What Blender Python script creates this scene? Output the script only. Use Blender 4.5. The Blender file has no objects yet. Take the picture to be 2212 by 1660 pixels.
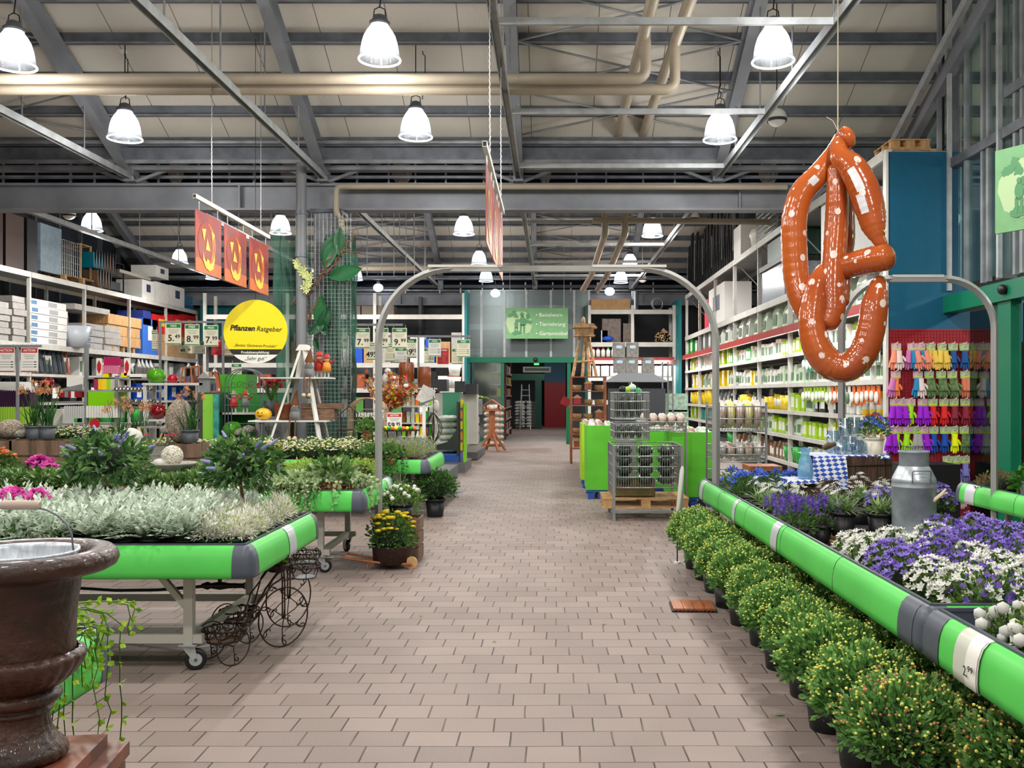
import bpy, math, random
from mathutils import Vector, Matrix, Euler
SC = bpy.context.scene
COL = SC.collection
PI = math.pi
# ------------------------------------------------------------ camera, world, exposure
cam_d = bpy.data.cameras.new('camera')
cam = bpy.data.objects.new('camera', cam_d); COL.objects.link(cam)
cam.location = (0, 0, 1.6); cam.rotation_euler = (PI/2, 0, 0)
cam_d.sensor_width = 36; cam_d.lens = 36*2050/2212
cam_d.shift_x = -84/2212; cam_d.shift_y = 22/2212
cam_d.clip_end = 200; cam_d.clip_start = 0.05
SC.camera = cam
w = bpy.data.worlds.new('world'); SC.world = w; w.use_nodes = True
w.node_tree.nodes['Background'].inputs[0].default_value = (0.80, 0.85, 1.0, 1)
w.node_tree.nodes['Background'].inputs[1].default_value = 0.22
SC.view_settings.view_transform = 'Standard'; SC.view_settings.look = 'None'
SC.view_settings.gamma = 1; SC.view_settings.use_curve_mapping = False
SC.view_settings.exposure = 0.12
LAMP_W = 158.0
# ------------------------------------------------------------ helpers
FOC, EYE = 2050.0, 1.6
def P(px, py, Y):
    return Vector(((px-1190)*Y/FOC, Y, EYE-(py-852)*Y/FOC))
def YF(py): return EYE*FOC/(py-852)
def XF(px, Y): return (px-1190)*Y/FOC
def ZF(py, Y): return EYE-(py-852)*Y/FOC
def lin(c):
    c = c/255.0
    return c/12.92 if c <= 0.04045 else ((c+0.055)/1.055)**2.4
def rgb(*c): return (lin(c[0]), lin(c[1]), lin(c[2]), 1)
MATS = {}
def mat(name, col=(128,128,128), rough=0.6, metal=0.0, var=0.0, scale=8.0, bump=0.0, bscale=None, col2=None,
        emit=0.0, trans=0.0, alpha=1.0, spec=0.5, ior=1.45, coat=0.0, sss=0.0, rnd=0.0, stretch=None):
    if name in MATS: return MATS[name]
    m = bpy.data.materials.new(name); m.use_nodes = True
    nt = m.node_tree; N = nt.nodes; L = nt.links
    b = N['Principled BSDF']
    b.inputs['Base Color'].default_value = rgb(*col)
    b.inputs['Roughness'].default_value = rough
    b.inputs['Metallic'].default_value = metal
    b.inputs['Specular IOR Level'].default_value = spec
    b.inputs['IOR'].default_value = ior
    b.inputs['Coat Weight'].default_value = coat
    if trans: b.inputs['Transmission Weight'].default_value = trans
    if alpha < 1: b.inputs['Alpha'].default_value = alpha
    if emit:
        b.inputs['Emission Color'].default_value = rgb(*col); b.inputs['Emission Strength'].default_value = emit
    tc = N.new('ShaderNodeTexCoord'); src = tc.outputs['Object']
    if stretch:
        mp = N.new('ShaderNodeMapping'); mp.inputs['Scale'].default_value = stretch
        L.new(src, mp.inputs[0]); src = mp.outputs[0]
    if var or col2:
        n = N.new('ShaderNodeTexNoise'); n.inputs['Scale'].default_value = scale; n.inputs['Detail'].default_value = 4
        L.new(src, n.inputs['Vector'])
        r = N.new('ShaderNodeValToRGB'); L.new(n.outputs['Fac'], r.inputs[0])
        c2 = col2 or tuple(max(0, c*(1-var)) for c in col)
        r.color_ramp.elements[0].color = rgb(*c2); r.color_ramp.elements[1].color = rgb(*col)
        r.color_ramp.elements[0].position = 0.35; r.color_ramp.elements[1].position = 0.65
        out = r.outputs[0]
    else: out = None
    if rnd:
        oi = N.new('ShaderNodeObjectInfo'); hs = N.new('ShaderNodeHueSaturation')
        mr = N.new('ShaderNodeMapRange'); mr.inputs[3].default_value = 1-rnd; mr.inputs[4].default_value = 1+rnd
        L.new(oi.outputs['Random'], mr.inputs[0]); L.new(mr.outputs[0], hs.inputs['Value'])
        if out: L.new(out, hs.inputs['Color'])
        else: hs.inputs['Color'].default_value = rgb(*col)
        out = hs.outputs[0]
    if out: L.new(out, b.inputs['Base Color'])
    if bump:
        n2 = N.new('ShaderNodeTexNoise'); n2.inputs['Scale'].default_value = bscale or scale*3; n2.inputs['Detail'].default_value = 5
        L.new(src, n2.inputs['Vector'])
        bp = N.new('ShaderNodeBump'); bp.inputs['Strength'].default_value = bump; bp.inputs['Distance'].default_value = 0.01
        L.new(n2.outputs['Fac'], bp.inputs['Height']); L.new(bp.outputs[0], b.inputs['Normal'])
    MATS[name] = m
    return m
def leafm(name, c, c2=None, rough=0.5, tr=0.35):
    """foliage: two-tone leaf colour that differs leaf by leaf, with light coming through"""
    if name in MATS: return MATS[name]
    m = bpy.data.materials.new(name); m.use_nodes = True
    N = m.node_tree.nodes; L = m.node_tree.links; b = N['Principled BSDF']; o = N['Material Output']
    c2 = c2 or tuple(x*0.6 for x in c)
    g = N.new('ShaderNodeNewGeometry'); r = N.new('ShaderNodeMix'); r.data_type = 'RGBA'
    r.inputs[6].default_value = rgb(*c2); r.inputs[7].default_value = rgb(*c)
    L.new(g.outputs['Random Per Island'], r.inputs[0]); L.new(r.outputs[2], b.inputs['Base Color'])
    b.inputs['Roughness'].default_value = rough; b.inputs['Specular IOR Level'].default_value = 0.4
    t = N.new('ShaderNodeBsdfTranslucent'); L.new(r.outputs[2], t.inputs[0])
    mx = N.new('ShaderNodeMixShader'); mx.inputs[0].default_value = tr
    L.new(b.outputs[0], mx.inputs[1]); L.new(t.outputs[0], mx.inputs[2]); L.new(mx.outputs[0], o.inputs[0])
    MATS[name] = m
    return m
def glassm(name, tint=(235,245,240), rough=0.02, op=0.12):
    """pane: mostly clear, a little reflecting"""
    if name in MATS: return MATS[name]
    m = bpy.data.materials.new(name); m.use_nodes = True
    N = m.node_tree.nodes; L = m.node_tree.links; o = N['Material Output']; N.remove(N['Principled BSDF'])
    t = N.new('ShaderNodeBsdfTransparent'); t.inputs[0].default_value = rgb(*tint)
    g = N.new('ShaderNodeBsdfGlossy'); g.inputs['Roughness'].default_value = rough; g.inputs[0].default_value = rgb(230,240,240)
    f = N.new('ShaderNodeFresnel'); f.inputs[0].default_value = 1.5
    ad = N.new('ShaderNodeMath'); ad.operation = 'ADD'; ad.inputs[1].default_value = op; ad.use_clamp = True
    fm_ = N.new('ShaderNodeMath'); fm_.operation = 'MULTIPLY'; fm_.inputs[1].default_value = .45; L.new(f.outputs[0], fm_.inputs[0]); f = fm_
    mx = N.new('ShaderNodeMixShader')
    L.new(f.outputs[0], ad.inputs[0]); L.new(ad.outputs[0], mx.inputs[0]); L.new(t.outputs[0], mx.inputs[1]); L.new(g.outputs[0], mx.inputs[2])
    L.new(mx.outputs[0], o.inputs[0]); MATS[name] = m
    return m
class MB:
    def __init__(s): s.v = []; s.f = []; s.m = []; s.s = []; s.mats = []
    def mi(s, m):
        if m not in s.mats: s.mats.append(m)
        return s.mats.index(m)
    def add(s, vs, fs, m, smooth=False):
        k = len(s.v); i = s.mi(m)
        s.v.extend([tuple(v) for v in vs])
        for f in fs:
            s.f.append([a+k for a in f]); s.m.append(i); s.s.append(smooth)
        return s
    def box(s, c, d, m, rz=0, rot=None):
        x, y, z = d[0]/2, d[1]/2, d[2]/2
        vs = [Vector((i*x, j*y, k*z)) for k in (-1,1) for j in (-1,1) for i in (-1,1)]
        M = (rot or Euler((0,0,rz)).to_matrix())
        c = Vector(c)
        return s.add([M@v+c for v in vs], [(0,2,3,1),(4,5,7,6),(0,1,5,4),(2,6,7,3),(0,4,6,2),(1,3,7,5)], m)
    def bx(s, x0, x1, y0, y1, z0, z1, m):
        return s.box(((x0+x1)/2,(y0+y1)/2,(z0+z1)/2), (abs(x1-x0),abs(y1-y0),abs(z1-z0)), m)
    def bar(s, a, b, w, h, m, up=(0,0,1)):
        a, b = Vector(a), Vector(b); d = b-a; L = d.length
        if L < 1e-6: return s
        y = d/L; up = Vector(up)
        if abs(y.dot(up)) > 0.98: up = Vector((1,0,0))
        x = y.cross(up).normalized(); z = x.cross(y)
        M = Matrix((x, y, z)).transposed()
        return s.box((a+b)/2, (w, L, h), m, rot=M)
    def ibar(s, a, b, w, h, m, t=0.02):
        """I-section"""
        a, b = Vector(a), Vector(b); y = (b-a).normalized(); up = Vector((0,0,1))
        x = y.cross(up).normalized(); z = x.cross(y)
        s.bar(a+z*(h/2-t/2), b+z*(h/2-t/2), w, t, m); s.bar(a-z*(h/2-t/2), b-z*(h/2-t/2), w, t, m)
        s.bar(a, b, t, h-2*t, m); return s
    def tube(s, pts, r, m, n=8, caps=True, closed=False, smooth=True, flat=1.0):
        pts = [Vector(p) for p in pts]; N = len(pts)
        rr = r if isinstance(r, (list, tuple)) else [r]*N
        rings = []; prev = None
        for i, p in enumerate(pts):
            if closed: t = pts[(i+1) % N]-pts[i-1]
            else: t = pts[min(i+1, N-1)]-pts[max(i-1, 0)]
            if t.length < 1e-9: t = Vector((0,0,1))
            t.normalize()
            if prev is None:
                u = Vector((0,0,1)) if abs(t.z) < 0.9 else Vector((0,1,0))
                prev = (u-t*u.dot(t)).normalized()
            else:
                q = prev-t*prev.dot(t)
                prev = q.normalized() if q.length > 1e-6 else prev
            w_ = t.cross(prev)
            rings.append([p+(prev*math.cos(2*PI*k/n)*flat+w_*math.sin(2*PI*k/n))*rr[i] for k in range(n)])
        vs = [v for R_ in rings for v in R_]; fs = []
        M = N if closed else N-1
        for i in range(M):
            a, b = i*n, ((i+1) % N)*n
            for k in range(n):
                fs.append((a+k, a+(k+1) % n, b+(k+1) % n, b+k))
        s.add(vs, fs, m, smooth)
        if caps and not closed:
            s.add(rings[0], [tuple(range(n))[::-1]], m); s.add(rings[-1], [tuple(range(n))], m)
        return s
    def cyl(s, c, r, h, m, n=20, r2=None, smooth=True):
        c = Vector(c); return s.tube([c, c+Vector((0,0,h))], [r, r if r2 is None else r2], m, n, smooth=smooth)
    def lathe(s, prof, m, c=(0,0,0), n=28, rib=None, smooth=True):
        """prof: (radius, z) list; rib(i, ang) scales the radius"""
        c = Vector(c); vs = []; fs = []
        for i, (r, z) in enumerate(prof):
            for k in range(n):
                a = 2*PI*k/n; q = r*(rib(i, a) if rib else 1)
                vs.append(c+Vector((q*math.cos(a), q*math.sin(a), z)))
        for i in range(len(prof)-1):
            for k in range(n):
                fs.append((i*n+k, i*n+(k+1) % n, (i+1)*n+(k+1) % n, (i+1)*n+k))
        return s.add(vs, fs, m, smooth)
    def blob(s, c, r, m, n=10, rings=7, rot=None, fn=None):
        """ellipsoid"""
        r = Vector(r) if not isinstance(r, (int, float)) else Vector((r,r,r)); c = Vector(c)
        vs = []; fs = []
        for i in range(rings+1):
            t = PI*i/rings
            for k in range(n):
                a = 2*PI*k/n
                d = Vector((math.sin(t)*math.cos(a), math.sin(t)*math.sin(a), math.cos(t)))
                q = fn(d, a, t) if fn else 1
                v = Vector((d.x*r.x, d.y*r.y, d.z*r.z))*q
                if rot: v = rot@v
                vs.append(c+v)
        for i in range(rings):
            for k in range(n):
                fs.append((i*n+k, (i+1)*n+k, (i+1)*n+(k+1) % n, i*n+(k+1) % n))
        return s.add(vs, fs, m, True)
    def prism(s, poly, a, b, m, smooth=False):
        """poly: list of points at offset a; extruded to +b vector"""
        n = len(poly); a = Vector(a); b = Vector(b)
        vs = [Vector(p)+a for p in poly]+[Vector(p)+a+b for p in poly]
        fs = [(i, (i+1) % n, n+(i+1) % n, n+i) for i in range(n)]
        s.add(vs, [tuple(range(n))[::-1], tuple(range(n, 2*n))], m); return s.add(vs, fs, m, smooth)
    def build(s, name, parent=None, loc=None):
        me = bpy.data.meshes.new(name); me.from_pydata(s.v, [], s.f)
        for m in s.mats: me.materials.append(m)
        me.polygons.foreach_set('material_index', s.m)
        me.polygons.foreach_set('use_smooth', s.s); me.update()
        o = bpy.data.objects.new(name, me); COL.objects.link(o)
        if parent: o.parent = parent
        if loc is not None: o.location = loc
        return o
def tag(o, label, cat, group=None, kind=None):
    o['label'] = label; o['category'] = cat
    if group: o['group'] = group
    if kind: o['kind'] = kind
    return o
def thing(name, label, cat, loc=(0,0,0), rz=0, group=None):
    o = bpy.data.objects.new(name, None); COL.objects.link(o); o.empty_display_size = 0.1
    o.location = loc; o.rotation_euler = (0,0,rz)
    return tag(o, label, cat, group)
def struct(name, mb):
    o = mb.build(name); o['kind'] = 'structure'; return o
def kids(o): return [c for c in KIDS.get(o, [])]
def dup(root, loc, rz=0.0, label=None, group=None, sc=None):
    r = root.copy(); COL.objects.link(r); r.location = loc; r.rotation_euler = (0,0,rz)
    if sc: r.scale = (sc,sc,sc) if isinstance(sc, (int,float)) else sc
    if label: r['label'] = label
    if group: r['group'] = group
    for ch in list(root.children):
        c = ch.copy(); COL.objects.link(c); c.parent = r
        for g in list(ch.children):
            d = g.copy(); COL.objects.link(d); d.parent = c
    return r
USED = set()
def place(root, loc, rz=0.0, label=None, group=None, sc=None):
    """the first call moves the thing itself, later calls copy it"""
    if root.name not in USED:
        USED.add(root.name); root.location = loc; root.rotation_euler = (0,0,rz)
        if sc: root.scale = (sc,sc,sc) if isinstance(sc, (int,float)) else sc
        if label: root['label'] = label
        if group: root['group'] = group
        return root
    return dup(root, loc, rz, label, group, sc)
ORD = ['first','second','third','fourth','fifth','sixth','seventh','eighth','ninth','tenth','eleventh','twelfth','thirteenth',
       'fourteenth','fifteenth','sixteenth','seventeenth','eighteenth','nineteenth','twentieth']
TENS = {2:'twenty',3:'thirty',4:'forty',5:'fifty',6:'sixty',7:'seventy',8:'eighty',9:'ninety'}
def nth(i):
    if i < 20: return ORD[i]
    t, u = divmod(i+1, 10)
    return (TENS[t]+'-'+ORD[u-1]) if u else TENS[t][:-1]+'ieth'
def text(s_, size, m, parent, loc, rot=(PI/2,0,0), align='CENTER', name='lettering', ext=0.0, shear=0.0, bold=0.0):
    cu = bpy.data.curves.new(name, 'FONT'); cu.body = s_; cu.size = size; cu.align_x = align; cu.align_y = 'CENTER'
    cu.extrude = max(ext, 0.0006); cu.shear = shear; cu.offset = bold; cu.resolution_u = 2
    to = bpy.data.objects.new(name, cu); COL.objects.link(to)
    dg = bpy.context.evaluated_depsgraph_get(); dg.update()
    me = bpy.data.meshes.new_from_object(to.evaluated_get(dg)); me.materials.clear(); me.materials.append(m)
    bpy.data.objects.remove(to); bpy.data.curves.remove(cu)
    o = bpy.data.objects.new(name, me); COL.objects.link(o); o.location = loc; o.rotation_euler = rot
    if parent: o.parent = parent
    return o
RN = random.Random(11)
# ------------------------------------------------------------ materials
STEEL = mat('galvanised_steel', (148,151,156), 0.45, 0.35, var=0.22, scale=3, bump=0.05)
STEELD = mat('steel_dark', (112,116,124), 0.5, 0.4, var=0.2, scale=4)
BEAMM = mat('beam_paint', (138,141,148), 0.5, 0.25, var=0.15, scale=1.5)
RAILM = mat('rail_zinc', (176,180,182), 0.4, 0.3, var=0.12, scale=6)
PIPEM = mat('cream_pipe', (166,154,136), 0.45, 0, var=0.08, scale=2)
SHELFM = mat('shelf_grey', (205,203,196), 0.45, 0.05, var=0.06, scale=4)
SHELFD = mat('shelf_dark_grey', (150,150,148), 0.5, 0.1)  # darker grey for shelf boards, braces and arch tubes
WHITE = mat('white_paint', (232,230,224), 0.5, var=0.04, scale=5)
BLACK = mat('black_plastic', (22,22,24), 0.45)
DARK = mat('dark_grey', (52,54,60), 0.5)
GREY = mat('mid_grey', (128,130,132), 0.55, var=0.08)
CARD = mat('cardboard', (188,148,104), 0.8, var=0.1, scale=6)
GREENP = mat('green_skirt', (86,198,86), 0.42, 0, var=0.05, scale=3, bump=0.03, bscale=2, spec=.35)
CORNER = mat('corner_grey', (74,80,92), 0.4)
STRIP = mat('label_strip', (188,192,196), 0.3)
DOORG = mat('door_green', (0,104,74), 0.4)
BLUEP = mat('panel_blue', (0,82,112), 0.5, var=0.05)
REDP = mat('panel_red', (150,22,34), 0.5, var=0.08, scale=20)
REDB = mat('red_band', (178,52,46), 0.4, var=0.1)
WOOD = mat('weathered_wood', (128,100,80), 0.7, var=0.35, scale=6, stretch=(3,3,0.4), bump=0.2)
WOODL = mat('pale_wood', (205,160,108), 0.6, var=0.15, scale=5, stretch=(4,4,1))
WOODR = mat('red_brown_wood', (168,98,58), 0.5, var=0.2, scale=5, stretch=(6,1,1))
WIRE = mat('wire_zinc', (170,172,172), 0.3, 0.7)
IRON = mat('wrought_iron', (58,40,32), 0.5, 0.4, var=0.3, scale=30)
PAPER = mat('paper_white', (228,226,218), 0.5)
CREAM = mat('paper_cream', (226,220,196), 0.5)
TGREEN = mat('tag_green', (12,126,62), 0.5)
TRED = mat('tag_red', (190,28,40), 0.5)
INK = mat('ink', (24,24,26), 0.6)
YEL = mat('sign_yellow', (236,214,0), 0.45)
TERRA = mat('terracotta', (168,88,58), 0.7, var=0.15)
SOIL = mat('potting_soil', (46,32,24), 0.95, var=0.4, scale=40)
POTB = mat('pot_black', (20,20,22), 0.45)
GLASS = glassm('window_glass')
# ------------------------------------------------------------ setting: floor
def floor_mat():
    m = bpy.data.materials.new('paver_floor'); m.use_nodes = True
    N = m.node_tree.nodes; L = m.node_tree.links; b = N['Principled BSDF']
    def M(op, a, b_=None, c=None, clamp=False):
        n = N.new('ShaderNodeMath'); n.operation = op; n.use_clamp = clamp
        for i, x in enumerate((a, b_, c)):
            if x is None: continue
            if isinstance(x, (int, float)): n.inputs[i].default_value = x
            else: L.new(x, n.inputs[i])
        return n.outputs[0]
    tc = N.new('ShaderNodeTexCoord'); sp = N.new('ShaderNodeSeparateXYZ')
    dn = N.new('ShaderNodeTexNoise'); dn.inputs['Scale'].default_value = 1.3
    L.new(tc.outputs['Object'], dn.inputs['Vector'])
    va = N.new('ShaderNodeVectorMath'); va.operation = 'MULTIPLY_ADD'; va.inputs[1].default_value = (0.03,0.03,0)
    L.new(dn.outputs['Color'], va.inputs[0]); L.new(tc.outputs['Object'], va.inputs[2]); L.new(va.outputs[0], sp.inputs[0])
    X, Y = sp.outputs[0], sp.outputs[1]
    v = M('DIVIDE', Y, 0.188); row = M('FLOOR', v); fv = M('FRACT', v)
    wr = N.new('ShaderNodeTexWhiteNoise'); wr.noise_dimensions = '1D'; L.new(row, wr.inputs['W'])
    u = M('ADD', M('ADD', M('DIVIDE', X, 0.24), M('MULTIPLY', row, 0.335)), M('MULTIPLY', wr.outputs[0], 0.12))
    fu = M('FRACT', u); cell = M('FLOOR', u)
    du = M('MULTIPLY', M('SUBTRACT', 0.5, M('ABSOLUTE', M('SUBTRACT', fu, 0.5))), 0.232)
    dv = M('MULTIPLY', M('SUBTRACT', 0.5, M('ABSOLUTE', M('SUBTRACT', fv, 0.5))), 0.188)
    d = M('MINIMUM', du, M('MULTIPLY', dv, 1.25))
    mr = N.new('ShaderNodeMapRange'); mr.interpolation_type = 'SMOOTHSTEP'; mr.inputs[1].default_value = 0.0012; mr.inputs[2].default_value = 0.0056
    L.new(d, mr.inputs[0])
    cb = N.new('ShaderNodeCombineXYZ'); L.new(cell, cb.inputs[0]); L.new(row, cb.inputs[1])
    wn = N.new('ShaderNodeTexWhiteNoise'); wn.noise_dimensions = '2D'; L.new(cb.outputs[0], wn.inputs['Vector'])
    n1 = N.new('ShaderNodeTexNoise'); n1.inputs['Scale'].default_value = 90; n1.inputs['Detail'].default_value = 6; L.new(tc.outputs['Object'], n1.inputs['Vector'])
    n2 = N.new('ShaderNodeTexNoise'); n2.inputs['Scale'].default_value = 1.1; n2.inputs['Detail'].default_value = 5; L.new(tc.outputs['Object'], n2.inputs['Vector'])
    s = M('ADD', M('MULTIPLY', wn.outputs[0], 0.14), M('ADD', M('MULTIPLY', n1.outputs['Fac'], 0.18), M('MULTIPLY', n2.outputs['Fac'], 0.22)))
    r = N.new('ShaderNodeValToRGB'); L.new(M('ADD', s, 0.25), r.inputs[0])
    r.color_ramp.elements[0].color = rgb(92,80,74); r.color_ramp.elements[1].color = rgb(156,139,132)
    r.color_ramp.elements[0].position = 0.2; r.color_ramp.elements[1].position = 0.75
    mx = N.new('ShaderNodeMix'); mx.data_type = 'RGBA'; mx.inputs[6].default_value = rgb(52,42,38)
    nj = N.new('ShaderNodeTexNoise'); nj.inputs['Scale'].default_value = 2.6; L.new(tc.outputs['Object'], nj.inputs['Vector'])
    jm = N.new('ShaderNodeMapRange'); jm.inputs[1].default_value = 0.45; jm.inputs[2].default_value = 0.75; jm.inputs[4].default_value = 0.7; L.new(nj.outputs['Fac'], jm.inputs[0])
    fac = M('MAXIMUM', mr.outputs[0], jm.outputs[0])
    L.new(fac, mx.inputs[0]); L.new(r.outputs[0], mx.inputs[7]); L.new(mx.outputs[2], b.inputs['Base Color'])
    b.inputs['Roughness'].default_value = 0.62; b.inputs['Specular IOR Level'].default_value = 0.35
    bp = N.new('ShaderNodeBump'); bp.inputs['Strength'].default_value = 0.6; bp.inputs['Distance'].default_value = 0.004
    L.new(M('ADD', mr.outputs[0], M('MULTIPLY', n1.outputs['Fac'], 0.25)), bp.inputs['Height']); L.new(bp.outputs[0], b.inputs['Normal'])
    return m
FLOORM = floor_mat()
struct('floor', MB().bx(-16, 16, -4, 56, -0.2, 0, FLOORM))
# ------------------------------------------------------------ roof
SL = 0.474
A1Y, A1Z = 15.9, 5.60          # eave of the near bay (purlin underside)
A2Y, A2Z = 33.2, 5.72          # eave of the far bay
def seam_mat():
    m = bpy.data.materials.new('roof_panel'); m.use_nodes = True
    N = m.node_tree.nodes; L = m.node_tree.links; b = N['Principled BSDF']
    tc = N.new('ShaderNodeTexCoord'); sp = N.new('ShaderNodeSeparateXYZ'); L.new(tc.outputs['Object'], sp.inputs[0])
    def M(op, a, b_=None):
        n = N.new('ShaderNodeMath'); n.operation = op
        for i, x in enumerate((a, b_)):
            if x is None: continue
            if isinstance(x, (int, float)): n.inputs[i].default_value = x
            else: L.new(x, n.inputs[i])
        return n.outputs[0]
    f = M('ABSOLUTE', M('SUBTRACT', M('FRACT', M('ADD', sp.outputs[0], 0.32)), 0.5))
    e = M('GREATER_THAN', f, 0.494)
    n1 = N.new('ShaderNodeTexNoise'); n1.inputs['Scale'].default_value = 0.8; n1.inputs['Detail'].default_value = 5; L.new(tc.outputs['Object'], n1.inputs['Vector'])
    r = N.new('ShaderNodeValToRGB'); r.color_ramp.elements[0].color = rgb(182,176,166); r.color_ramp.elements[1].color = rgb(204,198,188); L.new(n1.outputs['Fac'], r.inputs[0])
    mx = N.new('ShaderNodeMix'); mx.data_type = 'RGBA'; mx.inputs[7].default_value = rgb(96,92,88)
    L.new(e, mx.inputs[0]); L.new(r.outputs[0], mx.inputs[6]); L.new(mx.outputs[2], b.inputs['Base Color']); b.inputs['Roughness'].default_value = 0.55
    wv = N.new('ShaderNodeTexWave'); wv.bands_direction = 'X'; wv.inputs['Scale'].default_value = 9; L.new(tc.outputs['Object'], wv.inputs['Vector'])
    bp = N.new('ShaderNodeBump'); bp.inputs['Strength'].default_value = 0.15; bp.inputs['Distance'].default_value = 0.01; L.new(wv.outputs['Fac'], bp.inputs['Height']); L.new(bp.outputs[0], b.inputs['Normal'])
    return m
ROOFM = seam_mat()
def zr(Y, bay): return (A1Z+SL*(A1Y-Y)) if bay == 1 else (A2Z+SL*(A2Y-Y))
def slab(y0, z0, y1, z1, t=0.12, x0=-15, x1=13):
    return MB().add([(x0,y0,z0),(x1,y0,z0),(x1,y1,z1),(x0,y1,z1),(x0,y0,z0+t),(x1,y0,z0+t),(x1,y1,z1+t),(x0,y1,z1+t)],
                    [(0,1,2,3),(7,6,5,4),(0,4,5,1),(3,2,6,7),(0,3,7,4),(1,5,6,2)], ROOFM)
PT = 0.16
struct('ceiling', slab(15.75, zr(15.75,1)+PT, 6.0, zr(6.0,1)+PT))
struct('ceiling', slab(6.0, zr(6.0,1)+PT, -4.0, zr(6.0,1)+PT-10*SL))
R2 = 25.0
struct('ceiling', slab(A2Y-0.1, zr(A2Y-0.1,2)+PT, R2, zr(R2,2)+PT))
struct('ceiling', slab(R2, zr(R2,2)+PT, 17.2, zr(R2,2)+PT-7.8*SL))
for bay, c_, A in ((1, (6,96,180,252,318), (A1Z-EYE)+SL*A1Y), (2, (472,489,520,545,568,590,606), (A2Z-EYE)+SL*A2Y)):
    for py in c_:
        Y = A/(SL+(852-py)/FOC)
        z = zr(Y, bay)
        m = MB(); m.bar((-14.5,Y,z+PT/2),(12.5,Y,z+PT/2), 0.055, PT, STEELD)
        m.bar((-14.5,Y-0.05,z+0.01),(12.5,Y-0.05,z+0.01), 0.05, 0.014, STEEL)
        struct('trim_purlin', m)
for Y in (6.2, 7.7, 9.2, 10.7, 12.1):
    struct('trim_purlin', MB().bar((-14.5,Y,zr(Y,1)+PT/2),(12.5,Y,zr(Y,1)+PT/2), 0.055, PT, STEELD))
RX = [-13.7, -10.4, -7.08, -3.83, -0.55, 2.8, 6.05]
for x in RX:
    m = MB(); m.ibar((x,16.05,zr(16.05,1)-0.17),(x,6.0,zr(6.0,1)-0.17), 0.17, 0.30, BEAMM)
    m.box((x,16.02,5.43),(0.17,0.22,0.5), BEAMM); struct('trim_rafter', m)
    m = MB(); m.ibar((x,33.0,zr(33.0,2)-0.17),(x,R2,zr(R2,2)-0.17), 0.17, 0.30, BEAMM)
    m.box((x,33.0,5.5),(0.17,0.22,0.5), BEAMM); struct('trim_rafter', m)
# diagonal wind bracing between the two rafters by the aisle, and at the far left
def brace(x0, x1, ya, yb, bay):
    m = MB()
    for a, b in ((x0,x1),(x1,x0)):
        m.tube([(a,ya,zr(ya,bay)-0.03),(b,yb,zr(yb,bay)-0.03)], 0.017, STEEL, 6)
    struct('trim_brace', m)
for ya, yb in ((15.4,14.5),(14.5,13.6),(13.6,12.7),(12.7,11.8)): brace(-0.5, 2.75, ya, yb, 1); brace(-10.3, -7.15, ya, yb, 1)
for ya, yb in ((32.6,31.7),(31.7,30.8),(30.8,29.9),(29.9,29.0)): brace(-0.5, 2.75, ya, yb, 2); brace(-3.8,-7.0, ya, yb, 2)
# main cross beams
for Y, zb, zt in ((16.2, 4.72, 5.17), (33.4, 4.72, 5.15)):
    m = MB(); m.ibar((-14.5,Y,(zb+zt)/2),(12.5,Y,(zb+zt)/2), 0.28, zt-zb, BEAMM, 0.035)
    for x in (-13,-9.5,-5.28,-1.0,3.2,7): m.box((x,Y-0.075,(zb+zt)/2),(0.03,0.12,zt-zb-0.06), BEAMM)
    struct('trim_beam', m)
# clerestory strip above the first beam: night window, gutter, posts
NIGHT = mat('night_glass', (14,20,38), 0.15, var=0.5, scale=1.2)
struct('window_1', MB().bx(-14.5, 12.5, 17.1, 17.16, 5.0, 6.0, NIGHT))
m = MB(); m.bx(-14.5,12.5,15.62,15.86,5.46,5.66,STEELD); m.bx(-14.5,12.5,15.60,15.64,5.40,5.46,STEEL); struct('trim_gutter', m)
m = MB(); m.bx(-14.5,12.5,15.9,16.1,5.36,5.44,STEEL); struct('trim_gutter', m)
m = MB(); m.bx(-14.5,12.5,16.55,16.62,5.24,5.29,RAILM); struct('trim_gutter', m)
for i in range(46):
    x = -13.5+i*0.56+RN.uniform(-0.1,0.1)
    if x > 6: break
    struct('trim_post', MB().bar((x,16.6,5.17),(x,16.6,5.75), 0.03 if i % 3 else 0.05, 0.03, RAILM))
for x in RX[:-1]:
    m = MB()
    m.bar((x+0.08,16.05,5.2),(x+1.1,16.05,5.58),0.05,0.05,STEEL); m.bar((x-0.08,16.05,5.2),(x-1.1,16.05,5.58),0.05,0.05,STEEL)
    struct('trim_strut', m)
FAB = mat('shade_fabric', (186,160,138), 0.85, var=0.35, scale=10, stretch=(6,1,0.5), bump=0.5)
for i, (px, wd) in enumerate(((625,.30),(868,.34),(1178,.20),(1660,.34),(380,.26),(1850,.3))):
    c = P(px, 372, 16.75); m = MB()
    def fnn(d, a, t): return 1+0.10*math.sin(a*9+t*3)
    m.blob(c, (wd/2, 0.10, 0.21), FAB, 28, 8, fn=fnn)
    tag(m.build('folded_curtain'), ['folded beige shade curtain above the gray support pipe','folded beige shade curtain left of the middle banner',
        'narrow folded beige shade curtain right of the middle rafter','folded beige shade curtain left of the pretzel string',
        'folded beige shade curtain above the pumpkin banners on the left','folded beige shade curtain above the tall blue panel'][i], 'curtain', 'folded shade curtains in the roof window')
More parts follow.
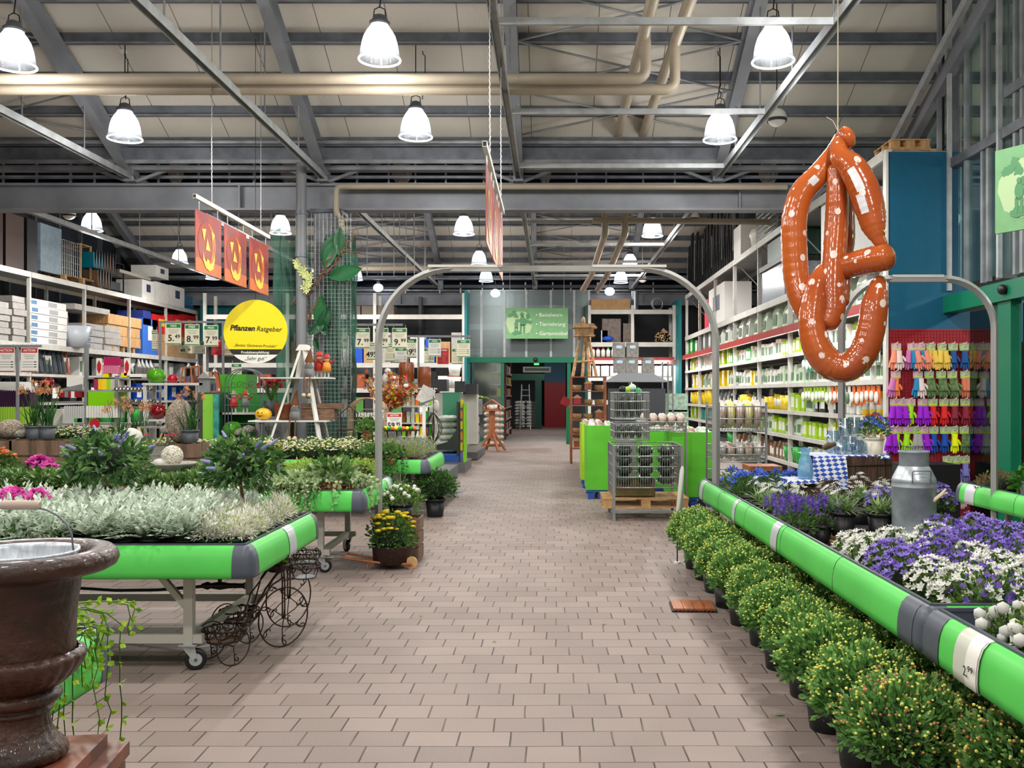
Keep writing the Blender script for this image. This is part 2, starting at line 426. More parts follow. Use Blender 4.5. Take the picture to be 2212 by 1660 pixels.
# far clerestory
struct('window_2', MB().bx(-14.5, 12.5, 34.0, 34.05, 5.0, 6.3, NIGHT))
m = MB(); m.bx(-14.5,12.5,33.0,33.2,5.62,5.72,STEEL); struct('trim_gutter', m)
for i, px in enumerate((752,876,950,995,1042,1087,1135,1194,1233,1291,1411)):
    x = XF(px, 33.1); struct('trim_post', MB().bar((x,33.1,5.12),(x,33.1,5.5),0.07,0.05,RAILM))
DUCT = mat('spiral_duct', (178,182,186), 0.3, 0.7, var=0.2, scale=30)
m = MB(); pts = [(-14+0.25*i, 33.75, 5.30) for i in range(100)]
m.tube(pts, [0.13 if i % 2 else 0.118 for i in range(100)], DUCT, 12)
tag(m.build('ventilation_duct'), 'long round spiral metal duct running above the far cross beam', 'duct')
# ------------------------------------------------------------ walls
WALLD = mat('dark_facade', (44,50,60), 0.35, var=0.2, scale=2)
struct('wall_left', MB().bx(-14.7,-14.6,-4,34,0,11,WALLD))
for i in range(15):
    y = 15+i*1.3; struct('trim_post', MB().bx(-14.6,-14.48,y-0.04,y+0.04,0,7.4,STEELD))
struct('wall_back', MB().bx(-15,13,-4.1,-4,0,6.2,mat('back_wall',(196,196,190),0.7)))
# right wall: glazed, with the sliding doors
WX = 5.22
struct('wall_right', MB().bx(12.6,12.7,-4,34,0,8,mat('outer_wall',(168,170,172),0.6)))
struct('window_3', MB().bx(WX+0.02,WX+0.04,-2,12.2,3.0,9.6,GLASS))
struct('window_4', MB().bx(5.98,6.0,12.5,33.3,4.9,7.4,GLASS))
def post(x, y, z0, z1, w_=0.16, mt=STEELD): return struct('trim_post', MB().bx(x-w_/2,x+w_/2,y-w_/2,y+w_/2,z0,z1,mt))
for px, w_ in ((2046,.17),(2152,.17)):
    y = WX*FOC/(px-1190); post(WX+0.12, y, 2.95, zr(y,1), w_)
    struct('trim_post', MB().bx(WX-0.05,WX+0.0,y-w_*0.9,y-w_*0.6,2.95,zr(y,1),RAILM))
for px in (2025, 2084, 2120, 2132, 2190, 2205):
    y = WX*FOC/(px-1190); struct('trim_post', MB().bx(WX,WX+0.05,y-0.03,y+0.03,2.95,zr(y,1),STEEL))
    struct('trim_post', MB().bx(WX+0.05,WX+0.09,y-0.015,y+0.015,2.95,zr(y,1),BLACK))
for y0, y1, z in ((10.0,12.4,4.55),(8.4,10.9,5.0)):
    struct('trim_rail', MB().bx(WX-0.02,WX+0.1,y0,y1,z,z+0.12,STEELD))
struct('trim_rafter', MB().bar(P(1918,330,14.2),P(2085,5,11.6)+Vector((0,-1.2,.5)),0.07,0.12,RAILM))
struct('trim_rafter', MB().bar(P(1950,330,14.2),P(2138,0,11.2)+Vector((0,-1.2,.5)),0.12,0.22,BEAMM))
# ------------------------------------------------------------ far wall: green door frame, glazing
FY = 32.4
def fx(px): return XF(px, FY)
def fz(py): return ZF(py, FY)
m = MB()
m.bx(fx(1006),fx(1292),FY-0.12,FY+0.12,fz(784),fz(772),DOORG)
m.bx(fx(1010),fx(1016),FY-0.08,FY+0.08,0,fz(784),DOORG); m.bx(fx(1082),fx(1089),FY-0.08,FY+0.08,0,fz(784),DOORG)
m.bx(fx(1225),fx(1233),FY-0.08,FY+0.08,0,fz(784),DOORG); m.bx(fx(1016),fx(1082),FY-0.05,FY+0.05,0,0.1,DOORG)
d1 = struct('door_1', m)
p_ = MB().bx(fx(1016),fx(1082),FY-0.01,FY+0.01,0.1,fz(784),glassm('misty_glass',(215,225,220),0.08,0.22)).build('pane', d1)
MB().blob((fx(1157),FY-0.16,fz(778)),(0.08,0.05,0.08),BLACK,12,6).build('sensor', d1)
struct('window_5', MB().bx(fx(1006),fx(1275),FY-0.01,FY+0.01,fz(772),5.15,glassm('far_glass',(190,205,205),0.35,0.10)))
for px in (1012,1040,1090,1137,1190,1240,1272):
    struct('trim_mullion', MB().bx(fx(px)-0.04,fx(px)+0.04,FY-0.06,FY+0.06,fz(772),5.15,RAILM))
FARW = mat('far_wall_grey', (92,94,98), 0.6, var=0.2, scale=0.6)
struct('wall_far', MB().bx(-15,fx(1006),34.0,34.1,0,5.2,FARW))
struct('wall_far', MB().bx(fx(1240),12.6,35.4,35.5,0,5.2,FARW))
# corridor beyond the doors
struct('wall_corridor_left', MB().bx(-4.6,-4.5,33,50,0,5,FARW)); struct('wall_corridor_end', MB().bx(-5,5,50,50.1,0,5,mat('end_wall',(66,70,74),0.6,var=0.3,scale=0.8)))
struct('ceiling', MB().bx(-5,12.6,33,50,5.3,5.4,FARW))
m = MB(); e = 46.0
m.bx(XF(1176,e),XF(1222,e),e,e+0.1,0,ZF(826,e),REDP); m.bx(XF(1176,e),XF(1222,e),e,e+0.1,ZF(826,e),ZF(768,e),BLUEP)
struct('wall_corridor_panel', m)
m = MB(); e = 43.5
m.bx(XF(1104,e),XF(1176,e),e,e+0.15,ZF(822,e),ZF(808,e),mat('door_dark_green',(10,62,50),0.4)); m.bx(XF(1156,e),XF(1170,e),e,e+0.15,0,ZF(822,e),MATS['door_dark_green'])
struct('door_2', m)
# sliding door set in the right wall
def wy(px): return WX*FOC/(px-1190)
m = MB()
m.bx(WX-0.10,WX+0.12,4.0,wy(2052),2.66,2.88,DOORG)
m.bx(WX-0.06,WX+0.06,wy(2195),wy(2166),0,2.66,DOORG); m.bx(WX-0.02,WX+0.04,wy(2158),wy(2144),0,2.66,mat('door_deep_green',(0,66,48),0.4))
m.bx(WX-0.06,WX+0.06,5.0,5.2,0,2.66,DOORG)
d3 = struct('door_3', m)
MB().bx(WX-0.01,WX+0.01,wy(2144),11.8,0.05,2.62,glassm('door_glass',(120,130,130),0.05,0.15)).build('pane', d3)
MB().bx(WX+0.05,WX+0.07,5.2,wy(2200),0.05,2.62,MATS['door_glass']).build('pane', d3)
MB().blob((WX-0.13,wy(2190),2.78),(0.05,0.07,0.06),BLACK,12,6).build('sensor', d3)
MB().bx(WX-0.05,WX-0.02,wy(2151)-0.02,wy(2151)+0.02,1.1,1.2,STRIP).build('handle', d3)
# ------------------------------------------------------------ lamps
def lamp_glass():
    m = bpy.data.materials.new('lamp_glass'); m.use_nodes = True
    N = m.node_tree.nodes; L = m.node_tree.links; o = N['Material Output']; N.remove(N['Principled BSDF'])
    tc = N.new('ShaderNodeTexCoord'); sp = N.new('ShaderNodeSeparateXYZ'); L.new(tc.outputs['Object'], sp.inputs[0])
    mr = N.new('ShaderNodeMapRange'); mr.inputs[1].default_value = 0.02; mr.inputs[2].default_value = 0.22; mr.inputs[3].default_value = 0.22; mr.inputs[4].default_value = 0.95
    L.new(sp.outputs[2], mr.inputs[0])
    e = N.new('ShaderNodeEmission'); e.inputs[0].default_value = (0.86,0.92,1,1)
    mu = N.new('ShaderNodeMath'); mu.operation = 'MULTIPLY'; mu.inputs[1].default_value = 3.2; L.new(mr.outputs[0], mu.inputs[0]); L.new(mu.outputs[0], e.inputs[1])
    t = N.new('ShaderNodeBsdfTransparent'); g = N.new('ShaderNodeBsdfGlossy'); g.inputs['Roughness'].default_value = 0.15
    mx = N.new('ShaderNodeMixShader'); L.new(mr.outputs[0], mx.inputs[0]); L.new(t.outputs[0], mx.inputs[1]); L.new(e.outputs[0], mx.inputs[2])
    m2 = N.new('ShaderNodeMixShader'); m2.inputs[0].default_value = 0.12; L.new(mx.outputs[0], m2.inputs[1]); L.new(g.outputs[0], m2.inputs[2])
    L.new(m2.outputs[0], o.inputs[0]); return m
LG = lamp_glass()
BULB = mat('lamp_bulb', (235,242,255), emit=9)
RIMM = mat('lamp_rim', (225,235,250), 0.2, emit=1.1)
def make_lamp():
    t = thing('pendant_lamp', 'lamp', 'ceiling lamp', group='bell-shaped glass lamps under the roof')
    prof = [(0.235,0.0),(0.232,0.03),(0.222,0.06),(0.215,0.12),(0.202,0.19),(0.178,0.27),(0.145,0.33),(0.115,0.37),(0.10,0.40)]
    def rib(i, a): return 1+0.012*math.cos(a*40)
    m = MB(); m.lathe(prof, LG, n=80, rib=rib); m.build('glass_shade', t)
    m = MB(); m.tube([(0.238*math.cos(2*PI*i/32),0.238*math.sin(2*PI*i/32),0) for i in range(32)],0.013,RIMM,8,closed=True); m.build('glass_rim', t)
    m = MB(); m.lathe([(0.0,0.40),(0.115,0.40),(0.12,0.43),(0.085,0.46),(0.075,0.50),(0.03,0.52),(0,0.52)],STEELD,n=24)
    m.tube([(0.07,0,0.50),(0.06,0,0.58),(0,0,0.61),(-0.06,0,0.58),(-0.07,0,0.50)],0.007,BLACK,6); m.build('housing', t)
    m = MB(); m.blob((0,0,0.24),(0.05,0.05,0.11),BULB,12,8); m.build('bulb', t)
    m = MB(); m.tube([(0,0,0.0),(0.02,0,0.08),(-0.015,0,0.14),(0.012,0,0.22),(0,0,0.3),(0,0,1.0)],0.008,BLACK,6)
    m.build('cable', t, (0,0,.6))
    return t
lamp = make_lamp()
lamps = [(30,146,'at the left edge of the photo'),(820,133,'hanging nearest left of the aisle, above the cream pipes'),(1670,137,'hanging nearest right of the aisle, left of the pretzel'),
         (270,304,'above the crossing of left rafter and long cream pipe'),(898,300,'just below the cream pipes left of the middle rafter'),(1555,306,'left of the white fire detector ball, second row right'),
         (198,502,'behind the left top shelf rail, above the folded chairs'),(606,508,'behind the beam, right of the pumpkin banners'),(1002,510,'behind the beam, left of the thin middle banner'),(1409,514,'behind the beam, left of the pretzel'),
         (388,573,'left of the first pumpkin banner'),(1035,576,'above the green arch bar near the middle banner, far'),(1361,583,'right of the middle, above the arch bar, far'),
         (768,609,'beside the green netted pillar on its right'),(1050,612,'just under the arch bar in the far bay'),(1341,615,'just under the arch bar above the far cardboard box'),
         (460,607,'peeping out under the pumpkin banners')]
LC = [-10.6,-6.2,-1.98,2.42]
for i, (px, py, d) in enumerate(lamps):
    row = 0 if py < 150 else 1 if py < 310 else 2 if py < 520 else 3 if py < 590 else 4
    Y = [10.95,13.8,21.9,28.4,31.9][row]
    x = XF(px, Y); z = ZF(py-4, Y)
    lo = place(lamp, (x,Y,z), 0, 'bell-shaped glass pendant lamp '+d)
    zt = zr(Y, 1 if Y < 16 else 2) if (Y < 16 or Y > 26) else zr(25,2)-(25-Y)*SL
    for c_ in lo.children:
        if c_.name.startswith('cable'): c_.scale = (1,1,zt+.19-z-.6)
k = 0
for Y in (-1.0,2.2,5.2,8.2):
    for x in (-6.2,-1.98,2.42):
        lo = place(lamp, (x,Y,5.35), 0, 'bell-shaped glass pendant lamp over the near tables, outside the picture, '+nth(k)); k += 1
        for c_ in lo.children:
            if c_.name.startswith('cable'): c_.scale = (1,1,(zr(Y,1) if Y > 6 else zr(6,1)-(6-Y)*SL)+.2-5.95)
def plight(x, y, z, p, r=0.16, c=(1,0.975,0.93)):
    l = bpy.data.lights.new('lamp_and_fill_light','SPOT'); l.energy = p*1.25; l.shadow_soft_size = r*.55; l.color = c; l.spot_size = math.radians(166); l.spot_blend = .35
    o = bpy.data.objects.new('lamp_and_fill_light', l); COL.objects.link(o); o.location = (x,y,z)
    l = bpy.data.lights.new('lamp_and_fill_glow','POINT'); l.energy = p*.42; l.shadow_soft_size = r; l.color = c
    o = bpy.data.objects.new('lamp_and_fill_glow', l); COL.objects.link(o); o.location = (x,y,z); return o
for Y in (10.95,13.8,21.9,28.4): 
    for x in LC[(0 if Y > 16 else 1):]: plight(x, Y, 5.1, LAMP_W*(1.6 if Y > 16 else 1.0), 0.22)
for Y in (-1.0,2.2,5.2,8.2):
    for x in (-6.2,-1.98,2.42): plight(x, Y, 5.15, LAMP_W*0.9)
plight(0.0, 40, 4.3, LAMP_W*1.6); plight(8.5, 6, 4.5, LAMP_W*0.9); plight(8.5,10,4.2,LAMP_W*1.5); plight(8.5,14,4.2,LAMP_W*1.5)  # lights at the right are added fill for the roof behind the glass
# far bare bright lamps by the duct
for px, py, d in ((817,622,'bright small lamp shining in front of the duct left of the arch'),(1317,630,'bright small lamp shining before the duct above the cardboard box'),(1070,634,'dim small lamp under the far roof by the green sign')):
    Y = 32.7; c = P(px, py, Y); m = MB(); m.blob(c,(0.17,0.17,0.14),BULB,14,8)
    t = m.build('spot_lamp'); tag(t, d, 'ceiling lamp')
    MB().cyl(c+Vector((0,0,0.13)),0.06,0.10,STEELD,12).cyl(c+Vector((0,0,0.2)),0.012,6.0-c.z-.2,STEELD,6).build('housing', t)
# junction boxes on the purlins
for px, py, Y, d in ((266,108,14.0,'small white junction box on the purlin above the left second-row lamp'),(908,100,14.0,'small brass-coloured junction box on the purlin above the middle lamp'),
                     (1546,102,14.0,'small white junction box on the purlin right, above a lamp')):
    c = P(px, py, Y); t = MB().box(c,(0.1,0.07,0.09),WHITE).build('junction_box'); tag(t, d, 'junction box')
    m = MB(); b = P(px+4 if px > 300 else px+5, 215, Y)
    m.tube([c+Vector((0.03,0,-0.05)),c+Vector((0.04,0,-0.12)),c+Vector((0.07,0,-0.14)),c+Vector((0.07,0,-0.5)),b],0.007,BLACK,6); m.build('cable', t)
# fire detector balls
for px, py, Y, rr, d in ((1678,254,13.2,.135,'white ball-shaped fire detector left of the pretzel string'),(630,470,22,.13,''),(149,462,21,.14,'white ball-shaped fire detector under the beam at far left'),
                         (1498,470,21,.13,'white ball-shaped fire detector under the beam left of the pretzel'),(1388,602,30,.14,'white ball-shaped fire detector at the far arch corner')):
    if not d: continue
    c = P(px, py, Y); t = thing('fire_detector', d, 'fire detector', c)
    MB().blob((0,0,0),(rr,rr,rr*0.95),WHITE,20,12).build('housing', t)
    m = MB(); m.lathe([(rr*1.02,-0.02),(rr*1.04,-0.05),(rr*0.98,-0.06)],DARK,n=20); m.build('sensor_ring', t)
    MB().tube([(0,0,rr),(0,0,rr+2.2)],0.008,BLACK,6).build('hanger', t)
# ------------------------------------------------------------ hung rails
names = {-10.4:'far-left rail beside the top shelf goods',-7.08:'rail running left of the pumpkin banners',-3.83:'rail running above the pumpkin banners',
         -0.55:'rail running along the middle rafter',2.8:'rail running toward the pretzel on the right'}
for x, d in names.items():
    t = thing('hanging_rail', 'long grey metal '+d, 'rail', group='hung metal rails below the roof')
    m = MB(); m.bx(x-0.045,x+0.045,4,32.5,5.30,5.31,RAILM); m.bx(x-0.045,x-0.037,4,32.5,5.21,5.30,RAILM); m.bx(x+0.037,x+0.045,4,32.5,5.21,5.30,RAILM); m.build('channel', t)
    for y in (9.4,11.0,12.7,14.4,19,21.5,24,26.5,29,31.3):
        zt = zr(y,1) if y < 16 else (zr(y,2) if y > 25 else zr(25,2)-(25-y)*SL)
        MB().tube([(x,y,5.3),(x,y,zt)],0.011,STEEL,6).build('hanger_rod', t)
k = 0
for y in (9.25,12.2,15.1,20,23,26,29):
    t = MB().bx(-0.5,2.75,y-0.02,y+0.02,5.20,5.27,RAILM).build('cross_rail')
    tag(t, ['nearest','second','third','fourth','fifth','sixth','seventh'][k]+' crosswise metal bar between the middle rail and pretzel rail', 'rail', 'crosswise bars'); k += 1
# ------------------------------------------------------------ cream pipes
def elbow(a, b, c, r=0.12, n=6):
    a, b, c = Vector(a), Vector(b), Vector(c)
    p0 = b+(a-b).normalized()*r; p2 = b+(c-b).normalized()*r
    return [p0.lerp(b, t).lerp(b.lerp(p2, t), t) for t in [i/n for i in range(n+1)]]
def pipe(pts, r, name, lab, cat='pipe', m_=PIPEM, el=0.14):
    out = [Vector(pts[0])]
    for i in range(1, len(pts)-1): out += elbow(pts[i-1], pts[i], pts[i+1], el)
    out.append(Vector(pts[-1])); m = MB(); m.tube(out, r, m_, 14)
    return tag(m.build(name), lab, cat)
a = pipe([(-12,11.4,5.39),(1.14,11.4,5.39),(1.14,11.4,5.9),(1.14,11.9,5.9)],0.065,'heating_pipe','long cream pipe across the top, the upper of two, left end')
b = pipe([(-12,11.62,5.33),(1.52,11.62,5.33),(1.52,11.62,5.9),(1.52,12.1,5.9)],0.065,'heating_pipe','long cream pipe across the top, the lower of two')
pipe([(1.11,6,5.9),(1.11,19.5,5.9),(1.11,19.5,4.9),(1.02,24,4.6),(0.85,25.5,4.4)],0.072,'heating_pipe','diagonal cream pipe running to the back, left of two')
pipe([(1.52,6,5.9),(1.52,19.5,5.9),(1.52,19.5,4.9),(1.42,24,4.6),(1.25,25.5,4.4)],0.072,'heating_pipe','diagonal cream pipe running to the back, right of two')
for px, py, Y, d in ((1393,82,11.4,'left'),(1455,98,11.62,'right')):
    c = P(px, py, Y); tag(MB().cyl(c,0.072,0.04,STEEL,14).build('pipe_clamp'), 'chrome band on the pipe drop, '+d+' of two', 'clamp')
q = P(726,403,15.85)
pipe([P(1700,404,15.85),q,P(726,462,15.85),P(738,475,15.8),P(738,520,15.8)],0.05,'heating_pipe','cream pipe along the front of the first big beam',el=0.1)
pipe([P(1280,476,19.5),P(1670,480,19.5)],0.06,'heating_pipe','short cream pipe under the beam behind the pretzel')
pipe([P(772,580,30),P(1240,578,30)],0.09,'heating_pipe','far cream pipe above the arch on the left')
MBp = MB(); MBp.tube([(-12,15.5,5.72),(9,15.5,5.72)],0.035,STEEL,8); tag(MBp.build('conduit'),'thin grey conduit along the eave, upper','pipe')
MBp = MB(); MBp.tube([(-12,16.3,5.33),(9,16.3,5.33)],0.03,STEEL,8); tag(MBp.build('conduit'),'thin grey conduit just above the first beam','pipe')
MBp = MB(); MBp.tube([(-12,32.4,5.55),(9,32.4,5.55)],0.04,STEEL,8); tag(MBp.build('conduit'),'thin grey conduit along the far eave','pipe')
# rods that carry things in the far bay
k = 0
for px in (793,825,851,877,895,917):
    y = 24.0; c0 = P(px, 455, y); c1 = P(px, 595, y)
    t = MB().tube([c0,(c0.x,y,9.3)],0.01,STEEL,5).tube([c1,c0],0.01,STEEL,5).build('hanger_rod'); tag(t, nth(k)+' from the left of the thin rods right of the pillar', 'rod', 'thin hanging rods'); k += 1
# ------------------------------------------------------------ pillar by the first beam
m = MB(); m.ibar((-3.78,16.25,0),(-3.78,16.25,4.72),0.42,0.42,BEAMM,0.03)
m.bx(-4.0,-3.56,16.0,16.06,0,4.72,BEAMM); m.bx(-4.05,-3.52,15.95,16.5,4.66,4.72,STEELD); struct('trim_pillar', m)
pp = XF(651,15.6)
t = thing('drain_pipe','grey standing drain pipe in front of the netted pillar','pipe',(pp,15.6,0))
MB().tube([(0,0,0),(0,0,5.4)],0.085,mat('grey_pvc',(112,114,118),0.45),16).build('pipe', t)
for z in (4.55,3.85,2.3): MB().cyl((0,0,z),0.10,0.07,STEELD,16).build('coupling', t)
NETM = glassm('net_green',(40,104,84),0.6,0.05)
def netmat():
    m = bpy.data.materials.new('green_net'); m.use_nodes = True
    N = m.node_tree.nodes; L = m.node_tree.links; b = N['Principled BSDF']; o = N['Material Output']
    n = N.new('ShaderNodeTexNoise'); n.inputs['Scale'].default_value = 2.5; n.inputs['Detail'].default_value = 4
    tc = N.new('ShaderNodeTexCoord'); mp = N.new('ShaderNodeMapping'); mp.inputs['Scale'].default_value = (1,1,0.35); L.new(tc.outputs['Object'], mp.inputs[0]); L.new(mp.outputs[0], n.inputs['Vector'])
    r = N.new('ShaderNodeValToRGB'); r.color_ramp.elements[0].color = rgb(8,44,34); r.color_ramp.elements[1].color = rgb(58,112,92); r.color_ramp.elements[0].position = .38; r.color_ramp.elements[1].position = .62
    L.new(n.outputs['Fac'], r.inputs[0]); L.new(r.outputs[0], b.inputs['Base Color']); b.inputs['Roughness'].default_value = 0.7
    a = N.new('ShaderNodeMapRange'); a.inputs[1].default_value = .3; a.inputs[2].default_value = .7; a.inputs[3].default_value = 0.98; a.inputs[4].default_value = 0.55
    L.new(n.outputs['Fac'], a.inputs[0]); L.new(a.outputs[0], b.inputs['Alpha']); return m
NETG = netmat()
t = thing('decorative_netting','dark green netting draped around the steel pillar','netting',(-3.78,16.2,0))
def drape(pts, z0, z1, amp, n=60, rows=14):
    vs = []; fs = []
    for j in range(rows+1):
        z = z0+(z1-z0)*j/rows
        for i in range(n+1):
            u = i/n*(len(pts)-1); k_ = min(int(u), len(pts)-2); q = Vector(pts[k_]).lerp(Vector(pts[k_+1]), u-k_)
            f = amp*math.sin(i*1.1+j*0.35)+0.02*math.sin(j*1.7+i*.3)
            vs.append((q.x+f*0.6, q.y+f, z+0.12*math.sin(i*0.5)*(1 if j == rows else 0)))
    for j in range(rows):
        for i in range(n): fs.append((j*(n+1)+i, j*(n+1)+i+1, (j+1)*(n+1)+i+1, (j+1)*(n+1)+i))
    return vs, fs
vs, fs = drape([(0.02,-0.38),(0.1,-0.42),(0.38,-0.36),(0.5,-0.2)],0.4,4.15,0.03)
MB().add(vs, fs, NETG, True).build('net_front', t)
vs, fs = drape([(-0.72,-0.75),(-0.5,-0.5),(-0.2,-0.38)],0.9,4.2,0.035,24)
MB().add(vs, fs, NETG, True).build('net_left', t)
m = MB()
for i in range(15): m.tube([(-0.45+i*0.065,-0.46,0.5),(-0.45+i*0.065,-0.46,4.6)],0.004,WIRE,4)
for j in range(62): m.tube([(-0.45,-0.46,0.5+j*0.066),(0.47,-0.46,0.5+j*0.066)],0.004,WIRE,4)
m.build('wire_mesh', t)
# big leaves, branches, orchids on the net
BIGL = leafm('big_leaf',(30,96,52),(12,60,34),0.3,0.15)
t = thing('leaf_garland','dark green artificial leaves and twisted branches on the netting','decoration',(-3.78,15.72,0))
def bigleaf(mb, base, d, L_, W_, m_, up=(0,-1,0)):
    base = Vector(base); d = Vector(d).normalized(); s_ = d.cross(Vector(up)).normalized(); n_ = s_.cross(d)
    pts = []; K = 7
    for i in range(K+1):
        u = i/K; w_ = W_*math.sin(PI*min(1, u*0.97+0.03))**0.8
        c = base+d*L_*u-n_*(0.25*L_*u*u)
        pts += [c-s_*w_+n_*0.03, c, c+s_*w_+n_*0.03]
    fs = []
    for i in range(K):
        a = i*3; fs += [(a,a+1,a+4,a+3),(a+1,a+2,a+5,a+4)]
    mb.add(pts, fs, m_, True)
m = MB()
for px, py, dx, dz, L_, W_ in ((697,565,.5,.9,.55,.12),(712,600,.9,.25,.55,.13),(695,640,-.1,-1,.5,.11),(712,665,-.3,-.8,.45,.1),(735,492,.0,-.9,.5,.1),(690,690,.3,-.7,.3,.08),(700,700,-.4,-.3,.3,.08),(725,520,-.3,-.8,.5,.11),(680,730,.2,-.8,.25,.05)):
    c = P(px, py, 15.7)-t.location; bigleaf(m, c, (dx,-.2,dz), L_, W_, BIGL)
m.build('leaves', t)
m = MB(); r2 = random.Random(3)
for a, b in (((660,740),(665,640)),((665,640),(690,600)),((690,600),(742,545)),((690,600),(740,560)),((680,620),(722,545)),((668,625),(640,650)),((640,650),(636,660)),((665,690),(690,640)),((742,545),(765,500)),((742,545),(778,544))):
    p0, p1 = P(a[0],a[1],15.62)-t.location, P(b[0],b[1],15.62)-t.location; pts = []
    for i in range(9):
        u = i/8; q = p0.lerp(p1, u); pts.append(q+Vector((r2.uniform(-.03,.03), r2.uniform(-.05,.03), r2.uniform(-.03,.03))))
    m.tube(pts, [0.016-0.001*i for i in range(9)], mat('branch_brown',(120,80,52),0.7,var=.3,scale=9), 6)
m.build('branches', t)
m = MB(); ORC = mat('orchid_yellow',(206,212,140),0.6,var=.15)
for i in range(30):
    u = i/29; px = 638+u*50 if u < .6 else 668-(u-.6)*20; py = 565+u*60; c = P(px+r2.uniform(-6,6), py+r2.uniform(-6,6), 15.5)-t.location
    for a in range(5):
        ang = a*2*PI/5; m.add([c, c+Vector((math.cos(ang-.4)*.04,-.02,math.sin(ang-.4)*.04)), c+Vector((math.cos(ang)*.06,-.02,math.sin(ang)*.06)), c+Vector((math.cos(ang+.4)*.04,-.02,math.sin(ang+.4)*.04))],[(0,1,2,3)],ORC)
o = m.build('orchid_blossoms', t); o['label'] = 'pale yellow orchid blossoms'
# ------------------------------------------------------------ pumpkin banners
def banner_mat():
    m = mat('banner_print',(176,70,46),0.35,0,col2=(120,50,60),scale=1.8); return m
BANM = banner_mat()
PUMG = mat('pumpkin_glow_print',(232,120,30),0.35,var=.25,scale=6); FACE = mat('pumpkin_face_print',(246,196,64),0.35)
def make_banner(w_, h_):
    t = thing('pumpkin_banner','banner','banner',group='hanging pumpkin picture banners')
    m = MB(); m.bx(-0.004,0.004,0,w_,-h_,0,BANM); m.bx(-0.005,0.005,0,w_,-h_,-h_+h_*0.22,mat('banner_orange',(214,110,48),0.35,var=.2,scale=3)); m.build('board', t)
    for s_ in (1,-1):
        m = MB(); cx, cz = w_*0.42, -h_*0.50
        def ell(rx, rz, x, m_, cx=cx, cz=cz, k=(0,2*PI)):
            pts = [(x*s_, cx+rx*math.cos(a), cz+rz*math.sin(a)) for a in [k[0]+(k[1]-k[0])*i/30 for i in range(31)]]
            m.add([(x*s_,cx,cz)]+pts, [(0,i+1,i+2) for i in range(30)], m_)
        ell(w_*0.34,h_*0.36,0.0065,mat('pumpkin_shade_print',(150,56,36),.35))
        crescent = []
        for i in range(21):
            a = -PI*0.55+PI*1.0*i/20; crescent.append((0.008*s_, cx+w_*0.34*math.cos(a), cz+h_*0.36*math.sin(a)))
        for i in range(21):
            a = -PI*0.55+PI*1.0*(20-i)/20; crescent.append((0.008*s_, cx+w_*0.20*math.cos(a), cz+h_*0.34*math.sin(a)))
        m.add(crescent,[(i,i+1,40-i,41-i) for i in range(20)],PUMG)
        for tri in (((.22,.72),(.38,.74),(.30,.52)),((.42,.60),(.54,.40),(.36,.40)),((.60,.76),(.72,.70),(.62,.58))):
            m.add([(0.010*s_,w_*a,-h_+h_*b) for a, b in tri],[(0,1,2)],FACE)
        mo = [(.26,.36),(.32,.24),(.40,.20),(.42,.26),(.50,.24),(.52,.18),(.62,.22),(.70,.36),(.72,.30),(.66,.12),(.52,.06),(.36,.10),(.26,.22)]
        m.add([(0.010*s_,w_*a,-h_+h_*b) for a, b in mo],[tuple(range(len(mo)))],FACE)
        m.build('pumpkin_picture', t)
    for y in (0.12,w_-0.12): MB().tube([(0,y,0),(0,y,0.11)],0.006,WIRE,5).build('hook', t)
    return t
def bar_rail(x, y0, y1, z, lab, chains):
    t = thing('banner_rail', lab, 'rail', (x,0,z))
    m = MB(); m.bx(-0.02,0.02,y0,y1,-0.025,0.025,WHITE); m.bx(-0.015,0.015,y0-0.004,y0+0.004,-0.018,0.018,BLACK); m.build('bar', t)
    for y in chains:
        m = MB(); zt = zr(y,1)-z; n = int(zt/0.03); m.tube([(0.006*(i % 2),y,0.025+(zt-0.025)*i/n) for i in range(n+1)],0.006,WIRE,5); m.build('chain', t)
bar_rail(-4.13,11.0,13.9,3.90,'white bar carrying the three pumpkin banners',(11.55,13.5))
ban = make_banner(0.86,0.72)
for i, y in enumerate((11.02,12.0,13.0)):
    place(ban,(-4.13,y,3.76),0,['nearest and leftmost pumpkin banner on the white bar','middle pumpkin banner of the three on the white bar','farthest of the three pumpkin banners, above the yellow disc'][i])
bar_rail(-0.555,7.95,10.95,3.70,'white bar carrying the banners near the middle of the hall',(8.6,10.5))
for i, y in enumerate((8.1,9.05,10.0)):
    place(ban,(-0.555,y,3.58),0,['pumpkin banner seen edge-on mid hall, nearest of three','pumpkin banner seen edge-on mid hall, middle of three','pumpkin banner seen edge-on mid hall, farthest of three'][i],sc=(1,1.0,0.95))
# ------------------------------------------------------------ yellow round sign
c = P(552,717,13.6); rd = 69*13.6/FOC
t = thing('round_sign','large round yellow plant advice sign hanging left of the pillar','sign',c)
m = MB(); n = 64
pts = [(rd*math.cos(2*PI*i/n), rd*math.sin(2*PI*i/n)) for i in range(n)]
m.prism([(a,-0.006,b) for a, b in pts],(0,0,0),(0,0.012,0),YEL); m.build('board', t)
def chord(z0, z1, mt, name, y=-0.009):
    P_ = []
    for i in range(13):
        z = z0+(z1-z0)*i/12; P_.append((math.sqrt(max(0,rd*rd-z*z)), z))
    poly = [(a,y,b) for a, b in P_]+[(-a,y,b) for a, b in P_[::-1]]
    mb = MB(); mb.prism(poly,(0,0,0),(0,0.003,0),mt); return mb.build(name, t)
o = chord(-rd*0.72,-rd*0.55,mat('sign_black',(30,28,22),.5),'black_band'); o = chord(-rd*0.998,-rd*0.72,PAPER,'white_base')
text('Pflanzen',0.108,INK,t,(-0.185,-0.012,0.05),rot=(PI/2,0.03,0),shear=.2,bold=.003); text('Ratgeber',0.10,INK,t,(0.195,-0.012,0.035),rot=(PI/2,0.03,0),shear=.2)
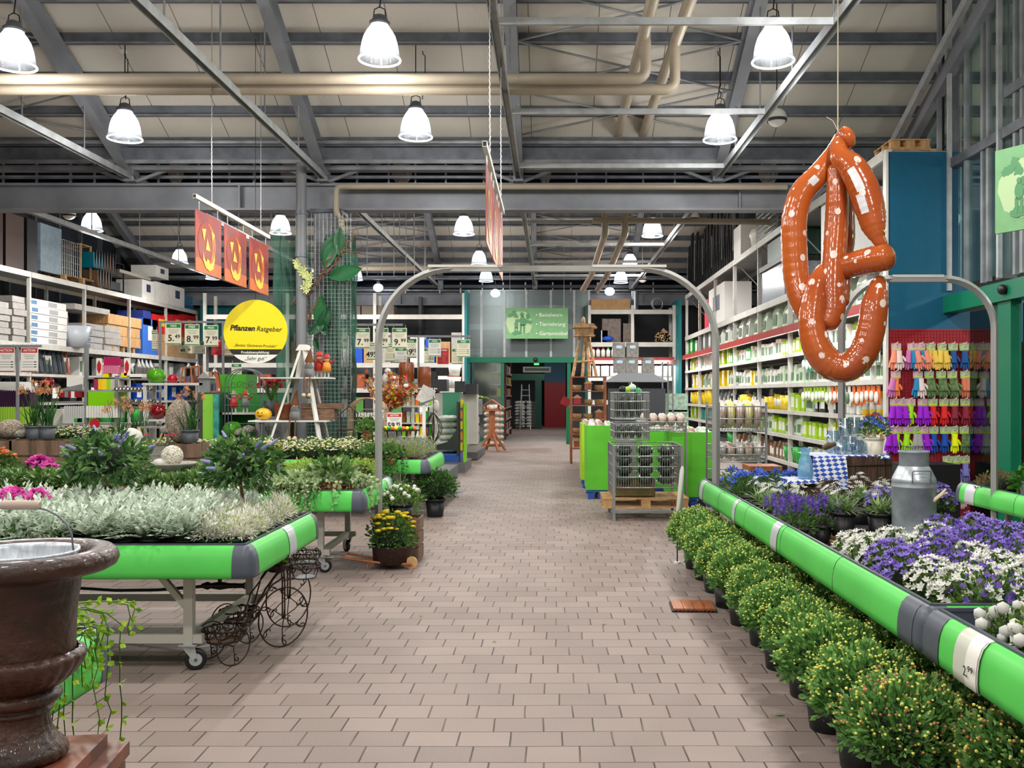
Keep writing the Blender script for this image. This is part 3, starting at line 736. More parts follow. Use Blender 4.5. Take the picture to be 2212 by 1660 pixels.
text('„Bestes Gärtnerei-Produkt“',0.055,mat('sign_olive',(90,84,20),.5),t,(0,-0.012,-0.20),rot=(PI/2,0.03,0),shear=.2)
text('Produktempfehlung:',0.05,PAPER,t,(0,-0.012,-0.298),bold=.001); text('„Sehr gut“',0.075,INK,t,(0,-0.012,-0.385),shear=.2)
MB().tube([(0,0.0,rd),(0,0,zr(13.6,1)-c.z)],0.004,INK,5).build('cord', t)
# ------------------------------------------------------------ arches
def arch(x0, x1, y, zt, rr, lab, base=0.0):
    t = thing('arch_frame', lab, 'arch', (0,y,0)); pts = [(x0,0,base)]
    for i in range(13):
        a = PI-PI/2*i/12; pts.append((x0+rr+rr*math.cos(a),0,zt-rr+rr*math.sin(a)))
    pts2 = [(x1,0,base)]
    for i in range(13):
        a = PI/2*i/12; pts2.append((x1-rr+rr*math.cos(a),0,zt-rr+rr*math.sin(a)))
    for q, nm in ((pts,'left_upright'),(pts2,'right_upright')):
        m = MB(); m.tube([Vector(p) for p in q],0.034,SHELFD,4,smooth=False); m.build(nm, t)
    m = MB(); m.bx(x0+rr-0.02,x1-rr+0.02,-0.024,0.024,zt-0.027,zt+0.027,SHELFD); m.build('crossbar', t)
    for s_ in ((x0+rr+0.12, x1-rr-0.12) if x1-x0 > 2 else ((x0+x1)/2,)):
        sl = .35 if x1-x0 > 2 else .22
        MB().bx(s_-sl,s_+sl,-0.03,0.03,zt+0.012,zt+0.036,SHELFM).build('sleeve', t)
    return t
arch(XF(818,9.0),XF(1546,9.0),9.0,2.79,0.70,'grey metal arch spanning the aisle between the green-edged tables')
arch(XF(1818,8.4),XF(2148,8.4),8.4,2.62,0.44,'grey metal arch behind the pretzel on the right')
# ------------------------------------------------------------ inflatable pretzel
PRET = mat('pretzel_vinyl',(180,88,36),0.16,0,col2=(160,72,30),scale=2,coat=0.6,bump=0.25,bscale=9)
t = thing('inflatable_pretzel','glossy orange-brown inflatable pretzel with white dots hanging on a string','inflatable', P(1806,300,7.5))
SCp = 2.678
def Q(cx, cy, dy): return P(1640+cx/SCp, 240+cy/SCp, 7.5+dy)-t.location
def smooth(pts, rs, n=10):
    out = []; ro = []
    N_ = len(pts)
    for i in range(N_-1):
        p0 = pts[max(i-1,0)]; p1 = pts[i]; p2 = pts[i+1]; p3 = pts[min(i+2,N_-1)]
        for k_ in range(n):
            u = k_/n
            out.append(0.5*((2*p1)+(p2-p0)*u+(2*p0-5*p1+4*p2-p3)*u*u+(3*p1-p0-3*p2+p3)*u*u*u)); ro.append(rs[i]+(rs[i+1]-rs[i])*u)
    out.append(pts[-1]); ro.append(rs[-1]); return out, ro
px1 = 7.5/FOC/SCp
def tubeP(mb, L_, dots=None, n=20):
    pts = [Q(a,b,c) for a,b,c,_ in L_]; rs = [d*px1 for *_, d in L_]
    o_, r_ = smooth(pts, rs)
    # pucker: seams pinch the vinyl slightly
    r_ = [q*(1+0.012*math.sin(i*1.9)) for i, q in enumerate(r_)]
    # rounded ends
    a, b = o_[0], o_[1]; d = (a-b).normalized(); e0 = [a+d*r_[0]*k_ for k_ in (0.62,0.45,0.22)]; f0 = [r_[0]*k_ for k_ in (0.12,0.62,0.9)]
    a, b = o_[-1], o_[-2]; d = (a-b).normalized(); e1 = [a+d*r_[-1]*k_ for k_ in (0.22,0.45,0.62)]; f1 = [r_[-1]*k_ for k_ in (0.9,0.62,0.12)]
    mb.tube(e0+o_+e1, f0+r_+f1, PRET, n)
    return o_, r_
m = MB(); paths = []
paths.append(tubeP(m,[(478,150,.05,40),(425,250,.1,50),(340,370,.12,66),(250,470,.14,72),(205,610,.15,76),(203,790,.15,76),(215,960,.14,76),(245,1090,.10,72),(290,1200,.06,60)]))
paths.append(tubeP(m,[(380,905,.04,35),(340,1000,.0,66),(312,1120,-.04,72),(305,1250,-.06,76),(340,1380,-.08,84),(420,1470,-.1,86),(515,1480,-.14,84),(600,1400,-.18,80),(645,1270,-.2,78),(668,1120,-.2,74),(690,1010,-.18,50),(697,975,-.17,34)]))
paths.append(tubeP(m,[(447,330,.0,50),(452,520,.02,66),(445,700,.02,68),(432,880,.0,68),(425,1020,-.02,72),(425,1150,-.04,72),(395,1230,-.05,60)]))
paths.append(tubeP(m,[(500,420,.16,44),(508,600,.18,44),(508,760,.16,44),(480,860,.1,50),(470,960,.05,60),(450,1100,.02,70)]))
paths.append(tubeP(m,[(455,170,.0,34),(470,260,-.06,62),(540,330,-.12,78),(600,440,-.17,86),(640,560,-.2,84),(662,660,-.22,70),(690,740,-.24,40),(715,775,-.24,30)]))
paths.append(tubeP(m,[(500,900,-.02,72),(580,880,-.10,74),(660,860,-.20,76),(735,845,-.28,76)]))
paths.append(tubeP(m,[(488,120,.0,36),(515,150,-.04,40),(525,195,-.02,30)]))
body = m.build('inflated_body', t)
m = MB(); DOT = mat('pretzel_dot',(226,206,196),0.2,coat=.5)
for o_, r_ in paths[:6]:
    L_ = len(o_); i = 5
    while i < L_-4:
        a = RN.uniform(PI*1.15, PI*1.85); i0 = i; c_ = o_[i]; tt = (o_[min(i+1,L_-1)]-o_[i-1]).normalized()
        fr = Vector((0,-1,0)); fr = (fr-tt*fr.dot(tt)).normalized(); sd = tt.cross(fr)
        th = RN.uniform(-1.15,1.15); nrm = fr*math.cos(th)+sd*math.sin(th); s2 = nrm.cross(tt)
        rd_ = RN.choice((.010,.016,.022,.025,.028)); n = 14; R_ = r_[i]
        vs = [c_+nrm*(R_*1.012)]
        for k_ in range(n):
            al = rd_*math.cos(2*PI*k_/n); be = rd_*1.15*math.sin(2*PI*k_/n); q = al/R_
            j = nrm*math.cos(q)+s2*math.sin(q); vs.append(c_+tt*be+j*(R_*1.008))
        m.add(vs,[(0,k_+1,(k_+1) % n+1) for k_ in range(n)],DOT,True)
        i += RN.choice((6,7,8,9))
o = m.build('white_dots', t); o['label'] = 'white salt dots printed on the pretzel'
m = MB(); o_, r_ = paths[4]
for i0, i1, th in ((22,33,-.55),(34,44,-.75)):
    vs = []; fs = []
    for i in range(i0, i1+1):
        tt = (o_[i+1]-o_[i-1]).normalized(); fr = Vector((0,-1,0)); fr = (fr-tt*fr.dot(tt)).normalized(); sd = tt.cross(fr)
        sgn = -1 if sd.x > 0 else 1
        for k_ in (-.28,0,.28):
            q = (th+k_)*-sgn; vs.append(o_[i]+(fr*math.cos(q)+sd*math.sin(q))*r_[i]*1.02)
    for i in range(i1-i0):
        a = i*3; fs += [(a,a+1,a+4,a+3),(a+1,a+2,a+5,a+4)]
    m.add(vs, fs, mat('vinyl_label',(206,204,206),.3), True)
m.build('care_labels', t)
o_, r_ = paths[0]; m = MB(); vs = []; fs = []
for i in range(22,27):
    tt = (o_[i+1]-o_[i-1]).normalized(); fr = Vector((0,-1,0)); fr = (fr-tt*fr.dot(tt)).normalized(); sd = tt.cross(fr)
    for q in (-.35,0,.3): vs.append(o_[i]+(fr*math.cos(q)+sd*math.sin(q))*r_[i]*1.02)
for i in range(4):
    a = i*3; fs += [(a,a+1,a+4,a+3),(a+1,a+2,a+5,a+4)]
m.add(vs, fs, MATS['vinyl_label'], True); m.build('care_label', t)
c0 = Q(455,115,0); m = MB(); m.tube([c0+Vector((0.01,0,-.06)),c0,c0+Vector((0,0,5.6))],0.005,mat('string',(200,190,160),.8),5); m.tube([c0,c0+Vector((-.04,0,.08)),c0+Vector((-.09,0,.11))],.003,MATS['string'],4); m.build('string', t)
# ------------------------------------------------------------ plant kit
class Kit:
    def __init__(s, seed): s.r = random.Random(seed)
    def udir(s, zmin=-0.2):
        while True:
            v = Vector((s.r.gauss(0,1), s.r.gauss(0,1), s.r.gauss(0,1)))
            if v.length > 0.01:
                v.normalize()
                if v.z > zmin: return v
    def leaf(s, mb, p, d, L, W, m, fold=0.15, up=None):
        d = d.normalized(); up = up or Vector((0,0,1))
        sd = d.cross(up)
        if sd.length < 0.05: sd = d.cross(Vector((1,0,0)))
        sd.normalize(); n = sd.cross(d); f = n*(W*fold)
        mb.add([p, p+d*L*0.5+sd*W/2+f, p+d*L, p+d*L*0.5-sd*W/2+f], [(0,1,2),(0,2,3)], m)
    def dome(s, mb, R, H, z0, n, L, W, m, inner=0.6, zmin=-0.15, upb=0.3, jit=0.6, c=(0,0)):
        for _ in range(n):
            d = s.udir(zmin); q = inner+(1-inner)*s.r.random()**0.6
            lump = 1+0.13*math.sin(d.x*7+1.3)*math.cos(d.y*8)+.05*math.sin(d.z*19+d.x*11)
            p = Vector((c[0]+d.x*R*q*lump, c[1]+d.y*R*q*lump, z0+d.z*H*q*lump))
            dd = d+Vector((s.r.uniform(-jit,jit), s.r.uniform(-jit,jit), s.r.uniform(-jit,jit)+upb))
            s.leaf(mb, p, dd, L*s.r.uniform(.7,1.2), W*s.r.uniform(.7,1.2), m, up=s.udir(-1))
    def core(s, mb, R, H, z0, m, c=(0,0)):
        mb.blob((c[0],c[1],z0), (R,R,H), m, 12, 8)
    def balls(s, mb, R, H, z0, n, r, m, zmin=0.1, c=(0,0), flat=1.0, q0=0.97, sides=5):
        for _ in range(n):
            d = s.udir(zmin); q = s.r.uniform(q0, q0+0.1); lump = 1+0.13*math.sin(d.x*7+1.3)*math.cos(d.y*8)+.05*math.sin(d.z*19+d.x*11)
            p = Vector((c[0]+d.x*R*q*lump, c[1]+d.y*R*q*lump, z0+d.z*H*q*lump)); rr = r*s.r.uniform(.7,1.2)
            mb.blob(p, (rr,rr,rr*flat), s.r.choice(m) if isinstance(m, list) else m, sides, 3)
    def star(s, mb, p, nrm, r, m, k=5, w=0.5, cup=0.35):
        nrm = nrm.normalized(); a = nrm.cross(Vector((0.3,0.2,0.9))).normalized(); b = nrm.cross(a); o = s.r.random()*6
        for i in range(k):
            t = o+2*PI*i/k; d = a*math.cos(t)+b*math.sin(t); e = nrm.cross(d)
            mb.add([p, p+d*r*.55+e*r*w*.5+nrm*r*cup*.4, p+d*r+nrm*r*cup, p+d*r*.55-e*r*w*.5+nrm*r*cup*.4], [(0,1,2,3)], m)
    def stars(s, mb, R, H, z0, n, r, m, zmin=0.15, c=(0,0), k=5, w=.6, q0=.97, cup=.35):
        for _ in range(n):
            d = s.udir(zmin); q = s.r.uniform(q0, q0+.12)
            p = Vector((c[0]+d.x*R*q, c[1]+d.y*R*q, z0+d.z*H*q))
            s.star(mb, p, d+Vector((0,0,.4))+s.udir(-1)*.4, r*s.r.uniform(.75,1.15), s.r.choice(m) if isinstance(m, list) else m, k, w, cup)
    def strap(s, mb, p, d, L, W, droop, m, K=5):
        d = d.normalized(); h = Vector((d.x,d.y,0)); h = h.normalized() if h.length > .01 else Vector((1,0,0)); sd = Vector((-h.y,h.x,0))
        vs = []; 
        for i in range(K+1):
            u = i/K; c = p+d*L*u-Vector((0,0,1))*droop*L*u*u; w_ = W/2*(1-u**2.5)*(.6+.8*min(u*3,1)*.5)
            vs += [c-sd*w_, c+sd*w_]
        mb.add(vs, [(2*i,2*i+1,2*i+3,2*i+2) for i in range(K)], m)
def pot(mb, r, h, m, rim=True, c=(0,0,0)):
    p = [(0,0.0),(r*.78,0),(r*.80,.004),(r*.97,h*.86),(r*.97,h*.86),(r*1.05,h*.87),(r*1.06,h),(r*.96,h),(r*.94,h*.9)]
    mb.lathe(p, m, c, 20); mb.lathe([(r*.95,h*.9),(0,h*.91)], SOIL, c, 20)
LM = dict(
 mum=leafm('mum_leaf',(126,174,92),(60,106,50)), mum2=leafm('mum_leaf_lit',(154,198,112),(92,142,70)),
 silver=leafm('silver_leaf',(236,242,232),(150,172,144),.7,.2), twig=leafm('silver_twig',(250,248,240),(196,194,178),.7,.15),
 dark=leafm('dark_leaf',(80,120,62),(34,66,34),.35,.25), mid=leafm('mid_leaf',(112,150,74),(52,92,42)), lime=leafm('lime_leaf',(182,202,92),(110,146,56)),
 ivy=leafm('ivy_leaf',(214,224,184),(110,146,84)), ivyl=leafm('ivy_lime_leaf',(178,208,58),(104,150,34)), sedum=leafm('sedum_leaf',(142,104,78),(88,104,52)),
 grass=leafm('edelweiss_leaf',(174,198,134),(84,124,68)), camp=leafm('bellflower_leaf',(120,156,64),(40,78,30)), basil=leafm('basil_leaf',(70,140,44),(30,80,24)),
 paw=leafm('strap_leaf',(62,112,50),(28,66,30)), heath=leafm('heath_leaf',(182,190,112),(110,134,64)))
def fm(n, c, v=None): return leafm(n, c, v or tuple(x*.8 for x in c), .6, .3)
F_ = dict(yellow=fm('petal_yellow',(244,214,40)), white=fm('petal_white',(246,244,238),(220,220,214)), cream=fm('petal_cream',(240,234,180),(224,222,160)),
 purple=fm('petal_purple',(168,142,226),(118,92,196)), violet=fm('petal_violet',(124,92,192),(92,62,160)), pink=fm('petal_pink',(236,110,200),(206,60,160)),
 blue=fm('petal_blue',(90,124,226),(56,84,190)), orange=fm('petal_orange',(222,120,60),(190,84,40)), red=fm('petal_red',(196,32,44),(140,16,30)),
 lilac=fm('petal_lilac',(176,176,222),(130,126,190)), salmon=fm('petal_salmon',(222,160,110),(214,140,100)), tan=fm('petal_tan',(196,142,96),(150,104,70)), bud=fm('bud_yellow',(246,244,140),(226,226,104)),
 autumn=fm('petal_autumn',(226,150,60),(196,96,44)))
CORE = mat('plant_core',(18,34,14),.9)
def plant(name, cat, seed, potspec, build, flowers=None, group=None, core=None):
    """thing > pot, foliage, blossoms"""
    t = thing(name, name.replace('_',' '), cat, group=group); k = Kit(seed)
    if potspec:
        m = MB(); pot(m, *potspec); m.build('pot', t)
    m = MB(); build(k, m)
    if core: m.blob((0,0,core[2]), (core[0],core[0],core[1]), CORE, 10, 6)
    m.build('foliage', t)
    if flowers:
        m = MB(); flowers(k, m); m.build('blossoms', t)
    return t
# ------------------------------------------------------------ prototypes
def mumfn(sd, nb=380, cols=None):
    cols = cols or [F_['bud']]
    return plant('potted_chrysanthemum','potted plant',sd,(.112,.19,POTB),
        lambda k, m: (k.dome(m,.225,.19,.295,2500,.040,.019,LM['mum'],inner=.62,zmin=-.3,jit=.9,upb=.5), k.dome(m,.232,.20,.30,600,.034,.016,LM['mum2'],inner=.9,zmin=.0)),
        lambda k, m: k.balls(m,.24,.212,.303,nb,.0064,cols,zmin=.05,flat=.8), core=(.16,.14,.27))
mumA = [mumfn(1), mumfn(2)]; mumB = mumfn(3, 420, [F_['bud'],F_['salmon'],F_['salmon'],F_['bud'],F_['bud']])
def silverfn(k, m):
    for _ in range(46):
        a = k.r.uniform(0,2*PI); e = k.r.uniform(.35,1.35); d = Vector((math.cos(a)*math.cos(e), math.sin(a)*math.cos(e), math.sin(e)))
        L_ = k.r.uniform(.10,.19); b = Vector((k.r.uniform(-.03,.03),k.r.uniform(-.03,.03),.09)); 
        for j in range(2,8):
            u = j/7; p = b+d*L_*u-Vector((0,0,.03*u*u)); sd = Vector((-d.y,d.x,.2)).normalized()
            for s_ in (1,-1): k.leaf(m,p,sd*s_+d*.8,.040*(1.1-.5*abs(u-.6)),.017,LM['silver'])
        k.leaf(m,b+d*L_*.9,d,.03,.02,LM['silver'])
silver = plant('dusty_miller','potted plant',5,(.055,.09,POTB),silverfn,core=(.05,.05,.11)); silver2 = plant('dusty_miller','potted plant',6,(.055,.09,POTB),silverfn,core=(.05,.05,.11))
def lambfn(k, m):
    k.dome(m,.085,.12,.10,120,.06,.028,LM['silver'],inner=.4,upb=.5); k.dome(m,.08,.10,.10,60,.05,.03,LM['mid'],inner=.4,upb=.3)
lamb = plant('lambs_ear','potted plant',7,(.055,.09,POTB),lambfn)
def caloc(k, m):
    k.dome(m,.10,.14,.10,80,.03,.012,LM['lime'],inner=.3,zmin=-.2)
    for _ in range(900):
        d = k.udir(.0); p = Vector((d.x*.11*k.r.random(), d.y*.11*k.r.random(), .11+d.z*.14*k.r.random()))
        k.leaf(m,p,d+k.udir(-1)*.7,.036,.0062,LM['twig'])
calo = plant('silver_bush','potted plant',8,(.06,.10,mat('pot_dark_green',(20,58,34),.5)),caloc)
cyclam = plant('cyclamen','potted plant',9,(.06,.09,POTB),lambda k, m: k.dome(m,.11,.09,.10,120,.06,.055,LM['mid'],inner=.6),
    lambda k, m: k.stars(m,.09,.14,.13,46,.040,F_['pink'],zmin=.3,w=.9,cup=.8))
def hebe(sd, W_=.27):
    t = plant('standard_shrub','tree in pot',sd,(.09,.13,POTB),lambda k, m: (k.dome(m,W_*.95,.17,.49,430,.080,.034,LM['dark'],inner=.35,zmin=-.75,jit=1.1,upb=-.25), k.dome(m,W_*.95,.17,.49,190,.072,.030,LM['mid'],inner=.85,zmin=-.3,jit=1.2,upb=.1)),  # lighter outer leaves paint the light falling on the crown
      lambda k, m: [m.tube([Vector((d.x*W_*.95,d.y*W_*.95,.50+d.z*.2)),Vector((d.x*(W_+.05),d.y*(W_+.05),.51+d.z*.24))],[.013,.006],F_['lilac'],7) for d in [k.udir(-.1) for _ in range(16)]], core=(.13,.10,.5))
    m = MB(); m.tube([(0,0,.1),(.01,0,.25),(-.01,.01,.38),(0,0,.55)],[.012,.012,.011,.008],WOOD,8); m.build('trunk', t); return t
hebe1 = hebe(10); hebe2 = hebe(11,.25)
primu = plant('leafy_pot_plant','potted plant',12,(.06,.09,TERRA),lambda k, m: (k.dome(m,.12,.10,.11,170,.055,.036,LM['mid'],inner=.5), k.dome(m,.11,.09,.12,70,.045,.03,LM['ivy'],inner=.8)))
def ivyfn(front=True, lm='ivy', n=15, L_=.42, lf=.036, mound=160, mr=.13):
    def f(k, m):
        k.dome(m,mr,.12,.10,mound,lf*1.1,lf,LM[lm],inner=.5)
        for _ in range(n):
            a = (-PI/2+k.r.uniform(-1.1,1.1)) if front else k.r.uniform(0,2*PI); h = Vector((math.cos(a),math.sin(a),0)); out = k.r.uniform(.14,.24)+(.12*k.r.random() if lm == 'ivyl' else 0); Ls = L_*k.r.uniform(.4,1); pts = []
            for j in range(12):
                u = j/11*Ls
                p = h*min(u*1.1,out)+Vector((k.r.uniform(-.01,.01),k.r.uniform(-.01,.01),.13+.03*math.sin(min(u/out,1)*PI)-max(0,u*1.1-out)*.95)); pts.append(p)
                for _ in range(2): k.leaf(m,p,h+k.udir(-1)*1.0-Vector((0,0,.3)),lf,lf*.85,LM[lm],up=k.udir(-1))
            m.tube(pts,.0022,LM['mid'],4,caps=False)
    return f
ivy = [plant('variegated_ivy','potted plant',s_,(.065,.09,TERRA),ivyfn()) for s_ in (13,14)]
ivyg = plant('hanging_ivy','potted plant',15,(.065,.09,TERRA),ivyfn(True,'mid',16,.5,.038,200,.15))
euon = plant('lime_leaved_shrub','potted plant',16,(.07,.10,TERRA),lambda k, m: k.dome(m,.15,.13,.12,420,.026,.018,LM['lime'],inner=.6,zmin=-.2), core=(.1,.08,.12))
sedum = plant('sedum','potted plant',17,(.07,.10,TERRA),lambda k, m: k.dome(m,.16,.10,.12,420,.026,.016,LM['sedum'],inner=.6), core=(.1,.06,.12))
MAG = mat('pot_magenta',(168,24,92),.4)
def smallmum(sd, col):
    return plant('small_chrysanthemum','potted plant',sd,(.065,.09,MAG),lambda k, m: k.dome(m,.13,.12,.12,240,.035,.018,LM['mid'],inner=.6,zmin=-.3),
        lambda k, m: k.balls(m,.128,.125,.125,90,.015,col,zmin=.25,flat=.45,sides=7), core=(.09,.08,.12))
smC, smY, smW = smallmum(18,[F_['cream'],F_['cream'],F_['white']]), smallmum(19,[F_['yellow'],F_['cream'],F_['yellow']]), smallmum(20,[F_['white'],F_['cream']])
heath = plant('heather','potted plant',21,(.065,.10,mat('pot_aubergine',(64,30,50),.5)),lambda k, m: k.dome(m,.15,.19,.10,700,.035,.006,LM['heath'],inner=.4,upb=.7,zmin=-.1),lambda k, m: k.balls(m,.14,.18,.10,50,.008,F_['lilac'],zmin=.1))
edelw = []
for s_ in (22,23):
    def ef(k, m):
        for _ in range(95):
            a = k.r.uniform(0,2*PI); e = k.r.uniform(.25,1.4); k.strap(m,Vector((k.r.uniform(-.04,.04),k.r.uniform(-.04,.04),.16)),Vector((math.cos(a)*math.cos(e),math.sin(a)*math.cos(e),math.sin(e))),k.r.uniform(.12,.22),.013,.35,LM['grass'])
    edelw.append(plant('potted_edelweiss','potted plant',s_,(.085,.16,POTB),ef,lambda k, m: k.stars(m,.12,.16,.19,17,.026,F_['white'],zmin=.5,k=7,w=.3,cup=.1)))
def campfn(sd, cols, n=120, H=.14):
    return plant('potted_bellflower','potted plant',sd,(.058,.09,POTB),lambda k, m: k.dome(m,.12,H,.09,330,.030,.016,LM['camp'],inner=.45,zmin=-.2,upb=.5),
        lambda k, m: k.stars(m,.125,H+.015,.10,n,.0185,cols,zmin=.12,w=.7,cup=.55,q0=.92), core=(.08,.09,.09))
campP = [campfn(24,[F_['purple']]), campfn(25,[F_['purple'],F_['purple'],F_['violet']])]; campW = [campfn(26,[F_['white']]), campfn(27,[F_['white']],110)]
campV = campfn(28,[F_['violet'],F_['white'],F_['violet']],60,.20)
rosew = plant('white_double_flower','potted plant',29,(.06,.09,POTB),lambda k, m: k.dome(m,.12,.13,.09,300,.032,.02,LM['camp'],inner=.5),lambda k, m: k.balls(m,.12,.135,.10,34,.022,F_['white'],zmin=.2,sides=8), core=(.08,.08,.09))
gent = plant('gentian','potted plant',30,(.06,.09,POTB),lambda k, m: k.dome(m,.11,.14,.10,220,.05,.014,LM['mid'],inner=.3,upb=.6),lambda k, m: k.stars(m,.11,.16,.10,15,.032,F_['blue'],zmin=.3,cup=.9))
lav = plant('purple_salvia','potted plant',31,(.075,.11,POTB),lambda k, m: k.dome(m,.13,.17,.12,420,.03,.012,LM['mid'],inner=.3,zmin=-.3,upb=.5),
    lambda k, m: [k.stars(m,.03,.06,0.0,5,.018,F_['violet'],c=(0,0)) for _ in ()] or [k.star(m,Vector((math.cos(a)*q,math.sin(a)*q,.19+j*.014+.05*(1-q*6))),Vector((k.r.uniform(-1,1),k.r.uniform(-1,1),.4)),.014,F_['violet'],4,.7) for a,q in [(k.r.uniform(0,6.28),k.r.uniform(0,.15)) for _ in range(34)] for j in range(6)])
def paw(sd):
    def f(k, m):
        for _ in range(34):
            a = k.r.uniform(0,6.28); e = k.r.uniform(.9,1.5); k.strap(m,Vector((k.r.uniform(-.05,.05),k.r.uniform(-.05,.05),.13)),Vector((math.cos(a)*math.cos(e),math.sin(a)*math.cos(e),math.sin(e))),k.r.uniform(.25,.42),.016,.18,LM['paw'])
        for _ in range(8):
            a = k.r.uniform(0,6.28); x, y = math.cos(a)*.13, math.sin(a)*.13; m.tube([(0,0,.13),(x*.5,y*.5,.35),(x,y,k.r.uniform(.5,.6))],.003,LM['paw'],4)
    def g(k, m):
        for _ in range(8):
            a = k.r.uniform(0,6.28); x, y, z = math.cos(a)*.13, math.sin(a)*.13, k.r.uniform(.5,.6)
            for _ in range(7): k.star(m,Vector((x+k.r.uniform(-.03,.03),y+k.r.uniform(-.03,.03),z+k.r.uniform(-.04,.02))),k.udir(-.3),.022,k.r.choice([F_['tan'],F_['salmon']]),4,.5,.7)
    return plant('kangaroo_paw','potted plant',sd,(.09,.14,mat('pot_slate',(66,70,76),.5)),f,g)
paws = paw(32)
# ------------------------------------------------------------ display tables
PROF = [(0.0,0.755),(0.022,0.748),(0.042,0.725),(0.055,0.69),(0.061,0.65),(0.063,0.61),(0.060,0.575),(0.050,0.572)]
def skirt(mb, a, b, out, m, off=0.0, lo=0, hi=99):
    """curved apron from a to b (xy), bulging along out"""
    a = Vector((a[0],a[1],0)); b = Vector((b[0],b[1],0)); o_ = Vector((out[0],out[1],0)); pr = PROF[lo:hi]
    vs = [p+o_*(d+off)+Vector((0,0,z)) for p in (a,b) for d, z in pr]; n = len(pr)
    mb.add(vs, [(i,i+1,n+i+1,n+i) for i in range(n-1)], m, True); return mb
def corner(mb, c, a0, m, off=0.002):
    vs = []; n = len(PROF); K = 8
    for j in range(K+1):
        a = a0+PI/2*j/K
        for d, z in PROF: vs.append((c[0]+math.cos(a)*(d+off), c[1]+math.sin(a)*(d+off), z))
    mb.add(vs, [(j*n+i,j*n+i+1,(j+1)*n+i+1,(j+1)*n+i) for j in range(K) for i in range(n-1)], m, True)
def caster(t, x, y, ang=0.5):
    m = MB(); m.box((x,y,.150),(.10,.09,.006),RAILM); dx, dy = math.cos(ang), math.sin(ang)
    for s_ in (1,-1):
        sx, sy = -dy*.024*s_, dx*.024*s_
        m.prism([(x+sx-dx*.045,y+sy-dy*.045,.148),(x+sx+dx*.03,y+sy+dy*.03,.148),(x+sx+dx*.045,y+sy+dy*.045,.055),(x+sx+dx*.025,y+sy+dy*.025,.05)],(0,0,0),(-dy*.003,dx*.003,0),RAILM)
    m.box((x+dx*.07,y+dy*.07,.135),(.08,.03,.008),RAILM,rz=ang)
    c = m.build('caster', t)
    wv = Vector((-dy,dx,0)); p = Vector((x+dx*.035,y+dy*.035,.0615)); m = MB()
    m.tube([p-wv*.017,p-wv*.014,p+wv*.014,p+wv*.017],[.052,.061,.061,.052],BLACK,22); m.tube([p-wv*.019,p+wv*.019],.036,RAILM,18); m.tube([p-wv*.024,p+wv*.024],.010,STEELD,10); m.build('wheel', c)
def table(lab, x0, x1, y0, y1, sides='FRBL', tray=0.66, legs=None, wheels=True, segs=None):
    t = thing('display_table', lab, 'display table', group='green-edged plant display tables')
    FR = mat('frame_grey',(176,172,164),.45,.15)
    xl, xr, yl, yr = x0+.38, x1-.38, y0+.18, y1-.12
    for x in (xl, xr):
        for y in (yl, yr): MB().bx(x-.026,x+.026,y-.026,y+.026,.15 if wheels else 0,tray-.03,FR).build('leg', t)
    m = MB()
    for y in (yl, yr): m.bx(x0+.3,x1-.3,y-.022,y+.022,.16,.21,FR)
    for x in (xl, xr): m.bx(x-.022,x+.022,yl,yr,.16,.21,FR)
    for x in (xl, xr, (xl+xr)/2): m.bx(x-.022,x+.022,y0+.03,y1-.03,tray-.06,tray-.02,FR)
    for x, s_ in ((xl,-1),(xr,1)): m.bar((x,yl,.35),(x+s_*-.22,yl,tray-.05),.035,.035,FR)
    for y in (y0+.08,y1-.08): m.bx(x0+.03,x1-.03,y-.02,y+.02,.575,.615,FR)
    m.build('frame', t)
    MB().bx(x0+.01,x1-.01,y0+.01,y1-.01,tray-.02,tray,mat('tray_black',(30,32,34),.5)).build('tray', t)
    m = MB()
    for a, b in (((x0,y0),(x1,y0)),((x0,y1),(x1,y1)),((x0,y0),(x0,y1)),((x1,y0),(x1,y1))): m.bar((a[0],a[1],.755),(b[0],b[1],.755),.014,.014,CORNER); 
    for a, b in (((x0,y0),(x1,y0)),((x0,y1),(x1,y1)),((x0,y0),(x0,y1)),((x1,y0),(x1,y1))): m.bar((a[0],a[1],.70),(b[0],b[1],.70),.006,.10,CORNER)
    m.build('edge_rail', t)
    E = {'F':((x0,y0),(x1,y0),(0,-1)),'B':((x0,y1),(x1,y1),(0,1)),'L':((x0,y0),(x0,y1),(-1,0)),'R':((x1,y0),(x1,y1),(1,0))}
    for s_ in sides:
        a, b, o_ = E[s_]; L_ = (Vector(b)-Vector(a)).length; k_ = max(1, round(L_/1.0)) if segs is None else segs
        av, bv = Vector(a), Vector(b)
        for i in range(k_):
            p, q = av.lerp(bv, max(i/k_, .04/L_)+(.0015 if i else 0)), av.lerp(bv, min((i+1)/k_, 1-.04/L_))
            mb = MB(); skirt(mb, p, q, o_, GREENP); skirt(mb, p, q, o_, CORNER, .0015, 6, 8); mb.build('green_apron', t)
    for (s1, s2, c, a0, d1, d2) in (('F','R',(x1,y0),-PI/2,(-1,0),(0,1)),('B','R',(x1,y1),0,(-1,0),(0,-1)),('F','L',(x0,y0),PI,(1,0),(0,1)),('B','L',(x0,y1),PI/2,(1,0),(0,-1))):
        if s1 in sides and s2 in sides:
            m = MB(); corner(m, c, a0, CORNER)
            for d, o_ in ((d1, E[s1][2]),(d2, E[s2][2])): skirt(m, c, (c[0]+d[0]*.055, c[1]+d[1]*.055), o_, CORNER, .002)
            m.build('corner_cap', t)
    if wheels:
        for x in (xl, xr):
            for y in (yl, yr): caster(t, x, y, .3 if y == yl else 2.2)
    return t
def lstrip(t, a, b, out, m=STRIP, off=.004, lo=0, hi=99, name='price_strip'):
    mb = MB(); skirt(mb, a, b, out, m, off, lo, hi); return mb.build(name, t)
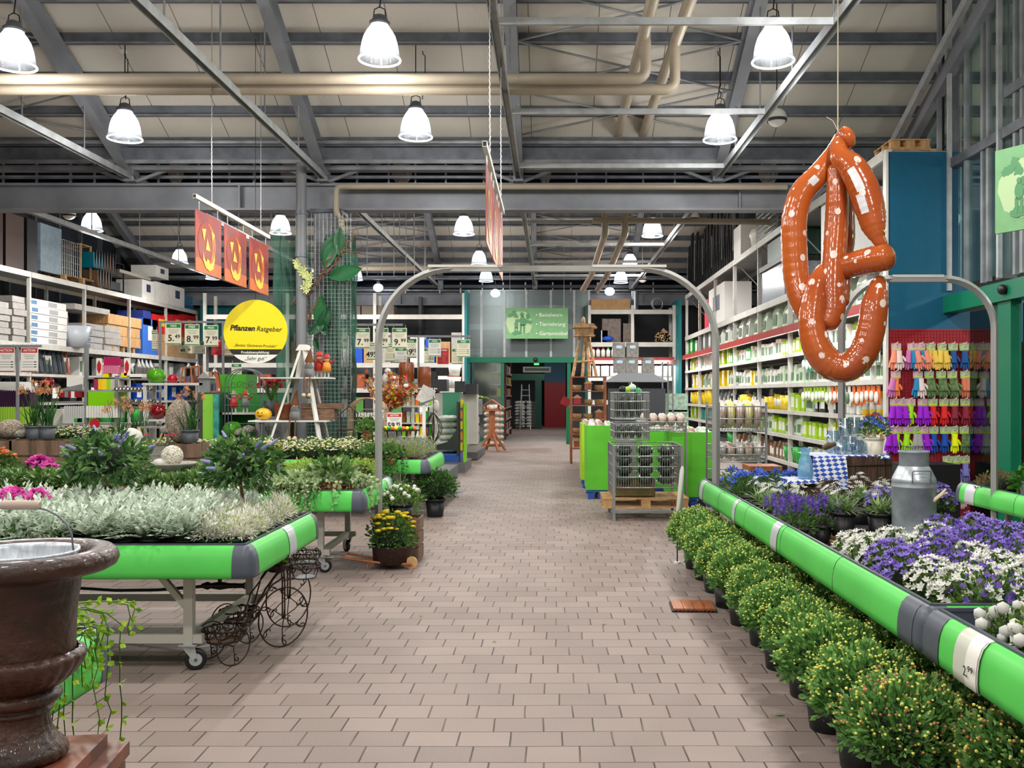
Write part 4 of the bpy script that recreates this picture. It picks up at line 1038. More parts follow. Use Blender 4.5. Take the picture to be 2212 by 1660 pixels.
T1 = table('nearest green-edged plant table left of the aisle with silver plants',-4.15,-1.715,5.32,6.74)
lstrip(T1,(-1.715,6.0),(-1.715,6.16),(1,0))
T2 = table('second green-edged plant table left of the aisle with trailing ivy',-4.1,-1.68,8.32,9.75)
lstrip(T2,(-1.68,9.45),(-1.68,9.6),(1,0))
T2b = table('second-row green-edged plant table at the far left, beneath the wooden crate',-6.65,-4.2,8.32,9.75)
T3 = table('third green-edged plant table with cream chrysanthemums beside the pillar',-4.0,-1.62,12.25,13.9)
T3b = table('third-row green-edged plant table at left behind the hedgehog figures',-6.7,-4.1,12.25,13.9)
T4 = table('green-edged table with yellow and white flowers at far left by shelves',-9.9,-7.0,15.2,16.5)
T0 = table('green-edged plant table at the bottom left behind the urn with ivy',-3.6,-1.655,2.9,3.42)
T5 = table('long green-edged plant table right of the aisle, its far part with edelweiss',1.525,2.72,3.80,9.45,'FBL',tray=.58,wheels=False,segs=5)
T6 = table('green-edged plant table at the right bottom corner with price label',1.525,2.9,1.2,3.72,'FBL',tray=.58,wheels=False,segs=2)
T7 = table('green-edged plant table at the far right edge with basil pots',3.95,5.0,4.6,9.1,'BL',tray=.60,wheels=False,segs=4)
lstrip(T5,(1.525,9.15),(1.525,9.32),(-1,0)); lstrip(T5,(1.525,7.55),(1.525,7.66),(-1,0)); lstrip(T5,(1.525,6.15),(1.525,6.32),(-1,0)); lstrip(T5,(1.525,3.84),(1.525,4.0),(-1,0),CORNER)
lstrip(T6,(1.525,3.58),(1.525,3.70),(-1,0),CORNER)
lb = lstrip(T6,(1.525,3.24),(1.525,3.44),(-1,0),mat('label_beige',(196,198,186),.3),.006,name='price_label'); lb2 = lstrip(T6,(1.525,3.25),(1.525,3.34),(-1,0),PAPER,.008,name='price_label')
text('2.⁹⁹',.05,INK,T6,(1.525-.078,3.295,.63),rot=(PI/2,0,-PI/2))
lstrip(T7,(3.95,8.72),(3.95,8.92),(-1,0))
for t_ in (T3,):
    c = P(806,1003,12.1); MB().box(c,(.24,.012,.14),PAPER).build('sale_sign', t_); MB().box(c+Vector((0,-.008,.035)),(.20,.003,.05),TRED).build('sale_band', t_); text('AKTION',.05,PAPER,t_,c+Vector((0,-.012,.035)))
# ------------------------------------------------------------ plants on the tables
def rot(): return RN.uniform(0,2*PI)
def rowp(protos, xs, y, z, desc, row, group, j=.012, sc=None, keep=False, lr='from left'):
    for i, x in enumerate(xs):
        p_ = protos[RN.randrange(len(protos))] if isinstance(protos, list) else protos
        place(p_, (x+RN.uniform(-j,j), y+RN.uniform(-j,j), z), 0 if keep else rot(), f'{desc}, {nth(i)} {lr}, {row}', group, (sc or 1)*RN.uniform(.94,1.08))
rn_ = ['front row','second row','third row','fourth row','fifth row','back row']
for j, y in enumerate((5.45,5.66,5.87,6.08,6.29,6.5)):
    xs = [-4.0+i*.172 for i in range(12)]
    rowp([silver,silver2], xs, y, .66, 'silvery dusty miller pot', rn_[j]+' of near left table', 'silver plants on the nearest left table', sc=1.24)
    rowp(calo, [-1.99,-1.82] if j < 5 else [-1.85], y+.03, .66, 'wiry silver bush', rn_[j]+' at the near table\'s aisle corner', 'wiry silver bushes on the nearest left table', sc=1.05)
for i, (px, Y) in enumerate(((20,5.38),(60,5.42),(118,5.4))):
    place(lamb,(XF(px,Y)+.0,Y,.66),rot(),'broad-leaved woolly plant, %s from left at the near table edge behind bucket' % nth(i),'woolly plants')
for i, (x, y) in enumerate(((-3.42,5.98),(-3.26,6.0),(-3.5,6.15))): place(cyclam,(x,y,.70),rot(),['bright pink cyclamen at the left photo edge among silver plants','bright pink cyclamen right of two among silver plants','bright pink cyclamen behind the two others among silver plants'][i],'pink cyclamens')
tag(hebe1,'dark-leaved little standard tree with lilac spikes, left of two','tree in pot'); hebe1.location = (XF(232,6.35),6.35,.66)
tag(hebe2,'dark-leaved little standard tree with lilac spikes, right of two','tree in pot'); hebe2.location = (XF(522,6.2),6.2,.64)
# second table
for j, y in enumerate((8.46,8.76,9.06,9.36)):
    rowp(primu, [-6.4+i*.235 for i in range(15 if j < 2 else 8)], y, .66, 'green leafy pot plant', rn_[j]+' of second left table', 'leafy plants on the second left tables', sc=1.15)
rowp(ivy, [-2.78,-2.6,-2.42,-2.24,-2.06], 8.42, .68, 'trailing variegated ivy', 'front of second left table', 'trailing ivies', keep=True, sc=1.15)
place(ivy[0],(-1.83,8.62,.68),PI/2*.8,'trailing variegated ivy falling over the second table\'s aisle corner',sc=1.1)
rowp(euon, [-3.0,-2.72,-2.44], 8.9, .68, 'lime green small-leaved bush', 'behind the trailing ivy', 'lime bushes', sc=1.15)
rowp(euon, [-3.0,-2.72,-2.4,-2.1,-1.85], 9.3, .68, 'lime green small-leaved bush', 'at the back of the second table', 'lime bushes', sc=1.1)
rowp(sedum, [-2.15,-1.88], 8.92, .68, 'reddish brown sedum', 'behind the ivy at the aisle corner', 'sedums')
rowp(sedum, [-2.0], 9.15, .70, 'reddish brown sedum', 'behind the other sedums', 'sedums')
place(primu,(-1.98,8.5,.70),1,'broad green leaf plant lying over the second table\'s grey corner',sc=1.5)
# third table
for j, y in enumerate((12.42,12.72,13.02,13.4)):
    rowp(smC if j % 2 == 0 else smC, [-5.3+i*.27 for i in range(11)][4 if j == 0 else 0:], y, .68, 'cream chrysanthemum in magenta pot', rn_[j]+' of third table', 'small chrysanthemums on the third left table', sc=1.15)
rowp(smY, [-4.2,-3.93,-3.66], 12.42, .68, 'yellow chrysanthemum in magenta pot', 'front row of third left table', 'small chrysanthemums on the third left table', sc=1.15)
for j, y in enumerate((12.4,12.75,13.1,13.45)):
    rowp(heath, [-2.2,-1.98,-1.78], y, .68, 'pale green and lilac heather', rn_[j]+' at third table corner', 'heathers on the third left table', sc=1.05)
rowp(ivyg, [-2.28,-2.06], 12.22, .70, 'green ivy hanging over apron', 'third table near the arch post', 'hanging ivies', keep=True, sc=1.2)
place(ivyg,(-2.42,12.5,1.0),.6,'tall climbing ivy on a stake left of the arch post',sc=(1,1,1.3))
for j, y in enumerate((15.35,15.65,15.95,16.25)):
    rowp([smY,smW,smC], [-9.8+i*.3 for i in range(10)], y, .70, 'yellow and white flower pot', rn_[j]+' of far-left table', 'flower pots on the far-left table', sc=1.35)
# third table left: dense green
for j, y in enumerate((12.45,12.8,13.15)):
    rowp(primu, [-6.55+i*.3 for i in range(5)], y, .68, 'green leafy pot plant', rn_[j]+' of third-row left table', 'leafy plants on the third-row left table', sc=1.3)
# bottom-left ivy
def ivy0(k, m): 
    ivyfn(False,'ivyl',16,.9,.030,120,.12)(k, m)
iv0 = plant('lime_ivy','potted plant',41,(.06,.08,POTB),ivyfn(True,'ivyl',8,.75,.026,90,.09))
place(iv0,(-1.78,3.3,.70),PI/2,'lime green trailing ivy over the table corner behind the urn',sc=1.0)
place(iv0,(-1.80,3.12,.68),PI/2-.3,'lime green trailing ivy right beside the urn body')
place(iv0,(-1.80,3.02,.66),PI/2,'lime green trailing ivy hidden mostly behind the urn')
# mums on the floor, right of the aisle
ys = [8.72,8.2,7.68,7.14,6.6,6.06,5.54,5.03,4.54,4.06,3.62]
for i, y in enumerate(ys):
    place(mumB if i >= 10 else mumA[i % 2],(1.35+RN.uniform(-.02,.02),y,0),rot(),'potted budding chrysanthemum on the floor, aisle-side row, %s from the far end' % nth(i),'chrysanthemums lined up on the floor right of the aisle',RN.uniform(.97,1.08))
for i, y in enumerate(ys[:-1]):
    place(mumB if i >= 9 else mumA[(i+1) % 2],(1.78+RN.uniform(-.02,.02),y-.2,0),rot(),'potted budding chrysanthemum under the table edge, inner row, %s from the far end' % nth(i),'chrysanthemums lined up on the floor right of the aisle',RN.uniform(.92,1.0))
place(mumB,(1.66,3.3,0),rot(),'potted chrysanthemum with pinkish buds at the bottom right corner',sc=1.0)
# right table
G5 = 'flowers on the right table'
def rp(protos, pts, desc, z=.58, sc=1.0, g=G5, cnt=None):
    for i, (x, y) in enumerate(pts):
        p_ = protos[i % len(protos)] if isinstance(protos, list) else protos
        place(p_, (x,y,z), rot(), desc.replace('#', nth(i)), g, sc*RN.uniform(.95,1.06))
rp(gent,[(1.64,8.45),(1.84,8.5),(2.04,8.42),(1.66,8.15),(1.86,8.2),(2.06,8.1)],'blue gentian pot on the far end of the right table, # of six',z=.62,sc=1.15)
rp(edelw,[(1.68,7.55),(1.93,7.6),(1.66,7.2),(1.9,7.15),(2.15,7.2)],'edelweiss pot left of the wooden barrel, # counted from the far end')
rp(edelw,[(2.0,6.5),(2.24,6.45),(2.32,7.1),(2.55,7.15),(2.0,6.78)],'edelweiss pot between barrel and milk can, # of five',z=.63,sc=1.05)
rp(lav,[(1.68,6.75),(1.66,6.42),(1.86,6.55)],'purple salvia pot left of the edelweiss, # of three',sc=1.1)
rp(campP,[(2.36,6.75),(2.85,7.0)],'purple bellflower pot behind the milk can, # of two',z=.68)
W_ = [(1.70,5.3),(1.9,5.3),(1.7,5.07),(1.92,5.05),(2.2,5.45),(2.14,4.82),(2.16,4.6),(1.76,4.36),(1.97,4.34),(2.18,4.32),(2.39,4.34),(1.78,4.12),(1.98,4.10),(2.2,4.1),(2.4,4.1)]
rp(campW,W_,'white bellflower pot on the right table, # counted from the far end',g='white bellflowers on the right table',sc=1.08)
P_ = [(1.74,4.84),(1.94,4.82),(1.74,4.6),(1.95,4.58),(2.15,5.2),(2.36,5.6),(2.58,5.62),(2.38,5.36),(2.6,5.36),(2.38,5.12),(2.6,5.12),(2.38,4.88),(2.6,4.88),(2.38,4.62),(2.6,4.62),(2.6,4.36),(2.6,5.85),(2.4,5.85)]
rp(campP,P_,'purple bellflower pot on the right table, # counted from left and far',g='purple bellflowers on the right table',sc=1.10)
rp(campV,[(1.78,3.9),(1.99,3.9),(2.2,3.88),(2.42,3.88)],'tall violet and white bellflower behind the white double flowers, # from left',g=G5)
rp(rosew,[(1.70,3.5),(1.9,3.52),(2.1,3.5),(1.72,3.28),(1.92,3.27)],'white double-flowered pot at the right photo edge, # of five',g=G5,z=.58)
# far right table: basil in sleeves
def sleeve(t):
    m = MB(); m.lathe([(.07,0.0),(.095,.12),(.13,.26)],mat('sleeve_plastic',(190,214,200),.2,alpha=.35),n=14); m.build('plastic_sleeve', t)
bas = plant('basil_pot','potted plant',51,(.065,.10,POTB),lambda k, m: k.dome(m,.15,.15,.24,170,.075,.055,LM['basil'],inner=.4,zmin=-.3)); sleeve(bas)
for i, (x, y) in enumerate(((4.12,8.1),(4.14,7.78),(4.16,7.46),(4.45,8.05),(4.45,7.7),(4.48,7.4))): place(bas,(x,y,.60),rot(),'leafy basil pot in clear sleeve, %s of six on the far right table' % nth(i),'basil pots')
place(sedum,(4.12,8.72,.60),0,'brownish small-leaved herb pot on the far right table end',sc=1.3); place(sedum,(4.35,8.8,.60),1,'brownish small-leaved herb pot behind the other on far right table',sc=1.2)
# ------------------------------------------------------------ urn with zinc bucket
URN = mat('urn_glaze',(40,25,20),.42,.0,var=.5,scale=5,col2=(72,40,26),coat=.16,bump=.9,bscale=34)
ux, uy = XF(43,2.6), 2.6
t = thing('garden_urn','dark brown glossy fluted urn at the bottom left corner','urn',(ux,uy,.56))
m = MB(); RUST_LIT = mat('urn_rust_lit_orange',(124,66,44),.4,var=.4,scale=9,bump=.3); m.box((0,0,.02),(.345,.345,.04),RUST_LIT,rz=.12); m.box((0,0,-.02),(.44,.44,.04),RUST_LIT,rz=.12); m.build('plinth', t)  # orange light on the plinth is put into its rust colour
m = MB()
lob = lambda n, d: (lambda i, a: 1+d*abs(math.cos(a*n/2)))
m.lathe([(.0,.04),(.113,.045),(.118,.055),(.112,.075),(.092,.095),(.076,.125),(.070,.155),(.072,.168)],URN,n=96,rib=lob(22,.045)); m.build('fluted_foot', t)
m = MB(); m.lathe([(.072,.165),(.082,.172),(.082,.180),(.074,.184),(.075,.19),(.098,.198),(.106,.21),(.104,.224),(.092,.232),(.086,.238)],URN,n=64); m.build('neck_ring', t)
m = MB(); m.lathe([(.088,.236),(.112,.25),(.136,.272),(.154,.298),(.162,.318),(.156,.332),(.142,.338)],URN,n=128,rib=lob(26,.04)); m.build('fluted_bowl', t)
m = MB(); m.lathe([(.140,.335),(.139,.36),(.141,.42),(.146,.48),(.152,.530),(.160,.546),(.185,.552),(.225,.556),(.243,.566),(.250,.582),(.246,.600),(.232,.612),(.21,.615),(.185,.611),(.170,.598),(.158,.575),(.15,.5),(.13,.4),(0,.39)],URN,n=72); m.build('body', t)
tb = thing('zinc_bucket','pale zinc bucket with wooden handle standing in the urn','bucket',(ux,uy,.95))
ZN = mat('zinc_pale',(206,212,220),.4,.35,var=.12,scale=12,stretch=(8,8,.5))
m = MB(); m.lathe([(.105,.02),(.145,.21),(.149,.215),(.149,.222),(.144,.222),(.140,.21),(.10,.025),(0,.025)],ZN,n=48); m.build('pail', tb)
m = MB(); pts = [(-.145,-.0,.20)]
for i in range(13):
    a = PI-PI*i/12; pts.append((.147*math.cos(a),-.00,.215+.13*math.sin(a)**.7 if math.sin(a) > 0 else .215))
pts.append((.147,0,.20)); m.tube([Vector(p) for p in pts],.0028,STEELD,6); m.blob((.148,0,.205),(.012,.01,.014),STEELD,8,5); m.blob((-.148,0,.205),(.012,.01,.014),STEELD,8,5); m.build('handle_wire', tb)
o = MB().tube([(-.055,0,.345),(-.045,0,.346),(.045,0,.346),(.055,0,.345)],[.010,.013,.013,.010],mat('grip_wood',(178,160,146),.6),12).build('handle_grip', tb); o['label'] = 'grey wooden grip'
tp = MB().bx(ux-.2,ux+.2,uy-.2,uy+.2,0,.518,WOOD).bx(ux-.21,ux+.21,uy-.21,uy-.19,.1,.2,WOOD).build('plinth_crate'); tag(tp,'wooden stand carrying the urn, just below the picture','stand')
# ------------------------------------------------------------ wrought-iron bicycle planters
def ring(mb, c, u, v, r, w_=.005, n=32, m_=IRON, r2=None):
    mb.tube([c+u*(r*math.cos(2*PI*i/n))+v*((r2 or r)*math.sin(2*PI*i/n)) for i in range(n)],w_,m_,6,closed=True)
def scroll(mb, c, u, v, r, turns=1.4, a0=0, s_=1, w_=.004):
    mb.tube([c+u*(r*(1-i/26)*math.cos(a0+s_*turns*2*PI*i/24))+v*(r*(1-i/26)*math.sin(a0+s_*turns*2*PI*i/24)) for i in range(24)],w_,IRON,5)
def bicycle(lab, x, y, ang, rb=.185, pl=True):
    t = thing('bicycle_planter', lab, 'plant stand', (x,y,0)); u = Vector((math.cos(ang),math.sin(ang),0)); w_ = Vector((-math.sin(ang),math.cos(ang),0)); z = Vector((0,0,1))
    m = MB(); c = z*(rb+.006); ring(m,c,u,z,rb)
    for i in range(6):
        a = i*PI/3+.4; d = u*math.cos(a)+z*math.sin(a); e = u*math.cos(a+.9)+z*math.sin(a+.9)
        m.tube([c, c+d*rb*.5, c+d*rb*.75+e*.02],.0035,IRON,5); scroll(m,c+d*rb*.72+e*.035,d,e,.035,1.2,PI,1)
    m.blob(c,(.014,.014,.014),IRON,8,5); m.build('front_wheel', t)
    for s_ in (1,-1):
        m = MB(); rs = .11; c2 = -u*.44+w_*.12*s_+z*(rs+.006); ring(m,c2,u,z,rs,.004)
        for a in (.6,2.7,4.8): d = u*math.cos(a)+z*math.sin(a); e = u*math.cos(a+1)+z*math.sin(a+1); m.tube([c2,c2+d*rs],.003,IRON,5); scroll(m,c2+d*rs*.6+e*.02,d,e,.025,1.2,PI)
        m.build('rear_wheel', t)
    m = MB(); m.tube([-u*.44-w_*.12+z*.116,-u*.44+w_*.12+z*.116],.005,IRON,6)
    for s_ in (.012,-.012): m.tube([c+w_*s_,w_*s_+z*.42,w_*s_-u*.02+z*.56],.005,IRON,6)
    m.tube([z*.44,-u*.08+z*.41,-u*.2+z*.30,-u*.30+z*.18,-u*.44+z*.13],.007,IRON,6); m.tube([z*.56-u*.02,-u*.12+z*.50,-u*.24+z*.38,-u*.3+z*.22],.005,IRON,6)
    for s_ in (1,-1): m.tube([z*.56-u*.02,w_*.06*s_+z*.585,w_*.10*s_+z*.575-u*.03],.005,IRON,6)
    m.build('frame', t)
    m = MB(); 
    for zz, r1, r2 in ((.20,.13,.12),(.13,.10,.09)):
        ring(m,-u*.42+z*zz,u,w_,r1,.005,28,IRON,r2)
    for i in range(8):
        a = i*PI/4; d = u*math.cos(a)+w_*math.sin(a); m.tube([-u*.42+z*.13+d*.095,-u*.42+z*.20+d*.125],.003,IRON,5); scroll(m,-u*.42+z*.19+d*.12,d.cross(z),z,.04,1.3,PI)
    m.add([-u*.42+z*.13+(u*math.cos(a)+w_*math.sin(a))*.095 for a in [2*PI*i/20 for i in range(20)]],[tuple(range(20))],WOOD); m.build('rear_basket', t)
    m = MB(); b = u*.16+z*.42; ring(m,b,u,w_,.075,.004,24); ring(m,b+z*.07,u,w_,.10,.004,24)
    for i in range(6):
        a = i*PI/3; d = u*math.cos(a)+w_*math.sin(a); m.tube([b+d*.075,b+z*.07+d*.10],.003,IRON,5); scroll(m,b+z*.07+d*.095,d.cross(z),z,.035,1.4,PI)
    m.tube([b-u*.16,b-u*.07],.005,IRON,5); m.add([b+z*.004+(u*math.cos(a)+w_*math.sin(a))*.072 for a in [2*PI*i/16 for i in range(16)]],[tuple(range(16))],GREY); m.build('front_basket', t)
    return t
bicycle('black wrought-iron bicycle planter standing beside the near table, front',-1.69,6.0,math.radians(52))
bicycle('black wrought-iron bicycle planter under the near table apron, behind the other',-1.80,6.52,math.radians(58),.20)
k = Kit(77); m = MB(); pt = P(598,1235,6.1); m.lathe([(.05,0),(.075,.03),(.08,.045),(.07,.05)],IRON,pt,18); k.dome(m,.06,.05,pt.z+.05,30,.03,.022,LM['ivyl'],c=(pt.x,pt.y)); tag(m.build('hanging_bowl'),'small iron bowl with yellow-green sprig atop the bicycle planter','bowl')
# hose under the near table
m = MB(); m.tube([P(150,1270,6.5),P(250,1276,6.5),P(340,1275,6.4),P(430,1268,6.3),P(500,1266,6.25)],.011,mat('hose_green',(16,42,30),.4),8)
tag(m.build('garden_hose'),'dark green hose slung under the near table','hose')
c = P(475,1266,6.25); m = MB(); m.tube([c+Vector((-.12,0,0)),c+Vector((-.08,0,0)),c+Vector((-.06,0,0)),c+Vector((0,0,0)),c+Vector((.06,0,0)),c+Vector((.15,0,0)),c+Vector((.17,0,0))],[.014,.028,.018,.028,.018,.016,.026],BLACK,10); m.tube([c,c+Vector((0,0,.11))],.014,BLACK,8)
tag(m.build('hose_connector'),'black hose coupling hanging beneath the near table apron','hose fitting')
# floor chrysanthemum, wheelbarrow, box
gm = plant('potted_chrysanthemum','potted plant',61,(.13,.24,POTB),lambda k, m: (k.dome(m,.27,.22,.37,1300,.05,.026,LM['dark'],inner=.6,zmin=-.5), k.dome(m,.27,.22,.38,500,.045,.024,LM['mid'],inner=.85,zmin=-.1)), core=(.17,.14,.36))
gm.location = (XF(940,12.4),12.4,0); gm['label'] = 'large dark green bushy plant in black pot standing alone on the floor'
gl = plant('bushy_pot_plant','potted plant',62,(.10,.2,POTB),lambda k, m: k.dome(m,.22,.28,.33,700,.04,.02,LM['mid'],inner=.5,zmin=-.4), core=(.12,.12,.33))
gl.location = (XF(868,10.8),10.8,0); gl['label'] = 'loose green bush in a pot between second and third left tables'
t = thing('basket_barrow','dark wicker basket barrow with a pale wooden wheel on the floor','wheelbarrow',(XF(846,8.75),8.75,0))
m = MB(); m.lathe([(.10,.03),(.165,.05),(.18,.20),(.185,.21),(.17,.21),(.16,.06),(0,.055)],mat('wicker',(64,34,28),.7,var=.5,scale=60,bump=.8,bscale=60),n=28,rib=lambda i, a: 1+.012*math.cos(a*14+i*PI)); m.build('basket', t)
m = MB()
for s_ in (.09,-.09): m.tube([(-.42,s_*1.3-.05,.12),(-.1,s_-.05,.07),(.2,s_*.5-.05,.045)],.012,WOODR,8)
m.tube([(-.20,-.14,.02),(-.18,-.14,.09)],.012,WOODR,6); m.build('handles', t)
MB().tube([(.19,-.07,.055),(.19,-.035,.055)],.055,WOODL,22).build('wheel', t)
ym = plant('yellow_chrysanthemum','potted plant',63,(.11,.16,TERRA),lambda k, m: k.dome(m,.20,.21,.22,900,.042,.024,LM['mid'],inner=.6,zmin=-.4),lambda k, m: k.balls(m,.20,.22,.24,64,.030,F_['yellow'],zmin=.3,flat=.45,sides=9), core=(.14,.13,.2))
ym.location = (XF(846,8.75),8.75,.06); ym['label'] = 'yellow-flowering chrysanthemum sitting in the wicker barrow'
def crate(lab, x, y, z, w_, d, h, rz=0, mt=WOOD, open_=True, cat='crate'):
    t = thing('wooden_crate', lab, cat, (x,y,z), rz); n = 3; g = .02
    for i, (sx, sy, L_, ax) in enumerate(((0,-d/2,w_,0),(0,d/2,w_,0),(-w_/2,0,d,1),(w_/2,0,d,1))):
        m = MB()
        for k_ in range(n):
            zz = h*(k_+.5)/n
            if ax == 0: m.box((sx,sy,zz),(L_,.014,h/n-g),mt)
            else: m.box((sx,sy,zz),(.014,L_,h/n-g),mt)
        m.build('side_slats', t)
    m = MB(); 
    for sx in (-1,1):
        for sy in (-1,1): m.box((sx*(w_/2-.03),sy*(d/2-.03),h/2),(.035,.035,h),mt)
    m.build('corner_posts', t); MB().box((0,0,.012),(w_-.03,d-.03,.014),mt).build('bottom', t)
    return t
crate('weathered upright wooden box behind the yellow chrysanthemum',XF(868,9.2),9.2,0,.36,.36,.42)
wf = plant('white_flowering_plant','potted plant',64,(.12,.14,POTB),lambda k, m: k.dome(m,.20,.13,.16,420,.04,.028,LM['camp'],inner=.5),lambda k, m: k.balls(m,.19,.13,.18,34,.020,F_['white'],zmin=.2,sides=7))
wf.location = (XF(866,9.2),9.2,.40); wf['label'] = 'white-flowering plant on the wooden box near the barrow'
wf.scale = (1,1,1)
# wooden deck tile
t = thing('deck_tile','square brown wooden deck tile lying on the paving right of the aisle','tile',(XF(1497,7.08),7.1,0),-.05)
for i in range(4): MB().box((-.117+i*.078,0,.021),(.074,.30,.014),WOODR).build('slat', t)
m = MB(); 
for i in range(11): m.box((-.15+i*.03,-.147,.007),(.012,.02,.012),DARK); m.box((-.158,-.14+i*.028,.007),(.014,.014,.012),DARK)
m.box((0,0,.008),(.29,.28,.008),DARK); m.build('grid_base', t)
# thin stand beside the mums
t = thing('umbrella','closed pale umbrella on a thin pole beside the first chrysanthemums','umbrella',(XF(1463,8.95),8.95,0))
MB().cyl((0,0,.0),.03,.02,WHITE,12).cyl((0,0,.02),.006,.5,BLACK,8).build('pole', t); MB().tube([(0,0,.5),(.01,0,.52),(.045,0,.88),(.05,0,.92)],[.012,.02,.022,.01],mat('umbrella_cloth',(206,206,200),.6),10).build('folded_cloth', t)
# leaves and petals lying about
m = MB(); k = Kit(5)
for i, (px, py) in enumerate(((1700,1495),(1672,1548),(1000,1168),(968,1152),(1180,1275),(1063,1388),(905,1332),(1300,1350))):
    Y = YF(py); m2 = MB(); k.leaf(m2,Vector((0,0,0.004)),Vector((1,.3,0)),.06 if i < 2 else .03,.03,LM['grass']); o = m2.build('fallen_leaf'); o.location = (XF(px,Y),Y,.001)
    tag(o,['pale green fallen leaf beside the chrysanthemum pots','smaller pale fallen leaf left of the other near the pots','fallen bit of leaf near the barrow box','fallen pale scrap by the barrow box','fallen yellowish leaf in mid aisle','small fallen leaf in the aisle foreground','tiny fallen leaf left of the aisle centre','tiny fallen leaf right of the aisle centre'][i],'leaf')
m = MB(); c = P(988,1061,15.7); m.box((c.x,15.7,.004),(.25,.6,.006),GREY)
for i in range(6): m.box((c.x-.1+i*.04,15.7,.009),(.012,.5,.004),INK)
tag(m.build('floor_drain'),'slotted metal drain cover in the aisle floor','drain')
# ------------------------------------------------------------ racks
def rack_bay(lab, side, xf, y0, y1, depth, zs, ztop, last=False, grp='tall storage racks', beam=.13, low=None):
    """side -1: left wall rack (front faces +X); +1: right wall rack (front faces -X)"""
    t = thing('storage_rack', lab, 'rack', (xf,y0,0), group=grp); L_ = y1-y0
    for y in ([0,L_] if last else [0]):
        for dx in (0.04, depth-.04):
            m = MB(); m.bx(side*dx-.04,side*dx+.04,y-.03,y+.03,0,ztop,SHELFM)
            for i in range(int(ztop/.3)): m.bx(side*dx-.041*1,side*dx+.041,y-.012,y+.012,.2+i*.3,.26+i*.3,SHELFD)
            m.build('upright', t)
        m = MB(); z = .3; k_ = 0
        while z+.9 < ztop: m.bar((side*(.04 if k_%2 else depth-.04),y,z),(side*(depth-.04 if k_%2 else .04),y,z+.9),.03,.02,SHELFD); z += .9; k_ += 1
        m.build('cross_brace', t)
    for z in zs:
        big = z > 2.5
        m = MB(); h = beam if big else .07
        for dx in (0.0, depth-.03): m.bx(side*dx-.02,side*dx+.02,.03,L_-.0,z-h,z,SHELFM)
        m.build('beam', t)
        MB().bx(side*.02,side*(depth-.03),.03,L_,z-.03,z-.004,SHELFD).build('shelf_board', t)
    return t
LZ = [4.54,2.83,2.1,1.4,.75]
ys = [20.1,22.8,25.5,28.2,30.9,33.6]
for i in range(5):
    rack_bay('tall grey storage rack bay on the left wall, %s from the front' % nth(i),-1,-12.5,ys[i],ys[i+1],1.1,LZ,4.54,i == 4,'left wall storage rack bays')
RZ = [4.82,3.47,2.86,2.35,1.80,1.30,.85,.35]
ry = [12.5,15.0,17.6,20.2,22.9,25.6,28.3,31.0]
for i in range(7):
    rack_bay('tall storage rack bay on the right wall, %s from the glove panel' % nth(i),1,4.4,ry[i],ry[i+1],.95,RZ,4.82,i == 6,'right wall storage rack bays')
    t = thing('rack_valance','red valance strip with a light over right rack bay, %s from the front' % nth(i),'valance',(4.4,ry[i],0),group='red valances of the right wall rack')
    L_ = ry[i+1]-ry[i]; MB().box((-.10,L_/2,2.79),(.02,L_-.02,.13),REDB).build('red_board', t)
    MB().bx(-.09,-.0,.02,L_-.02,2.85,2.858,SHELFM).build('light_canopy', t)
    MB().bx(-.07,-.04,.1,L_-.1,2.79,2.815,mat('tube_light',(240,246,255),emit=14)).build('light_tube', t)
    l = bpy.data.lights.new('shelf_light','AREA'); l.shape = 'RECTANGLE'; l.size = .1; l.size_y = L_*.8; l.energy = 34; l.color = (.97,.99,1)
    o = bpy.data.objects.new('shelf_light', l); COL.objects.link(o); o.location = (4.22,ry[i]+L_/2,2.77); o.rotation_euler = (0,math.radians(35),0)
# cross racks against the far wall
def cross_rack(lab, xs_, y, depth, zs, ztop, grp, valance=None):
    for i in range(len(xs_)-1):
        a, b = xs_[i], xs_[i+1]; t = thing('storage_rack', lab % nth(i), 'rack', (a,y,0), group=grp); L_ = b-a
        for x in ([0,L_] if i == len(xs_)-2 else [0]):
            for dy in (0,depth): MB().bx(x-.05,x+.05,dy-.04,dy+.04,0,ztop,SHELFM).build('upright', t)
        for z in zs:
            MB().bx(.05,L_-.05,-.03,.03,z-.15,z,SHELFM).build('beam', t); MB().bx(.05,L_-.05,.03,depth,z-.04,z-.005,SHELFD).build('shelf_board', t)
        if valance: MB().bx(.0,L_,-.12,-.09,valance-.12,valance+.1,REDB).build('red_board', t)
cross_rack('grey storage rack facing the aisle at the far left, %s from left',[-11.3,-8.6,-5.75,-2.85],31.0,1.0,[4.2,2.62,1.8,1.0],4.9,'far left cross racks')
cross_rack('grey storage rack facing the aisle at the far right, %s from left',[1.30,2.75,4.15],32.0,1.0,[4.45,3.35,2.2,1.4],4.6,'far right cross racks',2.74)
tag(MB().bx(-2.82,-2.74,30.95,32.0,0,5.0,mat('teal_panel',(0,112,116),.5)).build('rack_end_panel'),'teal end panel of the far left rack beside the glass door','panel')
tag(MB().bx(1.16,1.24,32.0,32.9,0,4.6,mat('green_dark_panel',(10,70,62),.5)).build('rack_end_panel'),'dark green end panel left of the far right rack','panel')
tag(MB().bx(4.2,4.30,31.2,33.1,0,4.75,MATS['teal_panel']).build('rack_end_panel'),'teal end panel in the far right corner','panel')
